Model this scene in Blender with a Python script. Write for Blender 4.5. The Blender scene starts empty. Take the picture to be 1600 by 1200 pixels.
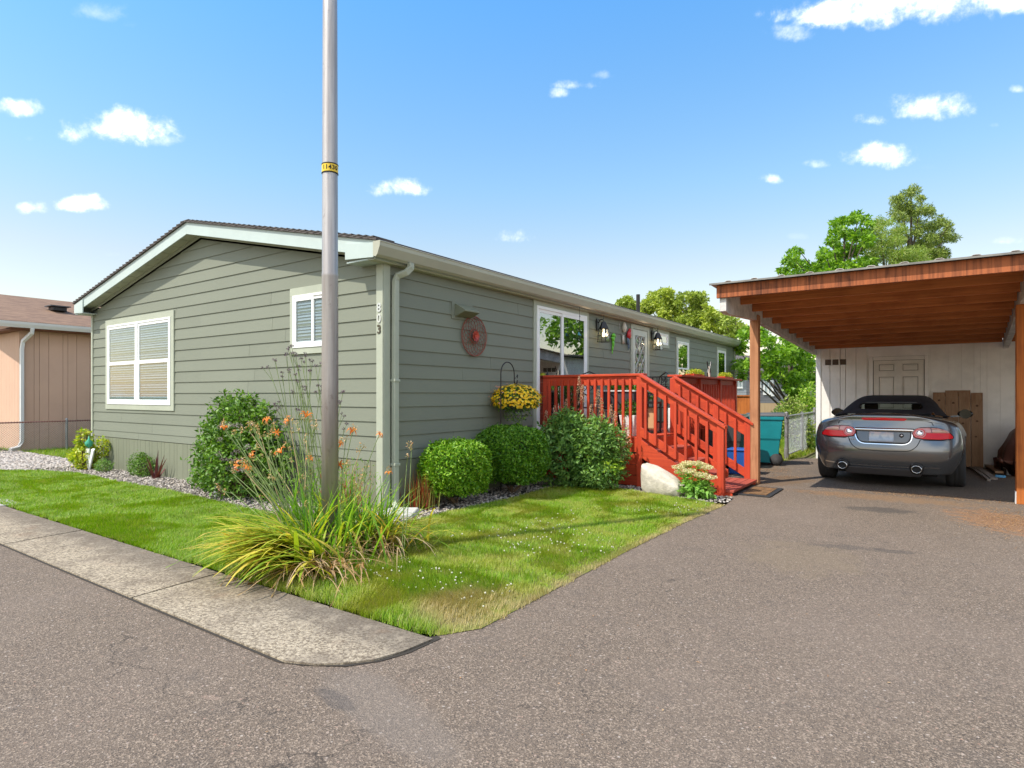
import bpy, bmesh, math, random
import numpy as np
from mathutils import Vector, Matrix, Quaternion
from mathutils.bvhtree import BVHTree
R = math.radians
rng = np.random.default_rng(7)
random.seed(7)
scene = bpy.context.scene
COL = scene.collection

# ------------------------------------------------------------------ camera
FWD = Vector((-.5721, .8202, 0)).normalized()
RGT = Vector((FWD.y, -FWD.x, 0))
CAM = Vector((5.435, -5.083, 1.41))
cd = bpy.data.cameras.new('camera'); cam = bpy.data.objects.new('camera', cd); COL.objects.link(cam)
cd.sensor_width = 36; cd.lens = 36 * 945 / 1600; cd.shift_y = 17 / 1600
cd.clip_start = .05; cd.clip_end = 2000
cam.location = CAM
cam.rotation_euler = (R(90), 0, math.atan2(-FWD.x, FWD.y))
scene.camera = cam

def G(px, py, z=0.0):            # photograph point -> place on the level z
    d = FWD + RGT * ((px - 800) / 945); d.z = -(py - 617) / 945
    t = (z - CAM.z) / d.z
    return CAM + d * t
def D(px, depth, z=0.0):         # place seen at column px, so many metres away
    p = CAM + (FWD + RGT * ((px - 800) / 945)) * depth
    return Vector((p.x, p.y, z))
def DZ(py, depth): return CAM.z - (py - 617) / 945 * depth

# ------------------------------------------------------------------ light
SUN_EL, SUN_AZ = 54.0, 28.0       # azimuth: sun stands towards -Y, this far round to -X
sun_dir = Vector((-math.sin(R(SUN_AZ)) * math.cos(R(SUN_EL)), -math.cos(R(SUN_AZ)) * math.cos(R(SUN_EL)), math.sin(R(SUN_EL))))
ld = bpy.data.lights.new('sun', 'SUN'); sun = bpy.data.objects.new('sun', ld); COL.objects.link(sun)
ld.energy = 3.05; ld.angle = R(.53); ld.color = (1, .94, .84)
sun.rotation_euler = sun_dir.to_track_quat('Z', 'Y').to_euler()
sun.location = (0, -20, 30)

world = bpy.data.worlds.new('World'); scene.world = world; world.use_nodes = True
scene.view_settings.view_transform = 'Standard'; scene.view_settings.look = 'None'
scene.view_settings.exposure = .93; scene.view_settings.gamma = 1
scene.render.engine = 'CYCLES'
scene.cycles.max_bounces = 8; scene.cycles.transparent_max_bounces = 16
scene.cycles.use_denoising = True

class NT:
    def __init__(s, nt): s.nt = nt; s.n = nt.nodes; s.l = nt.links
    def node(s, t, **kw):
        n = s.n.new(t)
        for k, v in kw.items():
            if k == 'ins':
                for kk, vv in v.items():
                    if isinstance(vv, bpy.types.NodeSocket): s.l.new(vv, n.inputs[kk])
                    else: n.inputs[kk].default_value = vv
            else: setattr(n, k, v)
        return n
    def math(s, op, a, b=None, c=None, clamp=False):
        n = s.n.new('ShaderNodeMath'); n.operation = op; n.use_clamp = clamp
        for i, v in enumerate((a, b, c)):
            if v is None: continue
            if isinstance(v, bpy.types.NodeSocket): s.l.new(v, n.inputs[i])
            else: n.inputs[i].default_value = v
        return n.outputs[0]
    def vmath(s, op, a, b=None):
        n = s.n.new('ShaderNodeVectorMath'); n.operation = op
        for i, v in enumerate((a, b)):
            if v is None: continue
            if isinstance(v, bpy.types.NodeSocket): s.l.new(v, n.inputs[i])
            else: n.inputs[i].default_value = v
        return n.outputs['Value'] if op in ('DOT_PRODUCT', 'LENGTH', 'DISTANCE') else n.outputs[0]
    def mix(s, f, a, b, mode='MIX'):
        n = s.n.new('ShaderNodeMix'); n.data_type = 'RGBA'; n.blend_type = mode
        for k, v in ((0, f), (6, a), (7, b)):
            sock = n.inputs[k]
            if isinstance(v, bpy.types.NodeSocket): s.l.new(v, sock)
            elif k == 0: sock.default_value = v
            else: sock.default_value = (*v[:3], 1)
        return n.outputs[2]
    def ramp(s, f, stops, interp='LINEAR'):
        n = s.n.new('ShaderNodeValToRGB'); cr = n.color_ramp; cr.interpolation = interp
        while len(cr.elements) < len(stops): cr.elements.new(.5)
        for e, (p, c) in zip(cr.elements, stops):
            e.position = p; e.color = (*c, 1) if len(c) == 3 else c
        s.l.new(f, n.inputs[0]); return n.outputs[0]
    def noise(s, vec, scale, detail=3, rough=.55, dist=0):
        n = s.node('ShaderNodeTexNoise', ins={'Scale': scale, 'Detail': detail, 'Roughness': rough, 'Distortion': dist})
        if vec is not None: s.l.new(vec, n.inputs['Vector'])
        return n.outputs['Fac']
    def smooth(s, v, lo, hi):
        n = s.n.new('ShaderNodeMapRange'); n.interpolation_type = 'SMOOTHSTEP'
        s.l.new(v, n.inputs[0]); n.inputs[1].default_value = lo; n.inputs[2].default_value = hi
        return n.outputs[0]

def make_world():
    w = NT(world.node_tree); w.n.clear()
    sky = w.node('ShaderNodeTexSky', sky_type='NISHITA', sun_disc=False)
    sky.sun_elevation = R(SUN_EL); sky.sun_rotation = math.atan2(sun_dir.x, sun_dir.y)
    sky.air_density = 1.35; sky.dust_density = .5; sky.ozone_density = 3.2; sky.altitude = 0
    tc = w.node('ShaderNodeTexCoord').outputs['Generated']
    dirn = w.vmath('NORMALIZE', tc)
    # small fair-weather clouds at their own bearings: (px, py, half width, half height, density)
    cl = [(190,205,92,34,1.0),(250,218,34,16,.6),(25,172,42,18,.9),(133,320,42,17,1.0),(53,327,24,14,.9),(625,296,44,18,.9),(900,133,40,12,.75),(875,146,22,12,.7),
          (940,118,26,10,.5),(1445,170,72,26,1.0),(1362,188,28,14,.95),(1370,247,62,24,1.0),(1278,257,26,9,.7),(1205,281,22,11,.75),(800,372,34,14,.8),
          (1300,22,112,34,1.0),(1420,4,130,44,1.0),(1590,-5,150,36,1.0),(1235,52,42,24,.6),(160,20,60,22,.45),(205,38,24,12,.3),(1588,140,14,9,.7),(1570,377,42,8,.6),(1552,196,14,7,.5),(45,218,10,9,.3),
          (450,48,34,18,.16),(360,396,40,9,.25),(1450,262,26,10,.25),(180,398,22,8,.3),(-120,180,90,40,.9),(1720,150,80,36,.9),(1245,370,22,8,.3)]
    nz = w.noise(dirn, 17, 6, .62, .3); nz2 = w.noise(dirn, 48, 5, .65)
    n = w.math('ADD', w.math('MULTIPLY', w.math('SUBTRACT', nz, .5), 4.2), w.math('MULTIPLY', w.math('SUBTRACT', nz2, .5), 2.2))
    cover = None; shade = None
    for (px, py, wx, hy, de) in cl:
        d = (FWD + RGT * ((px - 800) / 945) + Vector((0, 0, (617 - py) / 945)))
        L = d.length; c = d.normalized()
        e1 = RGT - c * RGT.dot(c); e2 = Vector((0, 0, 1)) - c * c.z        # the cloud's own axes on the sky
        e1 *= wx / 945 / L; e2 *= hy / 945 / L
        Mi = Matrix((e1, e2, c)).transposed().inverted()
        a = w.vmath('DOT_PRODUCT', dirn, tuple(Mi[0])); b = w.vmath('DOT_PRODUCT', dirn, tuple(Mi[1]))
        # flatter underside
        b2 = w.math('MULTIPLY', b, w.math('ADD', 1.0, w.math('MULTIPLY', w.math('LESS_THAN', b, 0.0), .45)))
        r2 = w.math('ADD', w.math('MULTIPLY', a, a), w.math('MULTIPLY', b2, b2))
        front = w.math('GREATER_THAN', w.vmath('DOT_PRODUCT', dirn, tuple(c)), .5)
        v = w.math('MULTIPLY', w.math('SUBTRACT', .97, r2), 1.0)
        v = w.math('ADD', v, n)
        v = w.math('MULTIPLY', w.math('MULTIPLY', w.smooth(v, -.9, 2.1), de), w.math('MULTIPLY', front, w.math('LESS_THAN', r2, 4.0)))
        cover = v if cover is None else w.math('MAXIMUM', cover, v)
    z = w.node('ShaderNodeSeparateXYZ', ins={0: dirn}).outputs[2]
    # paler towards the horizon, deeper overhead
    tint = w.ramp(z, [(0.0, (.88, .72, .62)), (.2, (.84, .70, .62)), (.32, (.68, .77, .76)), (.54, (.46, .80, .98)), (1, (.3, .65, .95))])
    skyc = w.mix(1.0, sky.outputs[0], tint, 'MULTIPLY')
    # bright cloud added to the unseen sky behind and beside the camera for fill
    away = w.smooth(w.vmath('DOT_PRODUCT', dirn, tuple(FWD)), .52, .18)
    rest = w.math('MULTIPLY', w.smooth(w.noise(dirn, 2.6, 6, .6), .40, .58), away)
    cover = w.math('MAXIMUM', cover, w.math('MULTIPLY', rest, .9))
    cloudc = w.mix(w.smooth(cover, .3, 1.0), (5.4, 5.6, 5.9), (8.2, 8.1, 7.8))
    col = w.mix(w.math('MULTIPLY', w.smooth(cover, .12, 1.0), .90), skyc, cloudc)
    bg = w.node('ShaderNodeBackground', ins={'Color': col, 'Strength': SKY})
    out = w.node('ShaderNodeOutputWorld'); w.l.new(bg.outputs[0], out.inputs[0])
SKY = .15
make_world()

# ------------------------------------------------------------------ object helpers
ORG = {}
def setp(o, label=None, cat=None, group=None, kind=None):
    if label: o['label'] = label
    if cat: o['category'] = cat
    if group: o['group'] = group
    if kind: o['kind'] = kind
    return o
def thing(name, label, cat, loc=(0, 0, 0), group=None):
    o = bpy.data.objects.new(name, None); COL.objects.link(o); o.empty_display_size = .1
    o.location = loc; ORG[o] = Vector(loc)
    return setp(o, label, cat, group)
def link_mesh(name, me, material, parent=None, smooth=False, loc=None, bevel=0, subsurf=0, autosmooth=None):
    o = bpy.data.objects.new(name, me); COL.objects.link(o)
    if material is not None: me.materials.append(material)
    if smooth: me.shade_smooth() if hasattr(me, 'shade_smooth') else None
    org = Vector((0, 0, 0))
    if parent is not None:
        o.parent = parent; org = ORG.get(parent, org)
    elif loc is not None:
        org = Vector(loc); o.location = org
    if org.length > 0: me.transform(Matrix.Translation(-org))
    ORG[o] = org
    if bevel:
        m = o.modifiers.new('bevel', 'BEVEL'); m.width = bevel; m.segments = 2; m.limit_method = 'ANGLE'; m.angle_limit = R(40)
    if subsurf:
        m = o.modifiers.new('sub', 'SUBSURF'); m.levels = subsurf; m.render_levels = subsurf
    return o
class MB:
    def __init__(s): s.v = []; s.f = []
    def add(s, vs, fs):
        b = len(s.v); s.v.extend([tuple(v) for v in vs]); s.f.extend([tuple(b + i for i in f) for f in fs]); return s
    def box(s, x0, x1, y0, y1, z0, z1):
        if x0 > x1: x0, x1 = x1, x0
        if y0 > y1: y0, y1 = y1, y0
        if z0 > z1: z0, z1 = z1, z0
        return s.add([(x0,y0,z0),(x1,y0,z0),(x1,y1,z0),(x0,y1,z0),(x0,y0,z1),(x1,y0,z1),(x1,y1,z1),(x0,y1,z1)],
                     [(0,3,2,1),(4,5,6,7),(0,1,5,4),(1,2,6,5),(2,3,7,6),(3,0,4,7)])
    def hexa(s, p):               # 8 points: bottom loop, top loop
        return s.add(p, [(0,3,2,1),(4,5,6,7),(0,1,5,4),(1,2,6,5),(2,3,7,6),(3,0,4,7)])
    def bar(s, p, q, w, h, up=(0, 0, 1)):
        p = Vector(p); q = Vector(q); d = (q - p).normalized(); up = Vector(up)
        a = d.cross(up)
        if a.length < 1e-4: a = d.cross(Vector((0, 1, 0)))
        a = a.normalized() * (w / 2); b = a.cross(d).normalized() * (h / 2)
        return s.hexa([p-a-b, p+a-b, p+a+b, p-a+b, q-a-b, q+a-b, q+a+b, q-a+b])
    def tube(s, pts, r, n=8, cap=True):
        pts = [Vector(p) for p in pts]; rs = r if hasattr(r, '__len__') else [r] * len(pts)
        base = len(s.v); prev = None
        for i, p in enumerate(pts):
            t = (pts[min(i + 1, len(pts) - 1)] - pts[max(i - 1, 0)]).normalized()
            if prev is None:
                a = t.cross(Vector((0, 0, 1)));
                if a.length < 1e-3: a = Vector((1, 0, 0))
            else: a = prev - t * prev.dot(t)
            a = a.normalized(); prev = a; b = t.cross(a)
            for k in range(n):
                an = 2 * math.pi * k / n
                s.v.append(tuple(p + (a * math.cos(an) + b * math.sin(an)) * rs[i]))
        for i in range(len(pts) - 1):
            for k in range(n):
                a0 = base + i * n + k; a1 = base + i * n + (k + 1) % n
                s.f.append((a0, a1, a1 + n, a0 + n))
        if cap:
            s.f.append(tuple(base + k for k in range(n))[::-1]); s.f.append(tuple(base + (len(pts) - 1) * n + k for k in range(n)))
        return s
    def lathe(s, prof, c=(0, 0, 0), n=20, axis='z', open_=False):
        base = len(s.v); c = Vector(c)
        for (r, h) in prof:
            for k in range(n):
                an = 2 * math.pi * k / n; x, y = r * math.cos(an), r * math.sin(an)
                v = {'z': (x, y, h), 'x': (h, x, y), 'y': (y, h, x)}[axis]
                s.v.append(tuple(c + Vector(v)))
        for i in range(len(prof) - 1):
            for k in range(n):
                a0 = base + i * n + k; a1 = base + i * n + (k + 1) % n
                s.f.append((a0, a1, a1 + n, a0 + n))
        if not open_: s.f.append(tuple(base + k for k in range(n))[::-1])
        s.f.append(tuple(base + (len(prof) - 1) * n + k for k in range(n)))
        return s
    def prism(s, poly, plane, a, b):   # poly in 2D, plane 'xy','xz','yz', extruded a..b along the third axis
        n = len(poly)
        def P(u, v, w): return {'xy': (u, v, w), 'xz': (u, w, v), 'yz': (w, u, v)}[plane]
        vs = [P(u, v, a) for u, v in poly] + [P(u, v, b) for u, v in poly]
        fs = [tuple(range(n))[::-1], tuple(range(n, 2 * n))] + [(i, (i + 1) % n, n + (i + 1) % n, n + i) for i in range(n)]
        return s.add(vs, fs)
    def build(s, name, material, parent=None, **kw):
        me = bpy.data.meshes.new(name); me.from_pydata(s.v, [], s.f); me.update()
        bm = bmesh.new(); bm.from_mesh(me); bmesh.ops.recalc_face_normals(bm, faces=bm.faces); bm.to_mesh(me); bm.free()
        return link_mesh(name, me, material, parent, **kw)
def np_mesh(name, verts, faces, nper, material, parent=None, smooth=False, loc=None):
    """verts (N,3); faces (M,nper) ints"""
    me = bpy.data.meshes.new(name)
    me.vertices.add(len(verts)); me.vertices.foreach_set('co', np.ascontiguousarray(verts, dtype=np.float32).ravel())
    m = len(faces); me.loops.add(m * nper); me.loops.foreach_set('vertex_index', np.ascontiguousarray(faces, dtype=np.int32).ravel())
    me.polygons.add(m); me.polygons.foreach_set('loop_start', np.arange(0, m * nper, nper, dtype=np.int32))
    me.update(calc_edges=True)
    if smooth: me.polygons.foreach_set('use_smooth', np.ones(m, dtype=bool))
    return link_mesh(name, me, material, parent, loc=loc)
def copy_tree(o, parent=None):
    c = o.copy(); COL.objects.link(c); c.parent = parent; ORG[c] = ORG[o]
    for ch in list(o.children): copy_tree(ch, c)
    return c

# ------------------------------------------------------------------ materials
def pmat(name, col, rough=.6, metal=0, spec=.5, var=0, vscale=4, bump=0, bscale=60, stretch=None, var2=None, coat=0, obj=False, detail=4, emit=None):
    m = bpy.data.materials.new(name); m.use_nodes = True; w = NT(m.node_tree)
    b = w.n['Principled BSDF']
    b.inputs['Roughness'].default_value = rough; b.inputs['Metallic'].default_value = metal
    b.inputs['Specular IOR Level'].default_value = spec; b.inputs['Coat Weight'].default_value = coat
    if coat: b.inputs['Coat Roughness'].default_value = .05
    b.inputs['Base Color'].default_value = (*col, 1)
    g = w.node('ShaderNodeNewGeometry'); pos = g.outputs['Position']
    if obj: pos = w.node('ShaderNodeTexCoord').outputs['Object']
    if stretch: pos = w.vmath('MULTIPLY', pos, tuple(stretch))
    if var or var2:
        nz = w.noise(pos, vscale, detail, .6)
        f = w.smooth(nz, .3, .7)
        c2 = var2 if var2 else tuple(c * (1 - var) for c in col)
        c1 = col if var2 else tuple(min(1, c * (1 + var * .6)) for c in col)
        w.l.new(w.mix(f, c1, c2), b.inputs['Base Color'])
    if bump:
        nb = w.noise(pos, bscale, 3, .6)
        bp = w.node('ShaderNodeBump', ins={'Strength': bump, 'Distance': .01, 'Height': nb}); w.l.new(bp.outputs[0], b.inputs['Normal'])
    if emit: b.inputs['Emission Color'].default_value = (*emit[0], 1); b.inputs['Emission Strength'].default_value = emit[1]
    return m
def leafmat(name, cols, rough=.45, trans=.35, patch=None, pscale=1.2, tcol=None):
    m = bpy.data.materials.new(name); m.use_nodes = True; w = NT(m.node_tree); w.n.clear()
    g = w.node('ShaderNodeNewGeometry')
    n = len(cols); stops = [(i / max(1, n - 1), c) for i, c in enumerate(cols)]
    c = w.ramp(g.outputs['Random Per Island'], stops)
    if patch:
        f = w.smooth(w.noise(g.outputs['Position'], pscale, 3), .45, .68); c = w.mix(w.math('MULTIPLY', f, patch[0]), c, patch[1])
    b = w.node('ShaderNodeBsdfPrincipled', ins={'Base Color': c, 'Roughness': rough, 'Specular IOR Level': .35})
    t = w.node('ShaderNodeBsdfTranslucent', ins={'Color': w.mix(1.0, c, tcol or (1.5, 1.6, .6), 'MULTIPLY')})
    mx = w.node('ShaderNodeMixShader', ins={0: trans, 1: b.outputs[0], 2: t.outputs[0]})
    o = w.node('ShaderNodeOutputMaterial', ins={0: mx.outputs[0]})
    return m
def glassmat(name, tint=(.9, .95, .92), rough=0.0, refl=1.0, base=.06):
    m = bpy.data.materials.new(name); m.use_nodes = True; w = NT(m.node_tree); w.n.clear()
    fa = w.math('POWER', w.node('ShaderNodeLayerWeight').outputs['Facing'], 4.5)
    f = w.math('ADD', w.math('MULTIPLY', fa, refl * .9), base, clamp=True)
    t = w.node('ShaderNodeBsdfTransparent', ins={'Color': (*tint, 1)}); gl = w.node('ShaderNodeBsdfGlossy', ins={'Roughness': rough, 'Color': (1, 1, 1, 1)})
    mx = w.node('ShaderNodeMixShader', ins={0: f, 1: t.outputs[0], 2: gl.outputs[0]})
    w.node('ShaderNodeOutputMaterial', ins={0: mx.outputs[0]})
    return m
def siding_mat(name, col):
    m = bpy.data.materials.new(name); m.use_nodes = True; w = NT(m.node_tree); b = w.n['Principled BSDF']
    g = w.node('ShaderNodeNewGeometry'); pos = g.outputs['Position']
    st = w.vmath('MULTIPLY', pos, (3, 3, 40)); gr = w.noise(st, 3, 5, .65)
    big = w.noise(pos, .8, 3); isl = g.outputs['Random Per Island']
    f = w.math('ADD', w.math('MULTIPLY', w.math('SUBTRACT', isl, .5), .07), w.math('ADD', w.math('MULTIPLY', w.math('SUBTRACT', big, .5), .16), w.math('MULTIPLY', w.math('SUBTRACT', gr, .5), .16)))
    v = w.math('ADD', 1.0, f)
    c = w.vmath('SCALE', tuple(col)); c.node.inputs[3].default_value = 1; w.l.new(v, c.node.inputs[3])
    w.l.new(c, b.inputs['Base Color']); b.inputs['Roughness'].default_value = .62; b.inputs['Specular IOR Level'].default_value = .3
    bp = w.node('ShaderNodeBump', ins={'Strength': .25, 'Distance': .004, 'Height': gr}); w.l.new(bp.outputs[0], b.inputs['Normal'])
    return m
def woodmat(name, col, dark, axis='z', rough=.7, knots=True, spec=.25, streak=1.0):
    m = bpy.data.materials.new(name); m.use_nodes = True; w = NT(m.node_tree); b = w.n['Principled BSDF']
    pos = w.node('ShaderNodeNewGeometry').outputs['Position']
    sc = {'x': (1.2, 26, 26), 'y': (26, 1.2, 26), 'z': (26, 26, 1.2)}[axis]
    g = w.noise(w.vmath('MULTIPLY', pos, sc), 1.0, 5, .6, .8); big = w.noise(pos, 2.2, 4)
    f = w.math('ADD', w.math('MULTIPLY', w.smooth(g, .35, .7), .6 * streak), w.math('MULTIPLY', w.smooth(big, .45, .75), .5 * streak), clamp=True)
    w.l.new(w.mix(f, col, dark), b.inputs['Base Color'])
    b.inputs['Roughness'].default_value = rough; b.inputs['Specular IOR Level'].default_value = spec
    bp = w.node('ShaderNodeBump', ins={'Strength': .3, 'Distance': .004, 'Height': g}); w.l.new(bp.outputs[0], b.inputs['Normal'])
    return m
M = {}
M['siding'] = siding_mat('sage siding', (.190, .202, .155))
M['skirt'] = siding_mat('sage skirting', (.190, .200, .140))
M['trim'] = pmat('pale sage trim', (.37, .39, .305), .55, var=.06, vscale=3, bump=.1)
M['fascia'] = pmat('pale fascia paint', (.44, .51, .48), .5, var=.05, vscale=2, bump=.08)
M['gutter'] = pmat('sage gutter enamel', (.38, .375, .29), .35, var=.05, vscale=1.5)
M['soffit'] = pmat('soffit paint', (.42, .43, .32), .7, var=.08)
M['white'] = pmat('white vinyl', (.80, .80, .78), .35)
M['whiteworn'] = pmat('worn white paint', (.66, .65, .63), .6, var=.18, vscale=6, bump=.2, bscale=40)
M['dark'] = pmat('dark interior', (.012, .013, .014), .8)  # near-black sheet behind the panes stands in for the unlit interior
M['black'] = pmat('black metal', (.018, .016, .016), .4, metal=.3)
M['blinds'] = pmat('white blinds', (.30, .34, .40), .5)
M['glass'] = glassmat('window glass', (.86, .90, .89), base=.05)
M['glassr'] = glassmat('reflecting window glass', (.55, .6, .58), refl=1.2, base=.30)
M['concrete_block'] = pmat('splash concrete', (.45, .44, .40), .85, var=.2, vscale=12, bump=.4)
M['red'] = woodmat('red stained wood', (.53, .058, .020), (.28, .028, .013), 'z', .55, spec=.35, streak=.7)
M['redx'] = woodmat('red stained boards', (.56, .066, .020), (.30, .032, .014), 'x', .55, spec=.35, streak=.8)
M['redy'] = woodmat('red stained planks', (.52, .062, .020), (.30, .032, .014), 'y', .55, spec=.35, streak=.8)
M['redfloor'] = woodmat('worn red floor boards', (.40, .085, .055), (.24, .05, .035), 'y', .7)
M['fasciawood'] = woodmat('stained fascia board', (.38, .115, .042), (.11, .036, .018), 'z', .75, streak=1.3)
M['cedar'] = woodmat('orange cedar', (.50, .155, .032), (.22, .055, .016), 'z', .7)
M['cedarworn'] = woodmat('weathered cedar post', (.46, .22, .11), (.25, .10, .045), 'z', .8)
M['cedarx'] = woodmat('orange cedar rafters', (.55, .19, .062), (.32, .10, .032), 'x', .7)
M['plywood'] = woodmat('pine board', (.36, .22, .13), (.24, .13, .07), 'z', .8)
M['galv'] = pmat('galvanised steel', (.42, .43, .44), .5, metal=.7, var=.2, vscale=12)
M['galvdull'] = pmat('dull galvanised steel', (.30, .29, .28), .65, metal=.4, var=.25, vscale=14)
M['rust'] = pmat('rusty wire', (.22, .055, .03), .7)
M['soil'] = pmat('soil', (.07, .05, .035), .95, var=.3, vscale=8, bump=.6)
# ------------------------------------------------------------------ setting: ground, road, pavement
def asphalt():
    m = bpy.data.materials.new('asphalt'); m.use_nodes = True; w = NT(m.node_tree); b = w.n['Principled BSDF']
    pos = w.node('ShaderNodeNewGeometry').outputs['Position']
    vo = w.node('ShaderNodeTexVoronoi', feature='F1', ins={'Scale': 70.0}); w.l.new(pos, vo.inputs['Vector'])
    vo2 = w.node('ShaderNodeTexVoronoi', feature='F1', ins={'Scale': 150.0}); w.l.new(pos, vo2.inputs['Vector'])
    r1 = w.node('ShaderNodeSeparateColor', ins={0: vo.outputs['Color']}); r2 = w.node('ShaderNodeSeparateColor', ins={0: vo2.outputs['Color']})
    fine = w.smooth(w.noise(pos, 210, 3, .8), .35, .65)
    base = w.mix(fine, (.070, .052, .038), (.205, .156, .116))
    base = w.mix(w.math('MULTIPLY', w.smooth(r2.outputs[0], .55, 1.0), .62), base, (.38, .295, .22))
    base = w.mix(w.math('MULTIPLY', w.smooth(r2.outputs[1], .62, 1.0), .65), base, (.038, .033, .030))
    chip = w.math('MULTIPLY', w.math('GREATER_THAN', r1.outputs[0], .955), w.smooth(vo.outputs['Distance'], .55, .3))
    base = w.mix(w.math('MULTIPLY', chip, .6), base, w.mix(r1.outputs[1], (.50, .44, .38), (.34, .20, .14)))
    big = w.noise(pos, .55, 4, .6); mid = w.noise(pos, 3.5, 4, .6)
    base = w.mix(w.math('MULTIPLY', w.smooth(big, .42, .68), .22), base, (.22, .17, .135))
    base = w.mix(w.math('MULTIPLY', w.smooth(mid, .5, .75), .16), base, (.07, .064, .062))
    ck = w.node('ShaderNodeTexVoronoi', feature='DISTANCE_TO_EDGE', ins={'Scale': .42}); pw = w.node('ShaderNodeTexNoise', ins={'Scale': 2.5, 'Detail': 5.0}); w.l.new(pos, pw.inputs['Vector'])
    w.l.new(w.vmath('ADD', pos, w.vmath('SCALE', w.vmath('SUBTRACT', pw.outputs['Color'], (.5, .5, .5)))), ck.inputs['Vector'])
    cm = w.math('MULTIPLY', w.smooth(ck.outputs['Distance'], .0035, .0010), w.smooth(w.noise(pos, .7, 3), .50, .62)); base = w.mix(w.math('MULTIPLY', cm, .55), base, (.03, .026, .022))
    def blob(x, y, rx, ry, ang, col, amt, lo=-.2, hi=.7, ns=3.0, na=1.6):
        nonlocal base
        p = w.vmath('SUBTRACT', pos, (x, y, 0)); ca, sa = math.cos(ang), math.sin(ang)
        u = w.vmath('DOT_PRODUCT', p, (ca / rx, sa / rx, 0)); v = w.vmath('DOT_PRODUCT', p, (-sa / ry, ca / ry, 0))
        d = w.math('SUBTRACT', 1.0, w.math('ADD', w.math('MULTIPLY', u, u), w.math('MULTIPLY', v, v)))
        d = w.math('ADD', d, w.math('MULTIPLY', w.math('SUBTRACT', w.noise(pos, ns, 4, .6), .5), na))
        base = w.mix(w.math('MULTIPLY', w.smooth(d, lo, hi), amt), base, col)
    P = lambda px, py: G(px, py)
    a, c = P(520, 1050), P(720, 1185); ang = math.atan2((c - a).y, (c - a).x); mid_ = (a + c) / 2
    blob(mid_.x, mid_.y, .62, .17, ang, (.185, .155, .13), .38, na=1.8, ns=2)
    a = P(520, 1090); blob(a.x, a.y, .20, .05, ang, (.07, .062, .058), .45, ns=7, na=3)
    a = P(1380, 797); blob(a.x, a.y, .42, .22, .3, (.05, .046, .042), .6, ns=6, na=3)
    a = P(1395, 862); blob(a.x, a.y, .22, .08, .3, (.05, .046, .042), .45, ns=6, na=3)
    a = P(1325, 855); blob(a.x, a.y, .3, .1, .3, (.05, .046, .042), .4, ns=6, na=3)
    a = P(1250, 870); blob(a.x, a.y, .5, .6, .3, (.20, .15, .09), .28, ns=4, na=3.4)
    a = P(1380, 778); blob(a.x, a.y, 1.2, .3, .0, (.24, .14, .07), .5, ns=9, na=4)
    a = P(1590, 820); blob(a.x, a.y, .5, 1.0, .5, (.28, .14, .065), .55, ns=8, na=4)
    a = P(330, 1090); blob(a.x, a.y, .06, .02, .3, (.28, .20, .15), .5, ns=24, na=3)
    a = P(1215, 752); blob(a.x, a.y, .9, .45, 1.2, (.16, .10, .055), .7, ns=5, na=2.5)
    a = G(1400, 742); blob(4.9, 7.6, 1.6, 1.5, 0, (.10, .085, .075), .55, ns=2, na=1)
    w.l.new(base, b.inputs['Base Color']); b.inputs['Roughness'].default_value = .88; b.inputs['Specular IOR Level'].default_value = .25
    h = w.math('ADD', w.math('MULTIPLY', vo2.outputs['Distance'], .6), w.math('MULTIPLY', w.noise(pos, 90, 3, .6), .8))
    bp = w.node('ShaderNodeBump', ins={'Strength': .7, 'Distance': .006, 'Height': h}); w.l.new(bp.outputs[0], b.inputs['Normal'])
    return m
M['asphalt'] = asphalt()
def concrete():
    m = bpy.data.materials.new('aged concrete'); m.use_nodes = True; w = NT(m.node_tree); b = w.n['Principled BSDF']
    pos = w.node('ShaderNodeNewGeometry').outputs['Position']
    vo = w.node('ShaderNodeTexVoronoi', feature='F1', ins={'Scale': 55.0}); w.l.new(pos, vo.inputs['Vector'])
    r = w.node('ShaderNodeSeparateColor', ins={0: vo.outputs['Color']})
    fine = w.noise(pos, 160, 3, .7); sm = w.noise(pos, 52, 5, .85)
    base = w.mix(w.smooth(sm, .43, .58), (.15, .118, .082), (.48, .40, .29))
    base = w.mix(w.math('MULTIPLY', w.smooth(r.outputs[0], .5, 1.0), .35), base, (.42, .35, .26))
    base = w.mix(w.math('MULTIPLY', w.smooth(fine, .5, .75), .35), base, (.13, .10, .08))
    # darker brown strip along the lawn side
    y = w.node('ShaderNodeSeparateXYZ', ins={0: pos}).outputs[1]
    yy = w.math('ADD', y, w.math('MULTIPLY', w.math('SUBTRACT', w.noise(pos, 5, 4, .65), .5), .35))
    base = w.mix(w.math('MULTIPLY', w.smooth(yy, -2.95, -2.55), .68), base, (.105, .085, .068))
    big = w.noise(pos, 3.0, 5, .7); base = w.mix(w.math('MULTIPLY', w.smooth(big, .45, .65), .55), base, (.13, .10, .075)); base = w.mix(w.math('MULTIPLY', w.smooth(w.noise(pos, 7, 5, .7), .52, .68), .4), base, (.42, .35, .26))
    base = w.mix(w.math('MULTIPLY', w.smooth(w.noise(pos, 2.3, 3), .62, .8), .4), base, (.30, .19, .12))
    w.l.new(base, b.inputs['Base Color']); b.inputs['Roughness'].default_value = .9; b.inputs['Specular IOR Level'].default_value = .2
    bp = w.node('ShaderNodeBump', ins={'Strength': .6, 'Distance': .008, 'Height': w.math('ADD', sm, fine)}); w.l.new(bp.outputs[0], b.inputs['Normal'])
    return m
M['concrete'] = concrete()
M['lawnbase'] = pmat('lawn thatch', (.16, .17, .02), .95, var2=(.16, .13, .05), vscale=3, bump=.5, bscale=80)
M['bedbase'] = pmat('bed soil', (.13, .115, .10), .95, var=.4, vscale=25, bump=.6)
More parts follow.
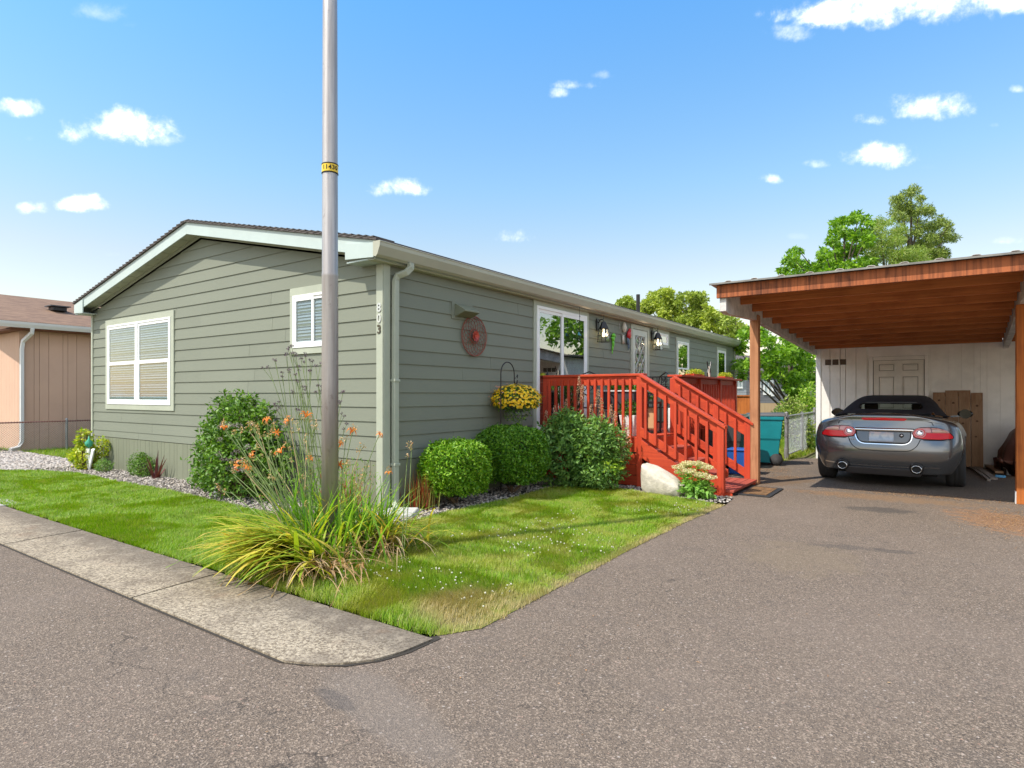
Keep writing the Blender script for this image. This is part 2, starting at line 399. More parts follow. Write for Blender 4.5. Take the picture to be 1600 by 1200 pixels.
M['meadow'] = pmat('distant grass', (.10, .13, .035), .95, var2=(.16, .14, .06), vscale=.4)

def sheet(name, poly, z, m, thick=0.0):
    mb = MB()
    if thick: mb.prism(poly, 'xy', z - thick, z)
    else: mb.add([(x, y, z) for x, y in poly], [tuple(range(len(poly)))])
    o = mb.build(name, m); o['kind'] = 'structure'; return o
sheet('ground', [(-500, -500), (500, -500), (500, 500), (-500, 500)], -.03, M['meadow'])
sheet('road', [(-80, -14), (80, -14), (80, -3.14), (-80, -3.14)], 0, M['asphalt'])
sheet('driveway', [(2.3, -3.14), (14, -3.14), (14, 9.8), (3.05, 9.8), (2.75, 8.4), (2.5, 6.0), (3.05, 3.0)], 0.0, M['asphalt'])
# pavement slabs, the last with a rounded end
def arc_end():
    return [(2.64, -3.14), (2.80, -3.07), (2.91, -2.98), (3.01, -2.86), (3.06, -2.70), (3.08, -2.48)]
slabs = [(-1.70, .895), (-4.22, -1.712)]
s1 = sheet('pavement', [(.912, -3.16)] + [(x, y - .02) for x, y in arc_end()] + [(.846, -2.50)], .014, M['concrete'], .1)
s2 = sheet('pavement', [(-1.695, -3.16), (.890, -3.16), (.822, -2.50), (-1.775, -2.50)], .013, M['concrete'], .1)
s3 = sheet('pavement', [(-4.3, -3.16), (-1.716, -3.16), (-1.798, -2.50), (-4.18, -2.50)], .014, M['concrete'], .1)
M['concretelight'] = pmat('newer concrete', (.42, .40, .37), .9, var=.15, vscale=6, bump=.4)
s4 = sheet('pavement', [(-14, -3.16), (-4.32, -3.16), (-4.2, -2.50), (-4.15, -2.3), (-14, -2.3)], .016, M['concretelight'], .1)
M['gap'] = pmat('joint dirt', (.035, .028, .02), .95)
sheet('kerb', [(-14, -3.178), (2.6, -3.178), (2.74, -3.13), (2.94, -3.005), (3.04, -2.86), (3.09, -2.7), (3.10, -2.45), (3.02, -2.42), (-14, -2.44)], .004, M['gap'])

LAWN = [(-9.5, -2.48), (3.03, -2.48), (3.20, -2.2), (3.17, .0), (3.18, 1.3), (3.25, 2.8), (2.96, 2.86), (1.96, 3.11), (1.1, 3.40), (.85, 3.2), (.70, 2.6), (.74, 1.7), (.72, 1.0), (.66, .45), (.68, -.1), (.70, -.46),
        (.30, -.80), (-.6, -.86), (-1.51, -.82), (-2.48, -.76), (-3.81, -.70), (-5.44, -.72), (-6.4, -.66), (-7.16, -.66), (-8.16, -.92), (-8.75, -1.32), (-11.0, -1.75), (-16, -2.0), (-16, -2.48)]
sheet('lawn', LAWN, .004, M['lawnbase'])
BED = [(3.25, 2.8), (2.96, 2.86), (1.96, 3.11), (1.1, 3.40), (.85, 3.2), (.70, 2.6), (.74, 1.7), (.72, 1.0), (.66, .45), (.68, -.1), (.70, -.46), (.30, -.80), (-.6, -.86), (-1.51, -.82), (-2.48, -.76), (-3.81, -.70),
       (-5.44, -.72), (-6.4, -.66), (-7.16, -.66), (-8.16, -.92), (-8.75, -1.32), (-11.0, -1.75), (-13.3, -1.85), (-13.3, .2), (-8.3, .2), (-8.3, 0), (0, 0), (0, 3.6), (1.8, 3.6), (3.2, 3.4)]
BED = [(x, y) for x, y in BED]
sheet('gravel_bed', BED, 0.0, M['bedbase'])
sheet('side_lawn', [(-30, .2), (-8.3, .2), (-8.3, 30), (-30, 30)], -.002, M['lawnbase'])
sheet('back_lawn', [(1.8, 9.2), (2.75, 8.4), (3.05, 9.8), (3.05, 30), (0, 30), (0, 9.2)], .002, M['lawnbase'])
sheet('dirt', [(0, 3.6), (1.8, 3.6), (3.05, 3.0), (2.5, 6.0), (2.75, 8.4), (1.8, 9.2), (0, 9.2)], .001, M['soil'])

def inpoly(P, x, y):
    P = np.array(P); r = np.zeros(len(x), bool); j = len(P) - 1
    for i in range(len(P)):
        xi, yi, xj, yj = P[i, 0], P[i, 1], P[j, 0], P[j, 1]
        c = ((yi > y) != (yj > y)) & (x < (xj - xi) * (y - yi) / (yj - yi + 1e-12) + xi); r ^= c; j = i
    return r
def sample_poly(P, n, rg=rng):
    A = np.array(P); lo = A.min(0); hi = A.max(0); out = np.zeros((0, 2))
    area = (hi - lo).prod(); 
    x = rg.uniform(lo[0], hi[0], n); y = rg.uniform(lo[1], hi[1], n); k = inpoly(P, x, y)
    return np.stack([x[k], y[k]], 1)
def vnoise(x, y, s, seed=0):
    rg = np.random.default_rng(seed); T = rg.random((64, 64)); u = x * s; v = y * s; i = np.floor(u).astype(int); j = np.floor(v).astype(int)
    a = u - i; b = v - j; a = a * a * (3 - 2 * a); b = b * b * (3 - 2 * b); g = lambda p, q: T[p % 64, q % 64]
    return g(i, j) * (1 - a) * (1 - b) + g(i + 1, j) * a * (1 - b) + g(i, j + 1) * (1 - a) * b + g(i + 1, j + 1) * a * b
def blades(pos, L, W, az, lean, curl, seg=2):
    tp = 1.6 if seg < 5 else 2.6
    """strips; pos (N,3); returns verts, quad faces (degenerate tip kept as quad ending in narrow edge)"""
    N = len(pos); t = np.linspace(0, 1, seg + 1)
    dx = np.cos(az); dy = np.sin(az)
    V = np.zeros((N, seg + 1, 2, 3))
    th = lean[:, None] + curl[:, None] * t[None, :]       # angle from vertical along the blade
    st = L[:, None] / seg
    hx = np.concatenate([np.zeros((N, 1)), np.cumsum(np.sin(th[:, :-1]) * st, 1)], 1); hz = np.concatenate([np.zeros((N, 1)), np.cumsum(np.cos(th[:, :-1]) * st, 1)], 1)
    wd = W[:, None] * (1 - t[None, :] ** tp * .92) * .5
    for s, k in ((-1, 0), (1, 1)):
        V[:, :, k, 0] = pos[:, None, 0] + dx[:, None] * hx - dy[:, None] * wd * s
        V[:, :, k, 1] = pos[:, None, 1] + dy[:, None] * hx + dx[:, None] * wd * s
        V[:, :, k, 2] = pos[:, None, 2] + hz
    base = (np.arange(N) * (seg + 1) * 2)[:, None]; s = np.arange(seg)[None, :] * 2
    F = np.stack([base + s, base + s + 1, base + s + 3, base + s + 2], -1).reshape(-1, 4)
    return V.reshape(-1, 3), F
def grassmat():
    m = leafmat('lawn grass', [(.09, .20, .004), (.16, .30, .006), (.24, .38, .010), (.31, .42, .02)], trans=.3, tcol=(1.3, 1.4, .5))
    w = NT(m.node_tree); rp = [n for n in w.n if n.type == 'VALTORGB'][0]; pos = w.node('ShaderNodeNewGeometry').outputs['Position']
    rnd = w.node('ShaderNodeNewGeometry').outputs['Random Per Island']
    users = [l.to_socket for l in rp.outputs[0].links]
    c = rp.outputs[0]
    xyz = w.node('ShaderNodeSeparateXYZ', ins={0: pos})
    # right-hand lawn: drier and yellower in patches
    right = w.smooth(w.math('ADD', xyz.outputs[0], w.math('MULTIPLY', xyz.outputs[1], .3)), -.5, 1.3)
    nz = w.smooth(w.noise(pos, 1.6, 5, .65), .40, .66)
    c = w.mix(w.math('MULTIPLY', w.math('MULTIPLY', nz, right), .62), c, (.40, .34, .06))
    c = w.mix(w.math('MULTIPLY', w.smooth(w.noise(pos, 3.2, 4), .50, .72), .30), c, (.36, .40, .08))
    dry = w.math('MULTIPLY', w.math('GREATER_THAN', rnd, .93), .8); c = w.mix(dry, c, (.42, .33, .15))
    # straw edge by the driveway and in the corner
    def near(x, y, r):
        d = w.vmath('DISTANCE', pos, (x, y, 0)); return w.smooth(w.math('ADD', d, w.math('MULTIPLY', w.math('SUBTRACT', w.noise(pos, 9, 3), .5), .3)), r, r * .4)
    e = w.math('MAXIMUM', near(2.95, -1.98, .52), w.smooth(w.math('ADD', xyz.outputs[0], w.math('MULTIPLY', w.math('SUBTRACT', w.noise(pos, 8, 3), .5), .25)), 3.05, 3.2))
    c = w.mix(w.math('MULTIPLY', e, .85), c, (.46, .34, .17))
    for u in users: w.l.new(c, u)
    return m
M['grass'] = grassmat()
def make_grass():
    lo = np.array(LAWN).min(0) - .05; hi = np.array(LAWN).max(0) + .05; x = rng.uniform(lo[0], hi[0], 1950000); y = rng.uniform(lo[1], hi[1], 1950000)
    k = inpoly(LAWN, x + .05 * (vnoise(x, y, 14, 21) - .62), y + .05 * (vnoise(x, y, 14, 22) - .38)); x, y = x[k], y[k]
    d = np.hypot(x - CAM.x, y - CAM.y)
    keep = rng.random(len(x)) < np.clip(7.0 / d, .12, 1.0) ** 1.6 * .82
    keep &= x > -12.5
    bare = np.hypot(x - 3.03, y + 2.0) < .2 + .2 * vnoise(x, y, 5, 3)
    keep &= ~(bare & (rng.random(len(x)) < .45))
    keep &= ~((x > 3.08) & (rng.random(len(x)) < .45))
    x, y, d = x[keep], y[keep], d[keep]; n = len(x)
    cl = vnoise(x, y, 4.0, 1) * .6 + vnoise(x, y, 11, 2) * .4
    tuft = ((x > 1.2) & (y < -1.4))
    L = (.022 + .030 * cl + .012 * rng.random(n)) * np.where(tuft, 1.55, 1.0); L *= np.where(x > 3.0, .6, 1)
    W = (.0028 + .0018 * rng.random(n)) * np.clip(d / 6, 1, 2.4)
    az = rng.uniform(0, 2 * np.pi, n) * .6 + vnoise(x, y, 2.5, 5) * 9
    V, F = blades(np.stack([x, y, np.full(n, .003)], 1), L, W, az, rng.uniform(.1, .85, n), rng.uniform(.1, .9, n), 2)
    o = np_mesh('grass', V, F, 4, M['grass']); setp(o, 'short bright green grass covering the lawn', 'grass', kind='stuff')
    # sparser, coarser grass left of the house and in the back garden
    Q = np.concatenate([sample_poly([(-20, .2), (-8.35, .2), (-8.35, 3), (-20, 3)], 26000), sample_poly([(.5, 9.3), (2.75, 8.5), (3.0, 9.9), (3.2, 26), (.5, 26)], 60000)])
    n = len(Q); V, F = blades(np.column_stack([Q, np.full(n, .0)]), rng.uniform(.04, .11, n), rng.uniform(.006, .012, n), rng.uniform(0, 6.3, n), rng.uniform(.1, .7, n), rng.uniform(.1, .7, n), 2)
    o = np_mesh('grass', V, F, 4, M['grass']); setp(o, 'rougher grass beside the neighbour house and behind the chain link gate', 'grass', kind='stuff')
    # clover heads
    Q = sample_poly([(1.2, -2.0), (3.1, -2.0), (3.15, 2.7), (2.6, 2.8), (1.9, 1.2), (1.5, -.9)], 700)
    k = vnoise(Q[:, 0], Q[:, 1], 1.6, 9) > .42; Q = Q[k]
    ico = ico_sphere(1); n = len(Q); s = rng.uniform(.003, .009, n)
    V = (ico[0][None] * s[:, None, None] + np.column_stack([Q, rng.uniform(.035, .055, n)])[:, None, :]).reshape(-1, 3)
    F = (ico[1][None] + (np.arange(n) * len(ico[0]))[:, None, None]).reshape(-1, 3)
    o = np_mesh('clover_flower', V, F, 3, pmat('clover white', (.50, .48, .36), .8)); setp(o, 'tiny white clover heads dotted through the lawn', 'clover', kind='stuff')
def ico_sphere(sub):
    bm = bmesh.new(); bmesh.ops.create_icosphere(bm, subdivisions=sub, radius=1.0)
    v = np.array([p.co[:] for p in bm.verts]); f = np.array([[q.index for q in p.verts] for p in bm.faces]); bm.free(); return v, f
make_grass()
def make_stones(name, poly, n, smin, smax, label, skip=None):
    Q = sample_poly(poly, n)
    if skip is not None: Q = Q[~skip(Q[:, 0], Q[:, 1])]
    n = len(Q); v, f = ico_sphere(1)
    s = rng.uniform(smin, smax, n) ** 1.0; sc = np.stack([s, s * rng.uniform(.55, 1, n), s * rng.uniform(.4, .7, n)], 1)
    jit = 1 + rng.uniform(-.22, .22, (n, len(v), 1))
    V = v[None] * jit * sc[:, None, :]
    a = rng.uniform(0, 6.28, n); ca, sa = np.cos(a)[:, None], np.sin(a)[:, None]
    b = rng.uniform(-.5, .5, n); cb, sb = np.cos(b)[:, None], np.sin(b)[:, None]
    X, Z = V[:, :, 0] * cb - V[:, :, 2] * sb, V[:, :, 0] * sb + V[:, :, 2] * cb
    Y = V[:, :, 1]; V = np.stack([X * ca - Y * sa, X * sa + Y * ca, Z], -1)
    V += np.column_stack([Q, s * .28 + rng.uniform(0, .012, n)])[:, None, :]
    F = (f[None] + (np.arange(n) * len(v))[:, None, None]).reshape(-1, 3)
    o = np_mesh(name, V.reshape(-1, 3), F, 3, M['stone'], smooth=False); setp(o, label, 'gravel', kind='stuff')
def stonemat():
    m = bpy.data.materials.new('river gravel'); m.use_nodes = True; w = NT(m.node_tree); b = w.n['Principled BSDF']
    g = w.node('ShaderNodeNewGeometry')
    c = w.ramp(g.outputs['Random Per Island'], [(0, (.14, .12, .10)), (.25, (.36, .31, .26)), (.5, (.52, .46, .40)), (.72, (.42, .34, .27)), (.86, (.62, .56, .49)), (1, (.28, .25, .23))])
    w.l.new(w.mix(w.math('MULTIPLY', w.noise(g.outputs['Position'], 60, 3), .4), c, (.2, .18, .17)), b.inputs['Base Color']); b.inputs['Roughness'].default_value = .8
    return m
M['stone'] = stonemat()
make_stones('gravel', BED, 52000, .010, .024, 'grey and tan river gravel in the bed round the house', skip=lambda x, y: (x < -8.3))
make_stones('gravel', [(-13.2, -1.8), (-11, -1.72), (-8.75, -1.3), (-8.3, -.95), (-8.3, .18), (-13.2, .18)], 8500, .022, .045, 'coarser pale stones in the bed before the neighbour house')
# ------------------------------------------------------------------ the green house
HW, HL = 8.25, 15.66; RX = -4.15; OH = .24
ZE, ZA = 3.20, 4.11           # roof surface over the eave tips (x=.12/-8.42) and at the ridge
def roofz(x): return ZE + (ZA - ZE) * (1 - abs(x - RX) / (.15 - RX))
def eavez(x): return roofz(x) - .22
house = thing('manufactured_house', 'sage green single storey house with lap siding and low gabled roof', 'house', (0, 0, 0))
LINES = [1.44 + .178 * k for k in range(-4, 15)]
def lap(mb, axis, a0, a1, z0, z1, out, sign=1, topfn=None):
    """one course; axis 'x': wall facing -Y; axis 'y': wall facing +X. boards split by butt joints"""
    segs = [a0]; p = a0 + random.uniform(1.2, 3.6)
    while p < a1 - .6: segs += [p - .0022, p + .0022]; p += random.uniform(3.2, 3.9)
    segs.append(a1)
    for i in range(0, len(segs), 2):
        s, e = segs[i], segs[i + 1]
        zt = [z1, z1]
        if topfn: zt = [min(z1, topfn(s)), min(z1, topfn(e))]
        t0, t1 = out
        def o(z): return t0 + (t1 - t0) * (1 - (z - z0) / (.178))
        if axis == 'x':
            mb.hexa([(s, -o(z0), z0), (e, -o(z0), z0), (e, 0, z0), (s, 0, z0), (s, -o(zt[0]), zt[0]), (e, -o(zt[1]), zt[1]), (e, 0, zt[1]), (s, 0, zt[0])])
        else:
            mb.hexa([(0, s, z0), (o(z0), s, z0), (o(z0), e, z0), (0, e, z0), (0, s, zt[0]), (o(zt[0]), s, zt[0]), (o(zt[1]), e, zt[1]), (0, e, zt[1])])
mb = MB()
for z0 in [.61] + LINES:
    z1 = min(l for l in LINES + [5] if l > z0 + .01)
    # extent where wall exists at this height
    if z0 >= 3.99: break
    lo, hi = -HW, 0.0
    if eavez(-HW) < z0 + .02:
        f = lambda x: eavez(x) - z0
        lo = RX - (eavez(RX) - z0) * (.15 - RX) / (ZA - ZE); hi = 2 * RX - lo
        lo = max(lo + .01, -HW); hi = min(hi - .01, 0)
    if hi - lo < .1: continue
    # split where the rake cuts the top
    cuts = sorted({lo, hi, RX} | {x for x in (RX - (eavez(RX) - z1) * (.15 - RX) / (ZA - ZE), RX + (eavez(RX) - z1) * (.15 - RX) / (ZA - ZE)) if lo < x < hi})
    for a, b in zip(cuts[:-1], cuts[1:]):
        if b - a < .01: continue
        segs = MB()
        # keep joints only in wide middle strips
        if eavez(a) > z1 and eavez(b) > z1: lap(mb, 'x', a, b, z0 + .0005, z1 + .0, (.004, .017), topfn=eavez)
        else:
            s, e = a, b; o0 = .017
            zs, ze = max(z0 + .002, min(z1, eavez(s))), max(z0 + .002, min(z1, eavez(e)))
            mb.hexa([(s, -o0, z0), (e, -o0, z0), (e, 0, z0), (s, 0, z0), (s, -.004, zs), (e, -.004, ze), (e, 0, ze), (s, 0, zs)])
front = mb.build('gable_wall_siding', M['siding'], house)
mb = MB()
for z0 in [.61] + LINES:
    if z0 > 2.98: break
    z1 = min(min(l for l in LINES if l > z0 + .01), 2.99)
    lap(mb, 'y', 0, HL, z0, z1, (.004, .017))
mb.build('long_wall_siding', M['siding'], house)
mb = MB().prism([(-HW, .02), (-.004, .02), (-.004, 2.98), (RX, 3.84), (-HW, 2.98)], 'xz', .004, HL)
M['wallcore'] = pmat('wall backing', (.10, .10, .07), .9); mb.build('wall_core', M['wallcore'], house)
# skirting with vertical grooves
mb = MB(); x = -HW + .05
while x < -.11:
    w_ = [.10, .19, .145][int((x * 7) % 3)]; e = min(x + w_, -.10); mb.box(x + .003, e - .003, -.009, 0, .0, .598); x = e
mb.box(-HW + .05, -.10, -.004, 0.003, .0, .60); sk = mb.build('skirting', M['skirt'], house)
mb = MB(); y = .06
while y < HL - .05:
    w_ = [.12, .2, .15][int((y * 7) % 3)]; e = min(y + w_, HL); mb.box(-.001, .009, y + .003, e - .003, .0, .598); y = e
mb.box(-.003, .004, .06, HL, 0, .60); mb.build('skirting', M['skirt'], house)
MB().box(-HW - .005, -HW + .06, -.03, .0, .0, 3.0).build('corner_board', M['trim'], house, bevel=.003)
MB().box(-.088, .022, -.031, -.0185, .03, 3.0).box(.0185, .031, -.0185, .085, .03, 3.0).build('corner_board', M['trim'], house, bevel=.002)
MB().box(0, .03, HL - .1, HL + .012, .03, 3.0).build('corner_board', M['trim'], house, bevel=.003)
# crawl space vent on the skirting
mb = MB().box(-8.02, -7.70, -.022, -.009, .24, .42)
for k in range(7): mb.box(-7.995 + k * .04, -7.975 + k * .04, -.026, -.022, .26, .40)
mb.build('crawl_vent', M['trim'], house, bevel=.002)

# roof
mb = MB(); y0, y1 = -OH, HL + .2
T = .03
def slab(x0, x1, zf, t, y0, y1, mb):
    mb.hexa([(x0, y0, zf(x0) - t), (x1, y0, zf(x1) - t), (x1, y1, zf(x1) - t), (x0, y1, zf(x0) - t), (x0, y0, zf(x0)), (x1, y0, zf(x1)), (x1, y1, zf(x1)), (x0, y1, zf(x0))])
slab(RX, .17, lambda x: roofz(x) + .028, .028, y0 - .03, y1, mb); slab(2 * RX - .17, RX, lambda x: roofz(x) + .028, .028, y0 - .03, y1, mb)
# shingle courses along the rake show as small steps
n = 34
for k in range(n):
    for s in (1, -1):
        xa = RX + s * (4.28 * k / n + .02); xb = RX + s * (4.28 * (k + 1) / n)
        mb.box(min(xa, xb), max(xa, xb), y0 - .036, y0 + .3, roofz((xa + xb) / 2) + .022, roofz((xa + xb) / 2) + .036)
def shingle(name, c1, c2):
    m = bpy.data.materials.new(name); m.use_nodes = True; w = NT(m.node_tree); b = w.n['Principled BSDF']
    pos = w.node('ShaderNodeNewGeometry').outputs['Position']
    n1 = w.noise(w.vmath('MULTIPLY', pos, (7, 2.2, 7)), 1.6, 4, .6); n2 = w.noise(pos, 90, 2)
    w.l.new(w.mix(w.math('MULTIPLY', n2, .4), w.mix(w.smooth(n1, .38, .62), c1, c2), (.03, .03, .03)), b.inputs['Base Color']); b.inputs['Roughness'].default_value = .95
    bp = w.node('ShaderNodeBump', ins={'Strength': .5, 'Distance': .02, 'Height': n1}); w.l.new(bp.outputs[0], b.inputs['Normal'])
    return m
M['shingle'] = shingle('dark shingles', (.075, .062, .058), (.13, .11, .10))
roof = mb.build('roof', M['shingle'], house)
# rake fascia, eave boxes, soffits
def rakeboard(s, name):
    x0, x1 = RX, RX + s * 4.30
    mb = MB()
    zt = lambda x: roofz(x) - .002; zb = lambda x: roofz(x) - .185
    mb.hexa([(x0, -OH, zb(x0)), (x1, -OH, zb(x1)), (x1, -OH + .02, zb(x1)), (x0, -OH + .02, zb(x0)), (x0, -OH, zt(x0)), (x1, -OH, zt(x1)), (x1, -OH + .02, zt(x1)), (x0, -OH + .02, zt(x0))])
    return mb.build(name, M['fascia'], house, bevel=.003)
rakeboard(1, 'rake_board'); rakeboard(-1, 'rake_board')
mb = MB()
for s in (1, -1):
    x0, x1 = RX, RX + s * 4.28; z = lambda x: roofz(x) - .13
    mb.hexa([(x0, -OH + .02, z(x0) - .012), (x1, -OH + .02, z(x1) - .012), (x1, 0, z(x1) - .012), (x0, 0, z(x0) - .012), (x0, -OH + .02, z(x0)), (x1, -OH + .02, z(x1)), (x1, 0, z(x1)), (x0, 0, z(x0))])
# soffit panel joints
for k in range(1, 14):
    for s in (1, -1):
        xx = RX + s * k * .305; z = roofz(xx) - .144; mb.box(xx - .003, xx + .003, -OH + .02, -.005, z - .004, z)
mb.build('rake_soffit', M['soffit'], house)
# sloped trim under the soffit against the wall
mb = MB()
for s in (1, -1):
    x0, x1 = RX, RX + s * 4.12; z = lambda x: roofz(x) - .144
    mb.hexa([(x0, -.028, z(x0) - .05), (x1, -.028, z(x1) - .05), (x1, -.018, z(x1) - .05), (x0, -.018, z(x0) - .05), (x0, -.028, z(x0)), (x1, -.028, z(x1)), (x1, -.018, z(x1)), (x0, -.018, z(x0))])
mb.build('frieze_board', M['trim'], house)
# boxed eave along the right side with return at the corner
mb = MB().hexa([(-.38, -OH - .022, 3.035), (.115, -OH - .022, 3.005), (.115, -OH - .002, 3.005), (-.38, -OH - .002, 3.035), (-.38, -OH - .022, 3.235), (.115, -OH - .022, 3.175), (.115, -OH - .002, 3.175), (-.38, -OH - .002, 3.235)])
mb.box(-.375, .11, -OH, -.0, 2.99, 3.01); mb.build('eave_return', M['fascia'], house, bevel=.003)
mb = MB().hexa([(-8.42, -OH - .02, 3.01), (-8.02, -OH - .02, 2.99), (-8.02, -OH, 2.99), (-8.42, -OH, 3.01), (-8.42, -OH - .02, 3.17), (-8.02, -OH - .02, 3.25), (-8.02, -OH, 3.25), (-8.42, -OH, 3.17)])
mb.box(-8.42, -8.02, -OH, .0, 2.985, 3.0).box(-8.43, -8.25, 0, HL, 2.985, 3.0); mb.build('eave_return', M['fascia'], house, bevel=.003)
mb = MB().box(0, .105, -OH + .0, HL + .1, 2.985, 3.0); mb.build('eave_soffit', M['soffit'], house)
MB().box(.10, .12, -OH, HL + .1, 3.0, 3.17).build('eave_fascia', M['fascia'], house); MB().box(-8.43, -8.415, -OH, HL, 3.0, 3.17).build('eave_fascia', M['fascia'], house)
# gutter: sloped face profile, open top
prof = [(.122, 3.185), (.122, 3.02), (.165, 3.005), (.195, 3.03), (.235, 3.125), (.238, 3.165), (.246, 3.178), (.236, 3.184), (.226, 3.165), (.222, 3.13), (.187, 3.045), (.16, 3.018), (.132, 3.03), (.132, 3.185)]
g = MB().prism(prof, 'xz', -OH - .03, HL + .14); g.prism(prof[:8], 'xz', -OH - .034, -OH - .03)
g.build('gutter', M['gutter'], house)
# downspout on the right face near the corner
mb = MB()
pts = [(.19, .27, 3.02), (.19, .27, 2.96), (.17, .22, 2.90), (.085, .155, 2.86), (.065, .14, 2.80), (.065, .135, 1.6), (.065, .135, .17), (.075, .125, .10), (.15, .06, .055), (.24, -.02, .045)]
def recttube(mb, pts, w, d, up):
    pts = [Vector(p) for p in pts]; base = len(mb.v); up = Vector(up)
    for i, p in enumerate(pts):
        t = (pts[min(i + 1, len(pts) - 1)] - pts[max(i - 1, 0)]).normalized()
        a = up.cross(t).normalized() if up.cross(t).length > .05 else Vector((0, 1, 0)); b = t.cross(a).normalized()
        for sx, sy in ((-1, -1), (1, -1), (1, 1), (-1, 1)): mb.v.append(tuple(p + a * sx * w / 2 + b * sy * d / 2))
    for i in range(len(pts) - 1):
        for k in range(4): a0 = base + i * 4 + k; a1 = base + i * 4 + (k + 1) % 4; mb.f.append((a0, a1, a1 + 4, a0 + 4))
    mb.f.append((base, base + 1, base + 2, base + 3)); e = base + (len(pts) - 1) * 4; mb.f.append((e, e + 1, e + 2, e + 3))
recttube(mb, pts, .075, .062, (1, 0, 0)); ds = mb.build('downspout', M['trim'], house, bevel=.008)
MB().box(.025, .106, .09, .182, 1.57, 1.60).build('strap', M['trim'], ds, bevel=.003)
MB().box(.025, .106, .09, .182, .55, .58).build('strap', M['trim'], ds, bevel=.003)
# plumbing vent on the roof
MB().lathe([(.055, 3.6), (.055, 4.28)], (-1.5, 11.16, 0), 12).build('vent_pipe', M['black'], house)

# ------------------------------------------------ windows; each is built for a wall plane
def wv(face, a, o, z):           # wall coordinates -> world; a along the wall, o outwards
    return (a, -o, z) if face == 'front' else (o, a, z)
def wbox(mb, face, a0, a1, o0, o1, z0, z1):
    p = wv(face, a0, o0, z0); q = wv(face, a1, o1, z1); mb.box(p[0], q[0], p[1], q[1], p[2], q[2]); return mb
def ring(mb, face, a0, a1, z0, z1, w, o0, o1, wb=None):
    wb = wb or w
    wbox(mb, face, a0, a1, o0, o1, z1 - w, z1); wbox(mb, face, a0, a1, o0, o1, z0, z0 + wb)
    wbox(mb, face, a0, a0 + w, o0, o1, z0 + wb, z1 - w); wbox(mb, face, a1 - w, a1, o0, o1, z0 + wb, z1 - w); return mb
def blinds(face, a0, a1, z0, z1, o, parent, angle=.6, gap=.042):
    mb = MB(); z = z0 + .01
    while z < z1 - .01:
        d = .022 * math.cos(angle); h = .022 * math.sin(angle)
        p = [wv(face, a0, o - d * .5, z - h), wv(face, a1, o - d * .5, z - h), wv(face, a1, o + d * .5, z + h), wv(face, a0, o + d * .5, z + h)]
        b = len(mb.v); mb.v += p; mb.f.append((b, b + 1, b + 2, b + 3)); z += gap
    mb.build('blinds', M['blinds'], parent)
def window(face, trim, frame, sashes, curtain=None, glass='glass', label=None, blind=True, fcol='white', tw=None):
    a0, a1, z0, z1 = trim; mb = MB(); f = frame
    # casing boards between outer trim and frame
    wbox(mb, face, a0, a1, .0, .030, f[3], z1); wbox(mb, face, a0, a1, .0, .030, z0, f[2])
    wbox(mb, face, a0, f[0], .0, .030, f[2], f[3]); wbox(mb, face, f[1], a1, .0, .030, f[2], f[3])
    wn = mb.build('window', M['trim'], house, bevel=.002)
    if label: wn['label'] = label
    mb = MB(); ring(mb, face, f[0], f[1], f[2], f[3], .035, .0, .040); fr = mb.build('frame', M[fcol], wn, bevel=.003)
    mb = MB(); wbox(mb, face, f[0] + .02, f[1] - .02, .001, .003, f[2] + .02, f[3] - .02); mb.build('dark_backing', M['dark'], wn)
    for (b0, b1, c0, c1, oo, sw) in sashes:
        mb = MB(); ring(mb, face, b0, b1, c0, c1, sw, .012, oo); mb.build('sash', M[fcol], wn, bevel=.002)
        mb = MB(); wbox(mb, face, b0 + sw, b1 - sw, oo - .010, oo - .007, c0 + sw, c1 - sw); mb.build('pane', M[glass], wn)
        if blind: blinds(face, b0 + sw, b1 - sw, c0 + sw, c1 - sw, .013, wn, angle=curtain if curtain is not None else -.95)
    return wn
fr = (-7.51, -5.09, 1.235, 2.725)
window('front', (-7.60, -4.985, 1.14, 2.83), fr,
       [(-7.475, -6.34, 1.98, 2.69, .030, .045), (-7.475, -6.34, 1.27, 2.02, .036, .055), (-6.26, -5.125, 1.98, 2.69, .030, .045), (-6.26, -5.125, 1.27, 2.02, .036, .055)], label='large white twin sash window with lowered blinds')
wn = [c for c in house.children if c.name.startswith('window')][-1]
MB().box(-6.345, -6.255, -.044, -.0, 1.27, 2.69).build('mullion', M['white'], wn, bevel=.003)
for cx in (-6.93, -5.69):
    for k in (-2, -1, 1, 2): MB().box(cx + k * .06 - .018, cx + k * .06 + .018, -.0405, -.039, 2.698, 2.712).build('weep_slot', M['trim'], wn)
window('front', (-1.80, -.83, 1.96, 2.86), (-1.735, -.895, 2.045, 2.755), [(-1.70, -1.28, 2.08, 2.72, .036, .045), (-1.33, -.93, 2.08, 2.72, .028, .04)], label='small white sliding window behind the metal pole', curtain=-1.0)
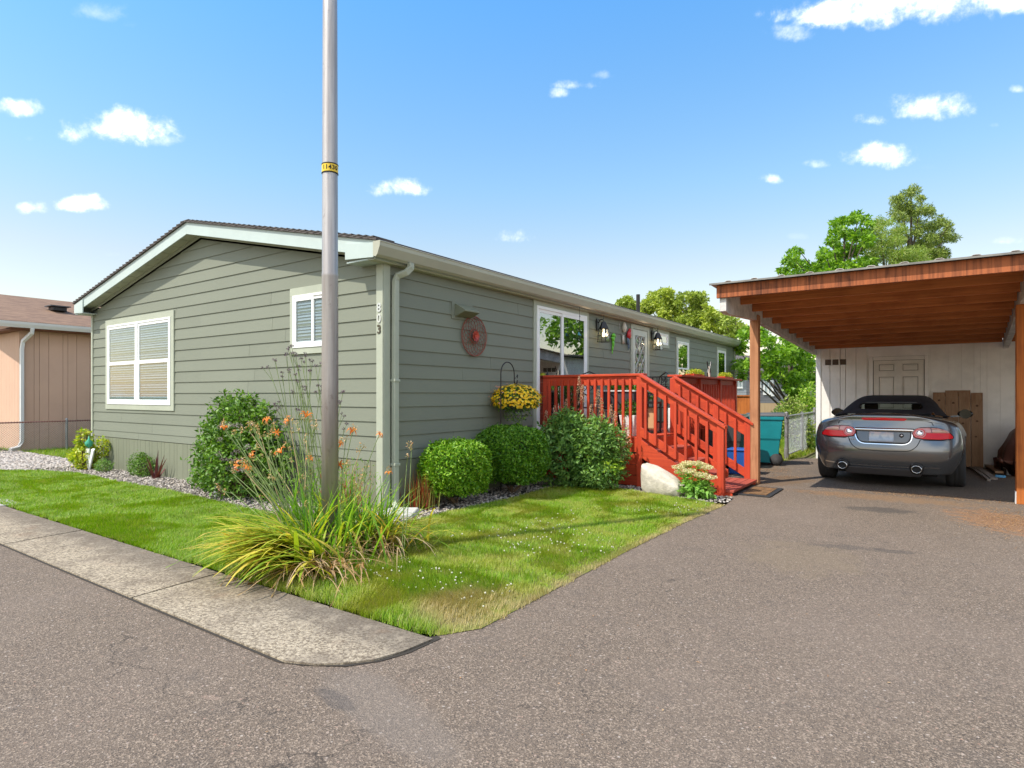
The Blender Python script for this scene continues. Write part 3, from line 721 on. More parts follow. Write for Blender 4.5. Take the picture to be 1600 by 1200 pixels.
# right face: sliding door and windows
sd_tr = (3.30, 5.23, .76, 2.985)
mb = MB(); wbox(mb, 'r', 3.30, 3.38, 0, .030, .78, 2.985); wbox(mb, 'r', 5.14, 5.23, 0, .030, .78, 2.985); wbox(mb, 'r', 3.38, 5.14, 0, .030, 2.90, 2.985)
sdoor = mb.build('sliding_door', M['trim'], house, bevel=.002)
mb = MB(); ring(mb, 'r', 3.38, 5.14, .78, 2.90, .05, 0, .045); mb.build('frame', M['white'], sdoor, bevel=.003)
mb = MB(); wbox(mb, 'r', 3.4, 5.12, .001, .003, .8, 2.88); mb.build('dark_backing', M['dark'], sdoor)
for (b0, b1, oo) in ((3.42, 4.27, .028), (4.20, 5.10, .040)):
    mb = MB(); ring(mb, 'r', b0, b1, .83, 2.86, .065, .012, oo); mb.build('sash', M['white'], sdoor, bevel=.003)
    mb = MB(); wbox(mb, 'r', b0 + .065, b1 - .065, oo - .012, oo - .008, .9, 2.80); mb.build('pane', M['glassr'], sdoor)
M['curtain'] = pmat('pale green curtain', (.45, .55, .46), .8)
mb = MB(); a = 4.46
for k in range(9):
    y = a + k * .055; mb.box(.006 + .006 * (k % 2), .009 + .006 * (k % 2), y, y + .056, .9, 2.8)
mb.build('curtain', M['curtain'], sdoor)
window('r', (8.46, 9.52, 2.56, 2.985), (8.56, 9.42, 2.63, 2.90), [(8.59, 9.39, 2.66, 2.87, .03, .03)], blind=False, glass='glassr')
window('r', (10.02, 11.04, 1.2, 2.90), (10.10, 10.96, 1.28, 2.80), [(10.13, 10.93, 2.08, 2.77, .030, .04), (10.13, 10.93, 1.31, 2.12, .036, .04)], blind=False, glass='glassr')
window('r', (13.56, 14.56, 1.2, 2.87), (13.64, 14.48, 1.28, 2.78), [(13.67, 14.45, 1.31, 2.75, .030, .04)], blind=False, glass='glassr')
# trim above the windows reaching the eave
MB().box(.0, .022, 8.46, 9.52, 2.986, 2.99).build('head_trim', M['trim'], house)
# entry door with leaded oval-curl glass
mb = MB(); wbox(mb, 'r', 7.20, 7.30, 0, .032, .78, 2.96); wbox(mb, 'r', 8.13, 8.23, 0, .032, .78, 2.96); wbox(mb, 'r', 7.30, 8.13, 0, .032, 2.87, 2.96)
M['doorpaint'] = pmat('pale sage door', (.50, .54, .46), .5, var=.04)
ed = mb.build('entry_door', M['trim'], house, bevel=.002)
mb = MB(); ring(mb, 'r', 7.31, 8.12, .79, 2.86, .13, .004, .022); mb.build('door_leaf', M['doorpaint'], ed, bevel=.003)
mb = MB(); wbox(mb, 'r', 7.44, 7.99, .003, .006, .92, 2.73); mb.build('dark_backing', M['dark'], ed)
mb = MB(); wbox(mb, 'r', 7.44, 7.99, .010, .013, .92, 2.73); mb.build('pane', M['glass'], ed)
mb = MB()
for k in range(2):
    for s in (1, -1):
        pts = [(.018, 7.58 + k * .27 + s * .10 * math.sin(t * 3.1), .95 + t * .295) for t in np.linspace(0, 6, 40)]; mb.tube(pts, .012, 5)
M['lead'] = pmat('bevelled glass border', (.45, .46, .42), .3); mb.build('leading', M['lead'], ed)
MB().lathe([(.0, .02), (.03, .025), (.034, .05), (.02, .07), (0, .072)], (0, 7.38, 1.75), 12, 'x').build('handle', M['galv'], ed)
# vent hood on the wall
mb = MB().prism([(.0, 2.49), (.0, 2.67), (.03, 2.67), (.20, 2.575), (.20, 2.555), (.06, 2.50)], 'xz', 1.30, 1.63)
mb.build('vent_hood', M['skirt'], house, bevel=.004)
MB().box(.0, .022, 1.24, 1.70, 2.46, 2.70).build('vent_plate', M['siding'], house)
# small lightless socket near the corner under the eave
def text_mesh(name, s, size, material, parent, loc, rot, ext=.004, font_bold=False, shear=0):
    cu = bpy.data.curves.new(name, 'FONT'); cu.body = s; cu.size = size; cu.extrude = ext; cu.align_x = 'CENTER'; cu.align_y = 'CENTER'; cu.shear = shear; cu.offset = .002 * size / .1
    t = bpy.data.objects.new(name, cu); COL.objects.link(t); bpy.context.view_layer.update()
    me = bpy.data.meshes.new_from_object(t.evaluated_get(bpy.context.evaluated_depsgraph_get())); bpy.data.objects.remove(t)
    me.transform(Matrix.Translation(Vector(loc)) @ rot.to_4x4())
    me.materials.clear(); return link_mesh(name, me, material, parent)
FRONT = Matrix(((1, 0, 0), (0, 0, -1), (0, 1, 0)))       # text plane facing -Y
M['numsilver'] = pmat('brushed metal digits', (.60, .60, .58), .25, metal=.9); M['numdark'] = pmat('bronze digits', (.10, .085, .06), .35, metal=.6)
text_mesh('house_number', '8', .145, M['numsilver'], house, (-.035, -.036, 2.455), FRONT)
text_mesh('house_number', '0', .145, M['numsilver'], house, (-.035, -.036, 2.325), FRONT)
text_mesh('house_number', '3', .145, M['numdark'], house, (-.035, -.036, 2.195), FRONT)

# ------------------------------------------------ things hung on the wall
medal = thing('wall_medallion', 'round rust red wire flower hung on the green siding', 'wall ornament', (.02, 1.71, 2.25))
mb = MB(); C0 = Vector((.04, 1.71, 2.25)); Rr = .285
def circ(c, r, y0=0, n=40, x=0): return [Vector((c.x + x, c.y + r * math.cos(2 * math.pi * k / n), c.z + r * math.sin(2 * math.pi * k / n))) for k in range(n + 1)]
mb.tube(circ(C0, Rr), .0055, 6, False); mb.tube(circ(C0, .10), .005, 6, False)
for k in range(16):
    a = 2 * math.pi * k / 16; c = C0 + Vector((0, math.cos(a), math.sin(a))) * .145; mb.tube(circ(c, .135, n=24), .0035, 5, False)
mb.build('wire_rings', M['rust'], medal)
mb = MB()
for ring_, n_, r_ in ((0, 9, .085), (1, 7, .055)):
    for k in range(n_):
        a = 2 * math.pi * (k + ring_ * .5) / n_; d = Vector((0, math.cos(a), math.sin(a))); s = Vector((0, -math.sin(a), math.cos(a)))
        c = C0 + Vector((.012 + .02 * ring_, 0, 0)); b = len(mb.v)
        mb.v += [tuple(c), tuple(c + d * r_ * .6 + s * r_ * .34 + Vector((.012, 0, 0))), tuple(c + d * r_ + Vector((.022, 0, 0))), tuple(c + d * r_ * .6 - s * r_ * .34 + Vector((.012, 0, 0)))]; mb.f.append((b, b + 1, b + 2, b + 3))
mb.lathe([(0, -.01), (.022, 0), (.02, .035), (0, .045)], C0, 10, 'x')
mb.build('flower', pmat('red enamel petals', (.42, .05, .025), .5), medal)

M['bulb'] = pmat('lit bulb', (1, .85, .6), .4, emit=((1, .78, .45), 4.0)); M['lampglass'] = glassmat('lantern glass', (.9, .88, .8), base=.08)
def lantern(y, z, label):
    t = thing('wall_lantern', label, 'lantern', (.0, y, z), 'lit black lanterns on the long wall')
    MB().box(.02, .045, y - .055, y + .055, z + .02, z + .26).build('wall_plate', M['black'], t, bevel=.004)
    ct = Vector((.16, y, z))
    mb = MB().tube([(.04, y, z + .17), (.09, y, z + .24), (.15, y, z + .245), (.16, y, z + .18)], .010, 8).lathe([(.006, .245), (.008, .29), (.001, .33)], (.16, y, z), 8)
    mb.build('arm', M['black'], t)
    mb = MB(); mb.lathe([(.012, .20), (.045, .19), (.075, .12), (.10, .07), (.10, .05), (.0, .05)], (.16, y, z), 4); mb.build('cap', M['black'], t)
    mb = MB()
    for sx in (-1, 1):
        for sy in (-1, 1): mb.bar((.16 + sx * .068, y + sy * .068, z + .055), (.16 + sx * .088, y + sy * .088, z - .20), .010, .010)
    for zz, r in ((.05, .074), (-.07, .084), (-.20, .094)):
        for s in (-1, 1): mb.box(.16 - r, .16 + r, y + s * r - .005, y + s * r + .005, z + zz - .005, z + zz + .005).box(.16 + s * r - .005, .16 + s * r + .005, y - r, y + r, z + zz - .006, z + zz + .004)
    mb.build('cage', M['black'], t)
    mb = MB()
    for s in (-1, 1):
        mb.add([(.16 - .07, y + s * .07, z + .05), (.16 + .07, y + s * .07, z + .05), (.16 + .09, y + s * .09, z - .195), (.16 - .09, y + s * .09, z - .195)], [(0, 1, 2, 3)])
        mb.add([(.16 + s * .07, y - .07, z + .05), (.16 + s * .07, y + .07, z + .05), (.16 + s * .09, y + .09, z - .195), (.16 + s * .09, y - .09, z - .195)], [(0, 1, 2, 3)])
    mb.build('lantern_glass', M['lampglass'], t)
    MB().lathe([(0, -.10), (.02, -.09), (.03, -.065), (.022, -.03), (.012, .0), (.012, .05), (0, .05)], (.16, y, z), 12).build('bulb', M['bulb'], t, smooth=True)
    pl = bpy.data.lights.new('lamp_light', 'POINT'); pl.energy = 1.2; pl.color = (1, .78, .5); pl.shadow_soft_size = .03
    po = bpy.data.objects.new('lamp_light', pl); COL.objects.link(po); po.parent = t; po.location = (.26, 0, -.06)
lantern(5.60, 2.64, 'lit black lantern beside the sliding glass door')
lantern(8.42, 2.66, 'lit black lantern beside the small high window, right of the door')

t = thing('wire_wall_ornament', 'round wire ornament with a pale bird shape on the wall', 'wall ornament', (.0, 6.78, 2.85))
mb = MB(); mb.tube(circ(Vector((.035, 6.78, 2.86)), .19, n=32), .004, 5, False)
for s in (-1, 1): mb.tube(circ(Vector((.035, 6.78 + s * .12, 2.86)), .08, n=20), .003, 5, False)
mb.build('wire_ring', M['galvdull'], t)
M['cream'] = pmat('cream enamel', (.55, .50, .40), .5)
MB().lathe([(0, -.11), (.04, -.08), (.055, 0), (.03, .09), (0, .11)], (.05, 6.80, 2.84), 12).box(.03, .04, 6.74, 6.84, 2.50, 2.68).build('pale_centre', M['cream'], t, smooth=True)
def sculpt(name, blobs, material, parent):
    v, f = ico_sphere(2); mb = MB()
    for (c, r) in blobs: mb.add([(c[0] + p[0] * r[0], c[1] + p[1] * r[1], c[2] + p[2] * r[2]) for p in v], [tuple(q) for q in f])
    return mb.build(name, material, parent, smooth=True)
t = thing('green_lizard_ornament', 'bright green lizard ornament climbing the wall', 'wall ornament', (0, 6.27, 2.48))
M['lime'] = pmat('lime green enamel', (.12, .48, .02), .35)
y = 6.27
sculpt('body', [((.045, y, 2.56), (.03, .055, .07)), ((.05, y + .01, 2.63), (.035, .075, .045)), ((.045, y, 2.46), (.025, .04, .08)), ((.04, y - .02, 2.37), (.018, .025, .07)), ((.038, y - .03, 2.29), (.01, .014, .05)),
    ((.045, y + .08, 2.60), (.02, .045, .015)), ((.045, y - .06, 2.57), (.02, .04, .015))], M['lime'], t)
t = thing('red_bird_ornament', 'red and blue bird ornament hung beside the entry door', 'wall ornament', (0, 7.03, 2.6))
M['birdred'] = pmat('red enamel', (.45, .015, .02), .35); M['birdblue'] = pmat('slate blue enamel', (.07, .11, .16), .4)
y = 7.02; sculpt('body', [((.06, y, 2.70), (.045, .085, .10)), ((.07, y + .01, 2.79), (.035, .05, .05))], M['birdred'], t)
sculpt('tail', [((.05, y - .03, 2.57), (.03, .05, .09)), ((.05, y + .03, 2.50), (.015, .02, .10)), ((.05, y - .02, 2.46), (.012, .015, .10))], M['birdblue'], t)
t = thing('wind_chime', 'thin wind chime with a teal bird hanging from the gutter', 'wind chime', (.3, 4.45, 3.05))
mb = MB().tube([(.16, 4.62, 3.02), (.16, 4.63, 2.55)], .004, 6)
for zz in (2.84, 2.76, 2.66): mb.lathe([(0, -.014), (.014, 0), (0, .014)], (.16, 4.63, zz), 8)
for a in range(5): mb.tube([(.16 + .03 * math.cos(a * 1.26), 4.63 + .03 * math.sin(a * 1.26), 2.56), (.16 + .03 * math.cos(a * 1.26), 4.63 + .03 * math.sin(a * 1.26), 2.40)], .004, 5)
mb.build('chime_string', M['black'], t)
sculpt('bird', [((.16, 4.63, 2.50), (.02, .07, .02)), ((.16, 4.60, 2.52), (.015, .03, .03))], pmat('teal glass', (.05, .25, .30), .2), t)

# ------------------------------------------------ splash block
t = MB().hexa([(.14, -.42, .0), (.62, -.12, .0), (.40, .22, .0), (.10, .02, .0), (.16, -.40, .055), (.60, -.13, .055), (.39, .20, .07), (.12, .02, .07)])
o = t.build('splash_block', M['concrete_block'], None, loc=(.3, -.1, 0), bevel=.012); setp(o, 'pale concrete splash block under the downspout', 'splash block')
# ------------------------------------------------------------------ red deck with stairs
deck = thing('deck', 'red stained timber deck with railings and a flight of stairs', 'deck', (0, 3.6, 0))
ZF = .76; DX = 1.80; DY0, DY1 = 3.62, 9.0
mb = MB(); y = DY0
while y < DY1 - .05: mb.box(.02, DX, y, min(y + .138, DY1), ZF - .028, ZF); y += .143
mb.build('floor', M['redx'], deck, bevel=.003)
MB().box(.02, DX - .095, DY0 - .0, DY0 + .035, ZF - .23, ZF - .03).build('rim_joist', M['redx'], deck, bevel=.003)
MB().box(DX - .035, DX, 5.1, DY1, ZF - .23, ZF - .03).build('rim_joist', M['redy'], deck, bevel=.003)
for k, (z0, z1) in enumerate(((.02, .17), (.176, .335), (.341, .505))):
    MB().box(.02, DX - .095, DY0 + .006, DY0 + .026, z0, z1).build('skirt_board', M['redx'], deck, bevel=.003)
mb = MB()
y = 5.1
while y < DY1: mb.box(DX - .03, DX - .012, y, y + .088, .03, ZF - .235); y += .095
mb.build('side_skirt', M['red'], deck)
def post(x, y, z1, z0=0.0, w=.09, mat='red', name='post'): return MB().box(x - w / 2, x + w / 2, y - w / 2, y + w / 2, z0, z1).build(name, M[mat], deck, bevel=.005)
post(.055, 3.65, 1.70); post(DX - .045, 3.62, 1.70); post(DX - .045, 5.05, 1.70)
post(DX - .045, 6.45, 1.72); post(DX - .045, 7.75, 1.72); post(DX - .045, 8.95, 1.72)
MB().box(-.02 + .05, DX + .03, 3.565, 3.705, 1.70, 1.738).build('cap_rail', M['redx'], deck, bevel=.006)
MB().box(.10, DX - .09, 3.60, 3.638, 1.56, 1.70).build('top_rail', M['redx'], deck, bevel=.004)
for k in range(13):
    x = .16 + k * .121
    MB().box(x - .019, x + .019, 3.562, 3.60, .60, 1.655).build('baluster', M['red'], deck, bevel=.003)
# railing along the far long side, with a wide shelf on top
MB().box(DX - .17, DX + .09, 5.1, 9.08, 1.725, 1.76).build('shelf_rail', M['redy'], deck, bevel=.005)
MB().box(DX - .09, DX - .05, 5.1, 8.9, 1.585, 1.72).build('top_rail', M['redy'], deck, bevel=.004)
MB().box(DX - .09, DX - .05, 5.1, 8.9, .84, .90).build('bottom_rail', M['redy'], deck, bevel=.004)
y = 5.18
while y < 8.88:
    if min(abs(y - 6.45), abs(y - 7.75)) > .06: MB().box(DX - .05, DX - .015, y - .017, y + .017, .70, 1.62).build('baluster', M['red'], deck, bevel=.003)
    y += .115
# stairs
SY0, SY1 = 3.52, 4.98
slope = -.60
def srail(y, name_z, w, t, z_at0, x0, x1, nm): # sloped board whose top passes z_at0 at x=1.8
    f = lambda x: z_at0 + slope * (x - 1.8)
    return MB().hexa([(x0, y - t / 2, f(x0) - w), (x1, y - t / 2, f(x1) - w), (x1, y + t / 2, f(x1) - w), (x0, y + t / 2, f(x0) - w), (x0, y - t / 2, f(x0)), (x1, y - t / 2, f(x1)), (x1, y + t / 2, f(x1)), (x0, y + t / 2, f(x0))]).build(nm, M['redx'], deck, bevel=.004)
srail(SY0, 0, .04, .14, 1.735, 1.80, 3.07, 'handrail'); srail(SY1 + .02, 0, .04, .14, 1.735, 1.80, 3.09, 'handrail')
srail(SY0, 0, .145, .036, 1.695, 1.80, 2.97, 'top_rail'); srail(SY1 + .02, 0, .24, .036, 1.695, 1.80, 2.97, 'top_rail')
srail(SY0, 0, .14, .036, .93, 1.80, 2.955, 'bottom_rail'); srail(SY1 + .02, 0, .14, .036, .93, 1.80, 2.955, 'bottom_rail')
srail(SY0 + .03, 0, .27, .038, .735, 1.80, 2.70, 'stringer'); srail(SY1 - .01, 0, .27, .038, .735, 1.80, 2.70, 'stringer')
for yy in (SY0, SY1 + .02):
    MB().box(2.95, 3.045, yy - .047, yy + .047, .0, 1.735 - .6 * 1.15 - .045).build('post', M['red'], deck, bevel=.005)
post(2.50, SY1 + .02, 1.26, .30)
for k in range(7):
    x = 1.90 + k * .152; f = 1.695 + slope * (x - 1.8)
    MB().box(x - .019, x + .019, SY0 - .058, SY0 - .019, f - .145 - .80 + .06, f - .055).build('baluster', M['red'], deck, bevel=.003)
    if abs(x - 2.5) > .07: MB().box(x - .019, x + .019, SY1 - .038, SY1 + .001, f - .145 - .80 + .06, f - .06).build('baluster', M['red'], deck, bevel=.003)
for k, (z, x0) in enumerate(((.57, 1.80), (.38, 2.09), (.20, 2.38))):
    mb = MB().box(x0, x0 + .145, SY0 + .05, SY1 - .04, z - .035, z).box(x0 + .15, x0 + .30, SY0 + .05, SY1 - .04, z - .035, z); mb.build('tread', M['redfloor'], deck, bevel=.004)
    MB().box(x0 + .005, x0 + .025, SY0 + .05, SY1 - .04, z + .0, z + .155).build('riser', M['redy'], deck)
mb = MB()
for k in range(4): mb.box(2.66 + k * .125, 2.66 + k * .125 + .118, SY0 + .06, SY1 - .05, .045, .08)
mb.build('tread', M['redfloor'], deck, bevel=.004)
MB().box(2.67, 3.13, SY0 + .07, SY0 + .10, .0, .045).box(2.67, 3.13, SY1 - .09, SY1 - .06, .0, .045).build('tread_base', M['redx'], deck)
# soft light fitting hooks: nothing else on the deck belongs to it

# ------------------------------------------------------------------ things on and by the deck
# black wrought chairs and a table
def scroll(c, r, a0, turns, n=26, plane='xz'):
    pts = []
    for k in range(n):
        t = k / (n - 1); a = a0 + turns * 2 * math.pi * t; rr = r * (1 - .8 * t)
        u, v = rr * math.cos(a), rr * math.sin(a)
        pts.append((c[0] + u, c[1], c[2] + v) if plane == 'xz' else (c[0], c[1] + u, c[2] + v))
    return pts
def metal_chair(x, y, rz, label):
    t = thing('patio_chair', label, 'patio chair', (0, 0, 0), 'black metal patio chairs on the deck')
    mb = MB().box(-.23, .23, -.22, .22, .42, .44); mb.build('seat', M['black'], t, bevel=.006)
    mb = MB().tube([(-.22, .22, .43), (-.23, .26, .7), (-.20, .30, .98), (0, .32, 1.06), (.20, .30, .98), (.23, .26, .7), (.22, .22, .43)], .013, 7)
    for k in (-1, 0, 1): mb.tube(scroll((k * .11, .28, .78), .07, 1, 1.6), .008, 5)
    for k in (-1, 1): mb.tube(scroll((k * .06, .29, .92), .06, 2, 1.4), .008, 5)
    mb.build('backrest', M['black'], t)
    for sx in (-1, 1):
        for sy in (-1, 1): MB().tube([(sx * .20, sy * .19, .42), (sx * .22, sy * .21, .2), (sx * .24, sy * .23, .0)], .013, 6).build('leg', M['black'], t)
        MB().tube([(sx * .23, .24, .66), (sx * .25, .05, .68), (sx * .25, -.17, .64), (sx * .22, -.19, .43)], .012, 6).build('armrest', M['black'], t)
    t.location = (x, y, ZF); t.rotation_euler = (0, 0, rz); ORG[t] = Vector((x, y, ZF)); return t
metal_chair(.70, 4.25, .9, 'black scrolled metal chair behind the front railing near the glass door')
metal_chair(1.25, 5.25, -.7, 'black scrolled metal chair nearer the stairs on the deck')
t = thing('patio_table', 'dark covered patio table with a pale rim on the deck', 'table', (.95, 4.75, ZF))
M['cover'] = pmat('dark table cover', (.035, .028, .032), .7, var=.3)
MB().box(.65, 1.32, 4.42, 5.08, ZF + .70, ZF + .73).build('tabletop', pmat('pale table rim', (.45, .44, .42), .4), t, bevel=.006)
MB().box(.67, 1.30, 4.44, 5.06, ZF + .40, ZF + .70).build('cover', M['cover'], t, bevel=.01)
for sx in (.70, 1.27):
    for sy in (4.47, 5.03): MB().tube([(sx, sy, ZF), (sx, sy, ZF + .42)], .016, 6).build('leg', M['black'], t)
# white planter
t = thing('white_planter', 'white square tapered flower pot at the deck corner', 'flower pot', (1.52, 3.86, ZF))
MB().hexa([(1.41, 3.75, ZF + .0), (1.58, 3.75, ZF), (1.58, 3.92, ZF), (1.41, 3.92, ZF), (1.36, 3.70, ZF + .33), (1.63, 3.70, ZF + .33), (1.63, 3.97, ZF + .33), (1.36, 3.97, ZF + .33)]).build('pot', M['white'], t, bevel=.008)
# lantern with a round wooden face and a white cylinder
t = thing('deck_lantern', 'black framed floor lantern with a tan panel on the deck', 'lantern', (1.45, 4.55, ZF))
mb = MB()
for sx in (1.38, 1.60):
    for sy in (4.62, 4.84): mb.bar((sx, sy, ZF), (sx, sy, ZF + .5), .02, .02)
mb.box(1.36, 1.62, 4.60, 4.86, ZF + .0, ZF + .03).box(1.36, 1.62, 4.60, 4.86, ZF + .5, ZF + .53); mb.tube([(1.42, 4.73, ZF + .53), (1.46, 4.73, ZF + .64), (1.52, 4.73, ZF + .64), (1.56, 4.73, ZF + .53)], .008, 6)
mb.build('frame', M['black'], t); MB().box(1.42, 1.56, 4.70, 4.76, ZF + .06, ZF + .44).build('panel', pmat('tan board', (.55, .33, .16), .7), t, bevel=.03)
o = MB().lathe([(.05, 0), (.052, .02), (.052, .40), (.046, .42), (0, .42)], (1.66, 5.2, ZF), 16).build('white_canister', M['white'], None, loc=(1.66, 5.2, ZF), smooth=False); setp(o, 'tall white canister standing at the head of the stairs', 'canister')
# black wrought trellis screen further along the deck
t = thing('metal_trellis', 'black wrought metal screen of close upright bars on the deck', 'screen', (1.0, 6.1, ZF))
mb = MB(); ya = 6.3
for k in range(13): mb.tube([(.62 + k * .088, ya, ZF), (.62 + k * .088, ya, ZF + 1.0)], .009, 5)
mb.build('bars', M['black'], t); MB().bar((.60, ya, ZF + 1.0), (1.70, ya, ZF + 1.0), .03, .03).bar((.60, ya, ZF + .12), (1.70, ya, ZF + .12), .03, .03).bar((.60, ya, ZF + .0), (.60, ya, ZF + 1.01), .03, .03).bar((1.70, ya, ZF + .0), (1.70, ya, ZF + 1.01), .03, .03).build('frame', M['black'], t)
# lyre shaped plant clip standing on the shelf rail
t = thing('lyre_ornament', 'black twin curl metal ornament standing on the rail shelf', 'ornament', (DX - .04, 7.05, 1.76))
mb = MB()
for s in (-1, 1): mb.tube([(DX - .04, 7.05 + s * .07, 1.76), (DX - .04, 7.05 + s * .10, 1.85), (DX - .04, 7.05 + s * .05, 1.93), (DX - .04, 7.05 + s * .10, 2.02), (DX - .04, 7.05 + s * .13, 2.07)], .011, 6)
mb.build('curls', M['black'], t)
MB().tube([(DX - .04, 7.05, 1.76), (DX - .04, 7.05, 1.98)], [.03, .012], 8).build('pale_stem', M['cream'], t)
# mat
t = thing('door_mat', 'brown coir mat with black border at the foot of the stairs', 'doormat', (3.4, 4.15, 0))
MB().box(3.14, 3.60, 3.72, 4.62, .003, .018).build('border', pmat('black rubber', (.02, .02, .02), .7), t, bevel=.004)
MB().box(3.21, 3.53, 3.81, 4.53, .012, .024).build('coir', pmat('coir', (.20, .105, .04), .95, var=.4, vscale=10, bump=.8, bscale=200), t)
# boulder: pale rounded slab leaning by the stairs
def boulder():
    v, f = ico_sphere(4); v = v.copy()
    n = v / np.linalg.norm(v, axis=1)[:, None]
    from mathutils import noise as mn
    out = []
    for p in n:
        q = Vector(p); e = .62
        s = Vector((math.copysign(abs(q.x) ** e, q.x), math.copysign(abs(q.y) ** e, q.y), math.copysign(abs(q.z) ** e, q.z)))
        s = s * (1 + .10 * mn.noise(q * 1.7 + Vector((3, 1, 0))) + .035 * mn.noise(q * 5) + .012 * mn.noise(q * 14))
        x, y, z = s.x * .33, s.y * .13, s.z * .21 + .18
        if z > .19: z -= (x + .1) * .42 * min(1, (z - .19) / .12)
        out.append((x, y, max(z, -.02)))
    mb = MB().add([(2.29 + x * .98 + y * .3, 3.13 + y - x * .18, z) for x, y, z in out], [tuple(q) for q in f])
    o = mb.build('boulder', pmat('cream boulder', (.52, .47, .38), .85, var=.22, vscale=7, bump=.9, bscale=26), None, loc=(2.26, 3.16, 0), smooth=True)
    setp(o, 'cream boulder leaning beside the red deck stairs', 'boulder')
boulder()
# ------------------------------------------------------------------ carport
cp = thing('carport', 'carport of orange cedar rafters, white beams and ribbed metal roof', 'carport', (4.6, 7, 0))
RS = -.06                                    # fall of the roof per metre away from the street
YF = 3.45; SK = .037                         # the structure stands slightly askew to the street
def rz(y): return 2.925 + RS * (y - YF)      # top of rafters
def sx(x, y): return x + SK * (y - YF)
XL, XR = 2.965, 8.6
def cbox(x0, x1, y0, y1, b, t):              # box following skew and fall: b, t measured down from rafter top
    return MB().hexa([(sx(x0, y0), y0, rz(y0) - b), (sx(x1, y0), y0, rz(y0) - b), (sx(x1, y1), y1, rz(y1) - b), (sx(x0, y1), y1, rz(y1) - b), (sx(x0, y0), y0, rz(y0) - t), (sx(x1, y0), y0, rz(y0) - t), (sx(x1, y1), y1, rz(y1) - t), (sx(x0, y1), y1, rz(y1) - t)])
cbox(XL, XR, YF - .04, YF, .178, 0).build('fascia_beam', M['fasciawood'], cp, bevel=.004)
ys = [4.12 + .602 * k for k in range(10)]
for y in ys:
    cbox(3.085, 6.27, y - .02, y + .02, .150, .003).build('rafter', M['cedarx'], cp, bevel=.003)
    cbox(6.38, XR, y - .02, y + .02, .150, .003).build('rafter', M['cedarx'], cp, bevel=.003)
M['deckunder'] = pmat('roof underside boards', (.36, .16, .06), .8, var=.2, vscale=3)
cbox(XL + .02, XR, YF, 9.76, 0, -.008).build('roof_boards', M['deckunder'], cp)
M['beampaint'] = pmat('weathered white beam paint', (.60, .56, .52), .75, var=.28, vscale=5, bump=.5, bscale=25)
for xb in (3.04, 6.325):
    a, b, t, t1 = YF + .002, 9.77, .043, .24
    cbox(xb - t, xb + t, 4.90, b, .245, .004).build('beam', M['beampaint'], cp, bevel=.004)
    mb = MB(); pr_ = [(a, .17), (a, .30), (a + .25, .40)]
    z = lambda y, d: rz(y) - d
    # the projecting end: deeper below the fascia, then a raking cut back to the post
    Y = [a, a + .14, 4.899]; Bt = [.355, .375, .247 + .0]; Tp = [.18, .004, .004]
    for i in range(2):
        y0, y1 = Y[i], Y[i + 1]
        mb.hexa([(sx(xb - t, y0), y0, z(y0, Bt[i])), (sx(xb + t, y0), y0, z(y0, Bt[i])), (sx(xb + t, y1), y1, z(y1, Bt[i + 1])), (sx(xb - t, y1), y1, z(y1, Bt[i + 1])), (sx(xb - t, y0), y0, z(y0, Tp[i])), (sx(xb + t, y0), y0, z(y0, Tp[i])), (sx(xb + t, y1), y1, z(y1, Tp[i + 1])), (sx(xb - t, y1), y1, z(y1, Tp[i + 1]))])
    mb.build('beam_end', M['beampaint'], cp)
MB().box(3.035, 3.165, 4.96, 5.10, 0, rz(5.03) - .155).build('post', M['cedarworn'], cp, bevel=.006)
MB().box(6.31, 6.47, 5.05, 5.20, 0, rz(5.1) - .25).build('post', M['cedar'], cp, bevel=.006)
MB().box(6.302, 6.309, 5.06, 5.19, .0, .16).build('post_bracket', M['white'], cp)
# ribbed metal roof
M['tin'] = pmat('weathered tin', (.46, .43, .39), .6, metal=.2, var=.25, vscale=2.5)
M['tinedge'] = pmat('dull tin edge', (.20, .19, .17), .7, var=.3, vscale=6)
mb = MB(); xs = []; x = 2.89
while x < XR + .1:
    xs += [(x, 0), (x + .205, 0), (x + .225, .015), (x + .255, .018), (x + .285, .015), (x + .305, 0)]; x += .335
ya, yb = 3.34, 9.78
for i, y in enumerate((ya, yb)):
    for (xx, h) in xs: mb.v.append((sx(xx, y), y, rz(y) + .012 + h - (.0 if xx > 2.9 else .004)))
k = len(xs)
MB().hexa([(sx(2.89, 3.335), 3.335, rz(3.335) - .006), (sx(XR, 3.335), 3.335, rz(3.335) - .006), (sx(XR, 3.35), 3.35, rz(3.35) - .006), (sx(2.89, 3.35), 3.35, rz(3.35) - .006), (sx(2.89, 3.335), 3.335, rz(3.335) + .017), (sx(XR, 3.335), 3.335, rz(3.335) + .017), (sx(XR, 3.35), 3.35, rz(3.35) + .017), (sx(2.89, 3.35), 3.35, rz(3.35) + .017)]).build('drip_edge', M['tinedge'], cp)
for i in range(k - 1): mb.f.append((i, i + 1, k + i + 1, k + i))
o = mb.build('roof_sheet', M['tin'], cp); sm = o.modifiers.new('thick', 'SOLIDIFY'); sm.thickness = .006; sm.offset = 1

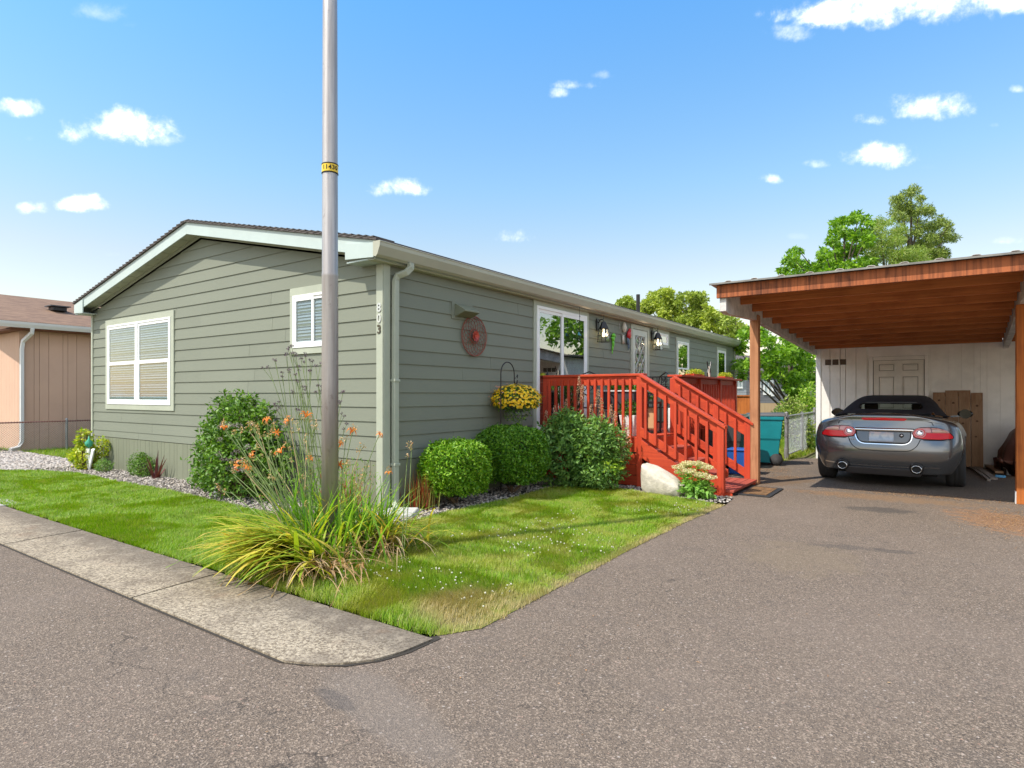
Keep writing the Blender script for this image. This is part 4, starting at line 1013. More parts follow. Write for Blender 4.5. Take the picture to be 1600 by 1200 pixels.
# ------------------------------------------------------------------ shed behind the carport
shed = thing('storage_shed', 'white painted storage shed with a panelled door at the back of the carport', 'shed', (5, 9.8, 0))
M['shedwall'] = pmat('shed white paint', (.84, .80, .74), .7, var=.10, vscale=2.5, bump=.15)
mb = MB().box(3.34, 9.0, 9.84, 13.2, .0, 2.50)
x = 3.36
while x < 8.9:
    w_ = [.205, .20, .10, .20][int(x * 5) % 4]; e = x + w_
    if x > 5.36: g_ = .001
    else: g_ = .005
    if not (4.35 < (x + e) / 2 < 5.31): mb.box(x + g_, min(e, 9.0) - g_, 9.80, 9.85, .02, 2.47)
    x = e
mb.box(4.30, 5.36, 9.81, 9.85, 2.22, 2.46)
mb.build('wall', M['shedwall'], shed)
MB().box(3.29, 3.385, 9.775, 9.799, .0, 2.5).box(3.29, 3.339, 9.8, 9.9, 0, 2.5).build('corner_board', M['white'], shed, bevel=.003)
y = 9.92; mb = MB()
while y < 13.1: mb.box(3.325, 3.34, y + .004, y + .196, 0, 2.5); y += .2
mb.build('side_wall', M['shedwall'], shed)
mb = MB(); mb.box(4.31, 4.378, 9.755, 9.83, 0, 2.21).box(5.282, 5.35, 9.755, 9.83, 0, 2.21).box(4.385, 5.275, 9.77, 9.83, 2.135, 2.21)
mb.build('door_frame', M['shedwall'], shed, bevel=.003)
M['sheddoor'] = pmat('shed door paint', (.80, .75, .67), .6, var=.1, vscale=3)
mb = MB().box(4.39, 5.27, 9.80, 9.83, .03, 2.13)
for cx in (4.62, 5.04):
    for z0, z1 in ((1.90, 2.06), (1.12, 1.80), (.25, .95)):
        for a in ((cx - .145, cx + .145, z1 - .014, z1), (cx - .145, cx + .145, z0, z0 + .014), (cx - .145, cx - .131, z0, z1), (cx + .131, cx + .145, z0, z1)): mb.box(a[0], a[1], 9.778, 9.80, a[2], a[3])
        mb.box(cx - .10, cx + .10, 9.780, 9.80, z0 + .045, z1 - .045)
d = mb.build('door', M['sheddoor'], shed, bevel=.004)
M['doorline'] = pmat('door shadow line', (.20, .165, .13), .9)  # dark strips draw the shadow lines of panels and door gap
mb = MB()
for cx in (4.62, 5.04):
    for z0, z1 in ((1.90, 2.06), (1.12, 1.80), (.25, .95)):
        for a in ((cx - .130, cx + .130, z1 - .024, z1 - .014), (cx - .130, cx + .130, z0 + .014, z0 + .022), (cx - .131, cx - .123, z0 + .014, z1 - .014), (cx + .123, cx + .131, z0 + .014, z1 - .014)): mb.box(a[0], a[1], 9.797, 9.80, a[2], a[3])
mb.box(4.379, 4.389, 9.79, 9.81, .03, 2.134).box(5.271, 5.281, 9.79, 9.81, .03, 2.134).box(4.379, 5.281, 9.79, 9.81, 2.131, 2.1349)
mb.build('panel_shadow_lines', M['doorline'], d)
MB().lathe([(0, 0), (.028, -.01), (.032, -.04), (0, -.055)], (5.19, 9.80, 1.02), 12, 'y').build('handle', M['galv'], d)
M['ventbrown'] = pmat('brown vent', (.12, .085, .06), .8)
for k in range(3):
    x = 3.47 + k * .145; mb = MB().box(x, x + .115, 9.785, 9.80, 2.065, 2.185)
    for j in range(4): mb.box(x + .01, x + .105, 9.778, 9.786, 2.08 + j * .027, 2.092 + j * .027)
    mb.build('vent', M['ventbrown'], shed)
MB().hexa([(3.1, 9.92, 2.52), (9.1, 9.92, 2.52), (9.1, 13.4, 2.60), (3.1, 13.4, 2.60), (3.1, 9.92, 2.56), (9.1, 9.92, 2.56), (9.1, 13.4, 2.64), (3.1, 13.4, 2.64)]).build('roof', M['shingle'], shed)

# ------------------------------------------------------------------ stored things in the carport
t = thing('leaning_boards', 'pale knotty pine panel of joined boards leaning on the shed wall', 'wooden panel', (5.8, 9.6, 0))
for k, (x0, x1, z1) in enumerate(((5.42, 5.62, 1.46), (5.625, 5.83, 1.46), (5.835, 6.02, 1.465), (6.03, 6.21, 1.45))):
    MB().hexa([(x0, 9.52, .02), (x1, 9.52, .02), (x1, 9.55, .02), (x0, 9.55, .02), (x0, 9.70, z1), (x1, 9.70, z1), (x1, 9.73, z1), (x0, 9.73, z1)]).build('board', M['plywood'], t, bevel=.003)
MB().hexa([(5.62, 9.735, 1.38), (6.02, 9.735, 1.38), (6.02, 9.765, 1.38), (5.62, 9.765, 1.38), (5.62, 9.74, 1.50), (6.02, 9.74, 1.50), (6.02, 9.77, 1.50), (5.62, 9.77, 1.50)]).build('cleat', M['plywood'], t)
M['knot'] = pmat('pine knots', (.10, .05, .025), .9)
mb = MB()
for (x, z) in ((5.75, 1.25), (5.93, 1.1), (6.12, 1.2), (5.9, .85), (6.1, .6), (5.72, .7), (6.12, .9), (5.52, 1.3)):
    yy = 9.52 + (z / 1.46) * .18; mb.lathe([(0, -.003), (.022, -.002), (.022, .004)], (x, yy, z), 10, 'y')
mb.build('knots', M['knot'], t)
# tarp covered heap
def tarp():
    v, f = ico_sphere(4); from mathutils import noise as mn; out = []
    for p in v:
        q = Vector(p); a = math.atan2(q.y, q.x); h = max(0, q.z)
        fold = .06 * math.sin(a * 11 + 2 * q.z) * (1 - h) + .05 * mn.noise(q * 3)
        x = q.x * (.48 + .12 * (1 - h)) * (1 + fold); y = q.y * (.62 + .1 * (1 - h)) * (1 + fold); z = h ** .75 * 1.02 + (.05 * mn.noise(q * 4))
        if q.z < 0: x = q.x * .62 * (1 + fold * 1.4); y = q.y * .74 * (1 + fold * 1.4); z = .30 * (1 + q.z) + .0
        out.append((6.98 + x, 9.0 + y, max(z, .0)))
    o = MB().add(out, [tuple(q) for q in f]).build('covered_heap', pmat('brown tarp', (.15, .055, .035), .45, var=.35, vscale=4, bump=.5, bscale=12), None, loc=(6.98, 9.0, 0), smooth=True)
    setp(o, 'heap under a creased brown tarp in the carport corner', 'tarpaulin')
tarp()
def plank(a, b, z, w, label, mat='plywood', h=.035):
    a = Vector(a); b = Vector(b); a.z = b.z = 0; o = MB().bar((a.x, a.y, z), (b.x, b.y, z), w, h).build('plank', M[mat], None, loc=(a.x, a.y, 0), bevel=.003); return setp(o, label, 'plank', 'planks on the carport floor')
M['greyplank'] = woodmat('grey old plank', (.34, .28, .24), (.18, .14, .11), 'y', .85)
plank(G(1512, 722), G(1553, 750), .02, .10, 'pale long plank lying from behind the car towards the post', 'greyplank')
plank(G(1524, 718), G(1562, 742), .045, .12, 'dark plank lying across the tarp end of the pile', 'plywood')
plank(G(1512, 728), G(1545, 752), .02, .05, 'thin grey lath lying outermost of the planks', 'greyplank')
p = G(1563, 746); o = MB().box(p.x - .07, p.x + .07, p.y - .04, p.y + .04, 0, .04).build('blue_packet', pmat('blue plastic', (.10, .36, .62), .35, var=.4, vscale=20), None, loc=(p.x, p.y, 0), bevel=.008); setp(o, 'small light blue packet on the carport floor', 'packet')
p = G(1581, 742); o = MB().lathe([(.07, 0), (.085, .19), (.09, .20), (.08, .20), (.065, .02), (0, .02)], (p.x, p.y, 0), 16).build('white_bucket', M['whiteworn'], None, loc=(p.x, p.y, 0)); setp(o, 'small dull white bucket under the tarp edge', 'bucket')
# ------------------------------------------------------------------ grey convertible, tail to the street
CX, CY = 4.805, 5.56
car = thing('parked_car', 'grey two door convertible with black soft top parked in the carport', 'car', (CX, CY + 2.4, 0))
M['carpaint'] = pmat('gunmetal metallic paint', (.150, .155, .162), .24, metal=.72, coat=1.0)
M['softtop'] = pmat('black canvas', (.022, .020, .026), .9, var=.25, vscale=8, bump=.3, bscale=300)
M['rubber'] = pmat('tyre rubber', (.028, .027, .027), .75, bump=.4, bscale=60)
M['chrome'] = pmat('chrome', (.75, .76, .78), .12, metal=1)
M['redlens'] = pmat('red lens', (.72, .004, .008), .25, spec=.4, coat=.15)
M['clearlens'] = pmat('clear pinkish lens', (.70, .36, .36), .2, spec=.5, coat=.2)
M['amberlens'] = pmat('pale amber lens', (.62, .36, .26), .15, spec=.7, coat=.6)
M['blackgloss'] = pmat('gloss black', (.008, .008, .01), .12)
M['gapdark'] = pmat('shut line', (.006, .006, .007), .8)
def interp(t, xs, ys): return float(np.interp(t, xs, ys))
def ss(t, xs, ys):       # smooth interpolation
    for i in range(len(xs) - 1):
        if t <= xs[i + 1]:
            u = (t - xs[i]) / (xs[i + 1] - xs[i]); u = max(0, min(1, u)); u = u * u * (3 - 2 * u) * .6 + u * .4; return ys[i] + (ys[i + 1] - ys[i]) * u
    return ys[-1]
WX = [0, .3, .9, 1.6, 2.4, 3.4, 4.2, 4.6, 4.8]; WY = [.93, .985, 1.02, 1.0, .94, .94, .90, .80, .66]
BX = [0, .25, .9, 1.4, 2.2, 3.0, 3.8, 4.4, 4.8]; BY = [1.00, 1.03, 1.045, 1.03, .99, .96, .88, .76, .62]     # shoulder height
TX = [0, .2, .6, 1.2, 2.0, 3.1, 3.8, 4.4, 4.8]; TY = [1.13, 1.14, 1.13, 1.11, 1.08, 1.06, .98, .86, .66]      # centre height
SX = [0, .4, 4.3, 4.8]; SY = [.30, .22, .20, .28]
WHEELS = (.98, 3.74)
def section(t, narrow=1.0):
    w_, b, c, s = ss(t, WX, WY) * narrow, ss(t, BX, BY), ss(t, TX, TY), ss(t, SX, SY)
    arch = 0
    for wy in WHEELS:
        d = abs(t - wy)
        if d < .40: arch = max(arch, math.sqrt(.40 ** 2 - d * d) + .34)
    s2 = max(s, arch)
    pts = [(0, s), (.55 * w_, s), (.80 * w_, s if not arch else s + .0), ((.945 if t > .75 else .87) * w_, s2 + .01), ((.985 if t > .75 else .955) * w_, max(s2 + .04, .44)), (1.0 * w_, max(.60, s2 + .08)), (.99 * w_, max(.76, min(s2 + .1, .86))), (.955 * w_, max(.90, b - .11)), (.89 * w_, b - .03), (.78 * w_, b + .005), (.55 * w_, b + (c - b) * .55), (.28 * w_, b + (c - b) * .9), (0, c)]
    return pts
NP = 13
bm = bmesh.new()
ts = [.30, .45, .58, .68, .80, .98, 1.16, 1.28, 1.38, 1.55, 1.9, 2.4, 2.9, 3.2, 3.34, 3.44, 3.56, 3.74, 3.92, 4.04, 4.14, 4.3, 4.5, 4.66]
def rear_y(z): return interp(z, [.2, .30, .40, .55, .68, .80, .95, 1.05, 1.10, 1.14], [.16, .10, .045, .0, .035, .075, .12, .135, .12, .17])
rings = []
def ringverts(t):
    P = section(t); vs = []
    for (x, z) in P: vs.append(bm.verts.new((x, t, z)))
    L = [vs[0]] + [bm.verts.new((-x, t, z)) for (x, z) in P[1:-1]] + [vs[-1]]
    return vs, L
for t in ts: rings.append(ringverts(t))
for (a, la), (b, lb) in zip(rings[:-1], rings[1:]):
    for i in range(NP - 1):
        bm.faces.new((a[i], b[i], b[i + 1], a[i + 1])); bm.faces.new((la[i], la[i + 1], lb[i + 1], lb[i]))
# tail cap: columns across at several fractions of the width
fr_ = [-1, -.92, -.75, -.5, -.25, 0, .25, .5, .75, .92, 1]
def cap(vs, L, P, yfun, flip):
    grid = []
    for i in range(NP):
        row = []
        x0 = P[i][0]
        for u in fr_:
            if i in (0, NP - 1):
                row.append(None)
            elif u == 1: row.append(vs[i])
            elif u == -1: row.append(L[i])
            else:
                z = P[i][1]; row.append(bm.verts.new((x0 * u, yfun(x0 * u, z), z)))
        grid.append(row)
    rows = [r for r in grid if r[0] is not None]
    for r0, r1 in zip(rows[:-1], rows[1:]):
        for j in range(len(fr_) - 1):
            f = (r0[j], r0[j + 1], r1[j + 1], r1[j]); bm.faces.new(f if flip else f[::-1])
    # close top and bottom of the cap with fans
    for r, end in ((rows[0], vs[0]), (rows[-1], vs[-1])):
        for j in range(len(fr_) - 1):
            try: bm.faces.new((r[j], r[j + 1], end))
            except ValueError: pass
# use extra rows for a well-shaped tail: replace section heights by a dense grid instead
P0 = section(.30)
def ytail(x, z): return rear_y(z) + .17 * (abs(x) / .93) ** 3.0
cap(rings[0][0], rings[0][1], P0, ytail, False)
P1 = section(ts[-1]); cap(rings[-1][0], rings[-1][1], P1, lambda x, z: 4.80 - .16 * (abs(x) / .7) ** 2.4 - .10 * abs(z - .5), True)
bmesh.ops.recalc_face_normals(bm, faces=bm.faces)
me = bpy.data.meshes.new('body'); bm.to_mesh(me); bm.free()
me.transform(Matrix.Translation((CX, CY, 0)))
body = link_mesh('body', me, M['carpaint'], car, smooth=True, subsurf=2)
bpy.context.view_layer.update()
dg = bpy.context.evaluated_depsgraph_get()
ev = body.evaluated_get(dg); mev = ev.to_mesh(); vv = [Vector(v.co) + ORG[car] for v in mev.vertices]; pp = [tuple(p.vertices) for p in mev.polygons]
bvh = BVHTree.FromPolygons(vv, pp); ev.to_mesh_clear()
def onrear(x, z, lift=.004, bv=None):
    h = (bv or bvh).ray_cast(Vector((CX + x, CY - 2, z)), Vector((0, 1, 0)))
    if h[0] is None: return Vector((CX + x, CY + .35, z))
    return h[0] + h[1].normalized() * (lift if h[1].y < 0 else -lift)
def patch(name, poly, mat, parent, lift=.006, step=.02, bv=None, inner=0):
    """thin shell over the tail inside an outline given in x,z"""
    xs_ = [p[0] for p in poly]; zs_ = [p[1] for p in poly]
    from mathutils.geometry import delaunay_2d_cdt
    pts = [Vector(p) for p in poly]; 
    # densify the outline
    dense = []
    for i in range(len(pts)):
        a, b = pts[i], pts[(i + 1) % len(pts)]; k = max(1, int((b - a).length / step))
        dense += [a.lerp(b, j / k) for j in range(k)]
    n0 = len(dense); P = np.array([(p.x, p.y) for p in dense])
    gx, gz = np.meshgrid(np.arange(min(xs_), max(xs_), step), np.arange(min(zs_), max(zs_), step)); gx = gx.ravel(); gz = gz.ravel()
    k = inpoly(P, gx, gz); ins = [Vector((a, b)) for a, b in zip(gx[k], gz[k])]
    vs, es, fs, *_ = delaunay_2d_cdt(dense + ins, [(i, (i + 1) % n0) for i in range(n0)], [], 1, 1e-5)
    fs = [f for f in fs if inpoly(P, np.array([sum(vs[i].x for i in f) / len(f)]), np.array([sum(vs[i].y for i in f) / len(f)]))[0]]
    top = [onrear(v.x, v.y, lift, bv) for v in vs]
    me = bpy.data.meshes.new(name); me.from_pydata(top, [], fs); me.update()
    b = bmesh.new(); b.from_mesh(me); bmesh.ops.recalc_face_normals(b, faces=b.faces)
    if sum(f.normal.y for f in b.faces) > 0: bmesh.ops.reverse_faces(b, faces=b.faces)
    b.to_mesh(me); b.free()
    o = link_mesh(name, me, mat, parent, smooth=True)
    s = o.modifiers.new('thick', 'SOLIDIFY'); s.thickness = lift + .004; s.offset = -1
    return o
def ribbon(name, pts, w, mat, parent, lift=.0045, closed=False, bv=None):
    mb = MB(); P = [Vector(p) for p in pts]; dense = []
    for a, b in zip(P[:-1], P[1:]):
        k = max(1, int((b - a).length / .02)); dense += [a.lerp(b, j / k) for j in range(k)]
    dense.append(P[-1]); n = len(dense)
    for i, p in enumerate(dense):
        t = (dense[min(i + 1, n - 1)] - dense[max(i - 1, 0)]).normalized(); nn = Vector((-t.y, t.x)) * w / 2
        mb.v.append(tuple(onrear(*(p + nn), lift, bv))); mb.v.append(tuple(onrear(*(p - nn), lift, bv)))
    for i in range(n - 1): mb.f.append((2 * i, 2 * i + 1, 2 * i + 3, 2 * i + 2))
    return mb.build(name, mat, parent, smooth=True)
def mir(poly, s): return [(x * s, z) for x, z in poly]
bez = lambda p0, p1, p2, n=8: [((1 - t) ** 2 * p0[0] + 2 * (1 - t) * t * p1[0] + t * t * p2[0], (1 - t) ** 2 * p0[1] + 2 * (1 - t) * t * p1[1] + t * t * p2[1]) for t in np.linspace(0, 1, n)]
# tail lamps (outline for the right one)
lamp = bez((.40, .90), (.33, .845), (.40, .775), 8) + [(.50, .755), (.70, .75), (.845, .77)] + bez((.855, .80), (.80, .895), (.66, .925), 7) + [(.56, .93), (.46, .925)]
for s in (-1, 1):
    tl = patch('tail_lamp', mir(lamp, s), M['redlens'], car, .010)
    clear = [(.40, .885), (.45, .92), (.55, .925), (.66, .92), (.76, .895), (.80, .868), (.81, .852), (.55, .848), (.50, .87)]
    patch('indicator_lens', mir(clear, s), M['clearlens'], tl, .013)
    patch('amber_lens', mir([(.62, .855), (.79, .858), (.75, .885), (.66, .908), (.60, .91)], s), M['amberlens'], tl, .015)
    ringp = [(.455 + .078 * math.cos(a), .845 + .072 * math.sin(a)) for a in np.linspace(0, 2 * math.pi, 25)[:-1]]
    patch('round_lens', mir(ringp, s), M['clearlens'], tl, .016)
    rr_ = [(.455 + .062 * math.cos(a), .845 + .057 * math.sin(a)) for a in np.linspace(0, 2 * math.pi, 33)]
    ribbon('lens_ring', mir(rr_, s), .010, M['redlens'], tl, .019)
    ringp = [(.455 + .036 * math.cos(a), .845 + .034 * math.sin(a)) for a in np.linspace(0, 2 * math.pi, 25)[:-1]]
    patch('reverse_lens', mir(ringp, s), M['chrome'], tl, .019)
    ribbon('lamp_border', mir(lamp + [lamp[0]], s), .008, M['gapdark'], tl, .0115)
    ribbon('lens_split', mir([(.585, .925), (.60, .85)], s), .007, M['gapdark'], tl, .018)
    # bumper crease and reflector flare at the corner
    ribbon('shut_line', mir([(.86, .79), (.80, .745), (.50, .742)], s), .007, M['gapdark'], car)
# boot shut line
ribbon('boot_line', [(-.47, .75)] + bez((-.46, .74), (-.42, .60), (-.30, .575), 8) + [(0, .565)] + bez((.30, .575), (.42, .60), (.46, .74), 8) + [(.47, .75)], .010, M['gapdark'], car)
ribbon('boot_line', [(-.62, .955), (-.60, 1.0), (-.5, 1.03)], .007, M['gapdark'], car); ribbon('boot_line', [(.62, .955), (.60, 1.0), (.5, 1.03)], .007, M['gapdark'], car)
rec = [(-.36, .865), (-.36, .82)] + bez((-.35, .78), (-.33, .69), (-.24, .685), 6) + [(.20, .685)] + bez((.24, .685), (.34, .69), (.345, .78), 6) + [(.35, .865)]
M['recess'] = pmat('plate recess paint', (.12, .125, .13), .35, metal=.6, coat=.5)
patch('plate_recess', rec, M['recess'], car, .003)
ribbon('recess_edge', [(-.355, .865), (-.36, .82)] + bez((-.35, .78), (-.33, .69), (-.24, .685), 6) + [(.20, .685)] + bez((.24, .685), (.34, .69), (.345, .78), 6) + [(.35, .865)], .013, M['gapdark'], car, .006)
ribbon('recess_edge', [(-.372, .865), (-.377, .82)] + bez((-.367, .78), (-.34, .672), (-.24, .667), 6) + [(.20, .667)] + bez((.24, .667), (.356, .675), (.363, .78), 6) + [(.368, .865)], .012, M['chrome'], car, .008)
patch('chrome_bar', [(-.39, .865), (.385, .865), (.385, .905), (-.39, .905)], M['chrome'], car, .014)
# plate: blurred pale blue, no readable characters
def plate_mat():
    m = pmat('pale number plate', (.55, .58, .62), .4); w = NT(m.node_tree); b = w.n['Principled BSDF']; pos = w.node('ShaderNodeNewGeometry').outputs['Position']
    z = w.node('ShaderNodeSeparateXYZ', ins={0: pos}); c = w.ramp(w.smooth(z.outputs[2], .69, .85), [(0, (.38, .42, .50)), (.35, (.42, .52, .64)), (.75, (.56, .56, .56)), (1, (.50, .42, .42))])
    c = w.mix(w.math('MULTIPLY', w.smooth(w.noise(pos, 16, 1), .45, .7), .6), c, (.22, .32, .44)); w.l.new(c, b.inputs['Base Color']); return m
patch('number_plate', [(-.185, .70), (.135, .70), (.135, .845), (-.185, .845)], plate_mat(), car, .014)
cam_c = [(.232 + .030 * math.cos(a), .800 + .030 * math.sin(a)) for a in np.linspace(0, 2 * math.pi, 21)[:-1]]
em = patch('emblem', cam_c, M['blackgloss'], car, .012)
patch('emblem_face', [(.232 + .015 * math.cos(a), .802 + .013 * math.sin(a)) for a in np.linspace(0, 2 * math.pi, 13)[:-1]], M['chrome'], em, .016)
for k in range(3): patch('badge_letter', [(-.445 + k * .026, .715), (-.428 + k * .026, .715), (-.424 + k * .026, .728), (-.441 + k * .026, .728)], M['chrome'], car, .008)
# high brake light on the lip
patch('brake_light', [(-.30, 1.045), (-.26, 1.022), (.26, 1.022), (.30, 1.045), (.27, 1.058), (0, 1.064), (-.27, 1.058)], M['redlens'], car, .012)
ribbon('lip_crease', [(-.75, .985), (-.5, 1.03), (-.32, 1.045)], .012, M['carpaint'], car, .012); ribbon('lip_crease', [(.32, 1.045), (.5, 1.03), (.75, .985)], .012, M['carpaint'], car, .012)
# lower valance, crease and exhausts
ribbon('bumper_crease', [(-.80, .36), (-.64, .345)], .018, M['chrome'], car, .006); ribbon('bumper_crease', [(-.44, .335), (.32, .335)], .018, M['chrome'], car, .006); ribbon('bumper_crease', [(.50, .34), (.70, .345)], .018, M['chrome'], car, .006)
M['valance'] = pmat('dark valance', (.05, .045, .045), .6)
MB().hexa([(CX - .50, CY + .16, .185), (CX + .46, CY + .16, .185), (CX + .46, CY + .5, .18), (CX - .50, CY + .5, .18), (CX - .54, CY + .075, .30), (CX + .50, CY + .075, .30), (CX + .50, CY + .5, .30), (CX - .54, CY + .5, .30)]).build('valance', M['valance'], car, bevel=.02)
for x in (-.545, .42):
    o = MB().lathe([(.072, .02), (.066, -.02), (.064, .03), (.060, .2), (0, .2)], (CX + x, CY + .05, .315), 24, 'y', open_=True); o.v = [(CX + x + (a - CX - x) * .92, b, .315 + (c - .315) * .78) for a, b, c in o.v]
    ex = o.build('exhaust', M['chrome'], car, smooth=True)
    MB().lathe([(.088, .05), (.078, .028), (.064, .03), (.064, .12), (0, .12)], (CX + x, CY + .035, .325), 24, 'y', open_=True).build('surround', M['blackgloss'], ex, smooth=True)
    MB().lathe([(.047, .03), (.047, .04), (0, .04)], (CX + x, CY + .05, .315), 20, 'y').build('bore', M['gapdark'], ex)
# wheels
for wy in WHEELS:
    for s in (-1, 1):
        x0 = CX + s * .88; mb = MB(); Rw = .345
        prof = [(.20, -.005), (.25, .0), (.30, .005), (Rw - .02, .015), (Rw - .002, .035), (Rw, .06), (Rw, .10), (Rw - .006, .105), (Rw, .11), (Rw, .155), (Rw - .006, .16), (Rw, .165), (Rw, .19), (Rw - .002, .215), (Rw - .02, .235), (.30, .245), (.25, .25), (.20, .245)]
        c = (x0 - .125, CY + wy, Rw - .006); wh = mb.lathe(prof, c, 40, 'x').build('wheel', M['rubber'], car, smooth=True)
        mb = MB(); xo = c[0] + (.25 if s > 0 else 0); mb.lathe([(.235, xo - c[0] - s * .01), (.235, xo - c[0] - s * .03), (.21, xo - c[0] - s * .05), (.0, xo - c[0] - s * .07)], c, 30, 'x')
        for k in range(10):
            a = 2 * math.pi * k / 10; mb.bar((xo - s * .02, c[1] + .05 * math.cos(a), c[2] + .05 * math.sin(a)), (xo - s * .015, c[1] + .225 * math.cos(a), c[2] + .225 * math.sin(a)), .03, .02, (1, 0, 0))
        mb.build('rim', M['galv'], wh)
        M['linergap'] = M['gapdark']
MB().box(CX - .66, CX + .66, CY + .5, CY + 4.3, .17, .55).build('underbody', M['gapdark'], car)
# soft top: grid along t, open windows at the back and front
KY = [1.02, 1.16, 1.38, 1.56, 1.78, 2.1, 2.5, 2.78, 3.0, 3.22]; KZ = [1.115, 1.17, 1.275, 1.345, 1.385, 1.41, 1.40, 1.36, 1.24, 1.08]; KW = [.80, .80, .785, .76, .73, .71, .71, .71, .73, .76]; KB = [1.075, 1.07, 1.05, 1.045, 1.03, 1.02, 1.01, 1.0, 1.0, 1.02]
bm = bmesh.new(); G_ = []
uf = [-1, -.985, -.93, -.80, -.64, -.42, -.2, 0, .2, .42, .64, .80, .93, .985, 1]
for y, z, wd, b in zip(KY, KZ, KW, KB):
    row = []
    for u in uf:
        au = abs(u); hh = (1 - au ** 12) if au < 1 else 0
        x = math.copysign(au * wd * (1 - .10 * hh), u)
        row.append(bm.verts.new((CX + x, CY + y + (.0 if au < .5 else 0), b + (z - b) * hh)))
    G_.append(row)
RW = set(); FW = set()
for i in range(len(KY) - 1):
    for j in range(len(uf) - 1):
        rear = i in (1,) and 3 < j < 10 and False
        f = bm.faces.new((G_[i][j], G_[i + 1][j], G_[i + 1][j + 1], G_[i][j + 1]))
        if i == 1 and 4 <= j <= 9: RW.add(f)
        if i in (7, 8) and 2 <= j <= 11: FW.add(f)
        if i in (4, 5, 6) and j in (0, 1, 12, 13): FW.add(f)
bmesh.ops.delete(bm, geom=list(RW | FW), context='FACES')
bmesh.ops.recalc_face_normals(bm, faces=bm.faces)
me = bpy.data.meshes.new('soft_top'); bm.to_mesh(me); bm.free()
st = link_mesh('soft_top', me, M['softtop'], car, smooth=True, subsurf=2); s_ = st.modifiers.new('thick', 'SOLIDIFY'); s_.thickness = .018; s_.offset = -1
M['carglass'] = glassmat('car glass', (.70, .76, .72), refl=.35, base=.015)
def glasspatch(name, i0, i1, j0, j1):
    v = []; f = []
    for i in range(i0, i1 + 1):
        for j in range(j0, j1 + 1):
            y, z, wd, b = KY[i], KZ[i], KW[i], KB[i]; u = uf[j]; au = abs(u); hh = (1 - au ** 12) if au < 1 else 0
            x = math.copysign(au * wd * (1 - .10 * hh), u); v.append((CX + x * .995, CY + y, b + (z - b) * hh - .012))
    nj = j1 - j0 + 1
    for i in range(i1 - i0):
        for j in range(nj - 1): a = i * nj + j; f.append((a, a + nj, a + nj + 1, a + 1))
    return MB().add(v, f).build(name, M['carglass'], car, smooth=True)
glasspatch('rear_window', 1, 2, 4, 10); glasspatch('windscreen', 7, 9, 2, 12); glasspatch('side_glass', 4, 7, 0, 2); glasspatch('side_glass', 4, 7, 12, 14)
MB().tube([(CX - .42, CY + 1.17, 1.18), (CX - .42, CY + 1.35, 1.262), (CX - .36, CY + 1.39, 1.283), (CX + .36, CY + 1.39, 1.283), (CX + .42, CY + 1.35, 1.262), (CX + .42, CY + 1.17, 1.18)], .006, 6, False).build('window_seal', M['blackgloss'], car)
# seats and mirror inside
M['seatdark'] = pmat('dark leather', (.03, .028, .028), .6)
for x in (-.36, .36):
    MB().box(CX + x - .22, CX + x + .22, CY + 2.05, CY + 2.2, .7, 1.13).build('seat', M['seatdark'], car, bevel=.05)
    MB().box(CX + x - .11, CX + x + .11, CY + 2.06, CY + 2.16, 1.13, 1.27).build('headrest', M['seatdark'], car, bevel=.04)
MB().box(CX - .12, CX + .12, CY + 2.78, CY + 2.81, 1.235, 1.305).build('inner_mirror', M['blackgloss'], car, bevel=.012)
for s in (-1, 1):
    mb = MB(); v, f = ico_sphere(3); mb.add([(CX + s * 1.01 + p[0] * .115, CY + 2.85 + (p[1] * .075 if p[1] > 0 else p[1] * .03), 1.07 + p[2] * .070) for p in v], [tuple(q) for q in f])
    mm = mb.build('door_mirror', M['blackgloss'], car, smooth=True)
    MB().bar((CX + s * .80, CY + 2.88, 1.02), (CX + s * .95, CY + 2.87, 1.04), .06, .03).build('mirror_stalk', M['carpaint'], mm)
    MB().lathe([(0, .0), (.085, .0), (.085, .004)], (CX + s * 1.01, CY + 2.815, 1.07), 20, 'y').build('mirror_glass', M['blackgloss'], mm)  # mirror face coloured black in place of its dark reflection
MB().tube([(CX + .60, CY + .75, 1.09), (CX + .60, CY + .77, 1.12), (CX + .60, CY + .84, 1.135)], [.03, .018, .006], 10).build('roof_aerial', M['chrome'], car)

YAW = R(-1.6); car.rotation_euler = (0, 0, YAW); car.location = (CX + 2.4 * math.sin(-YAW), CY + 2.4 * math.cos(YAW), 0)
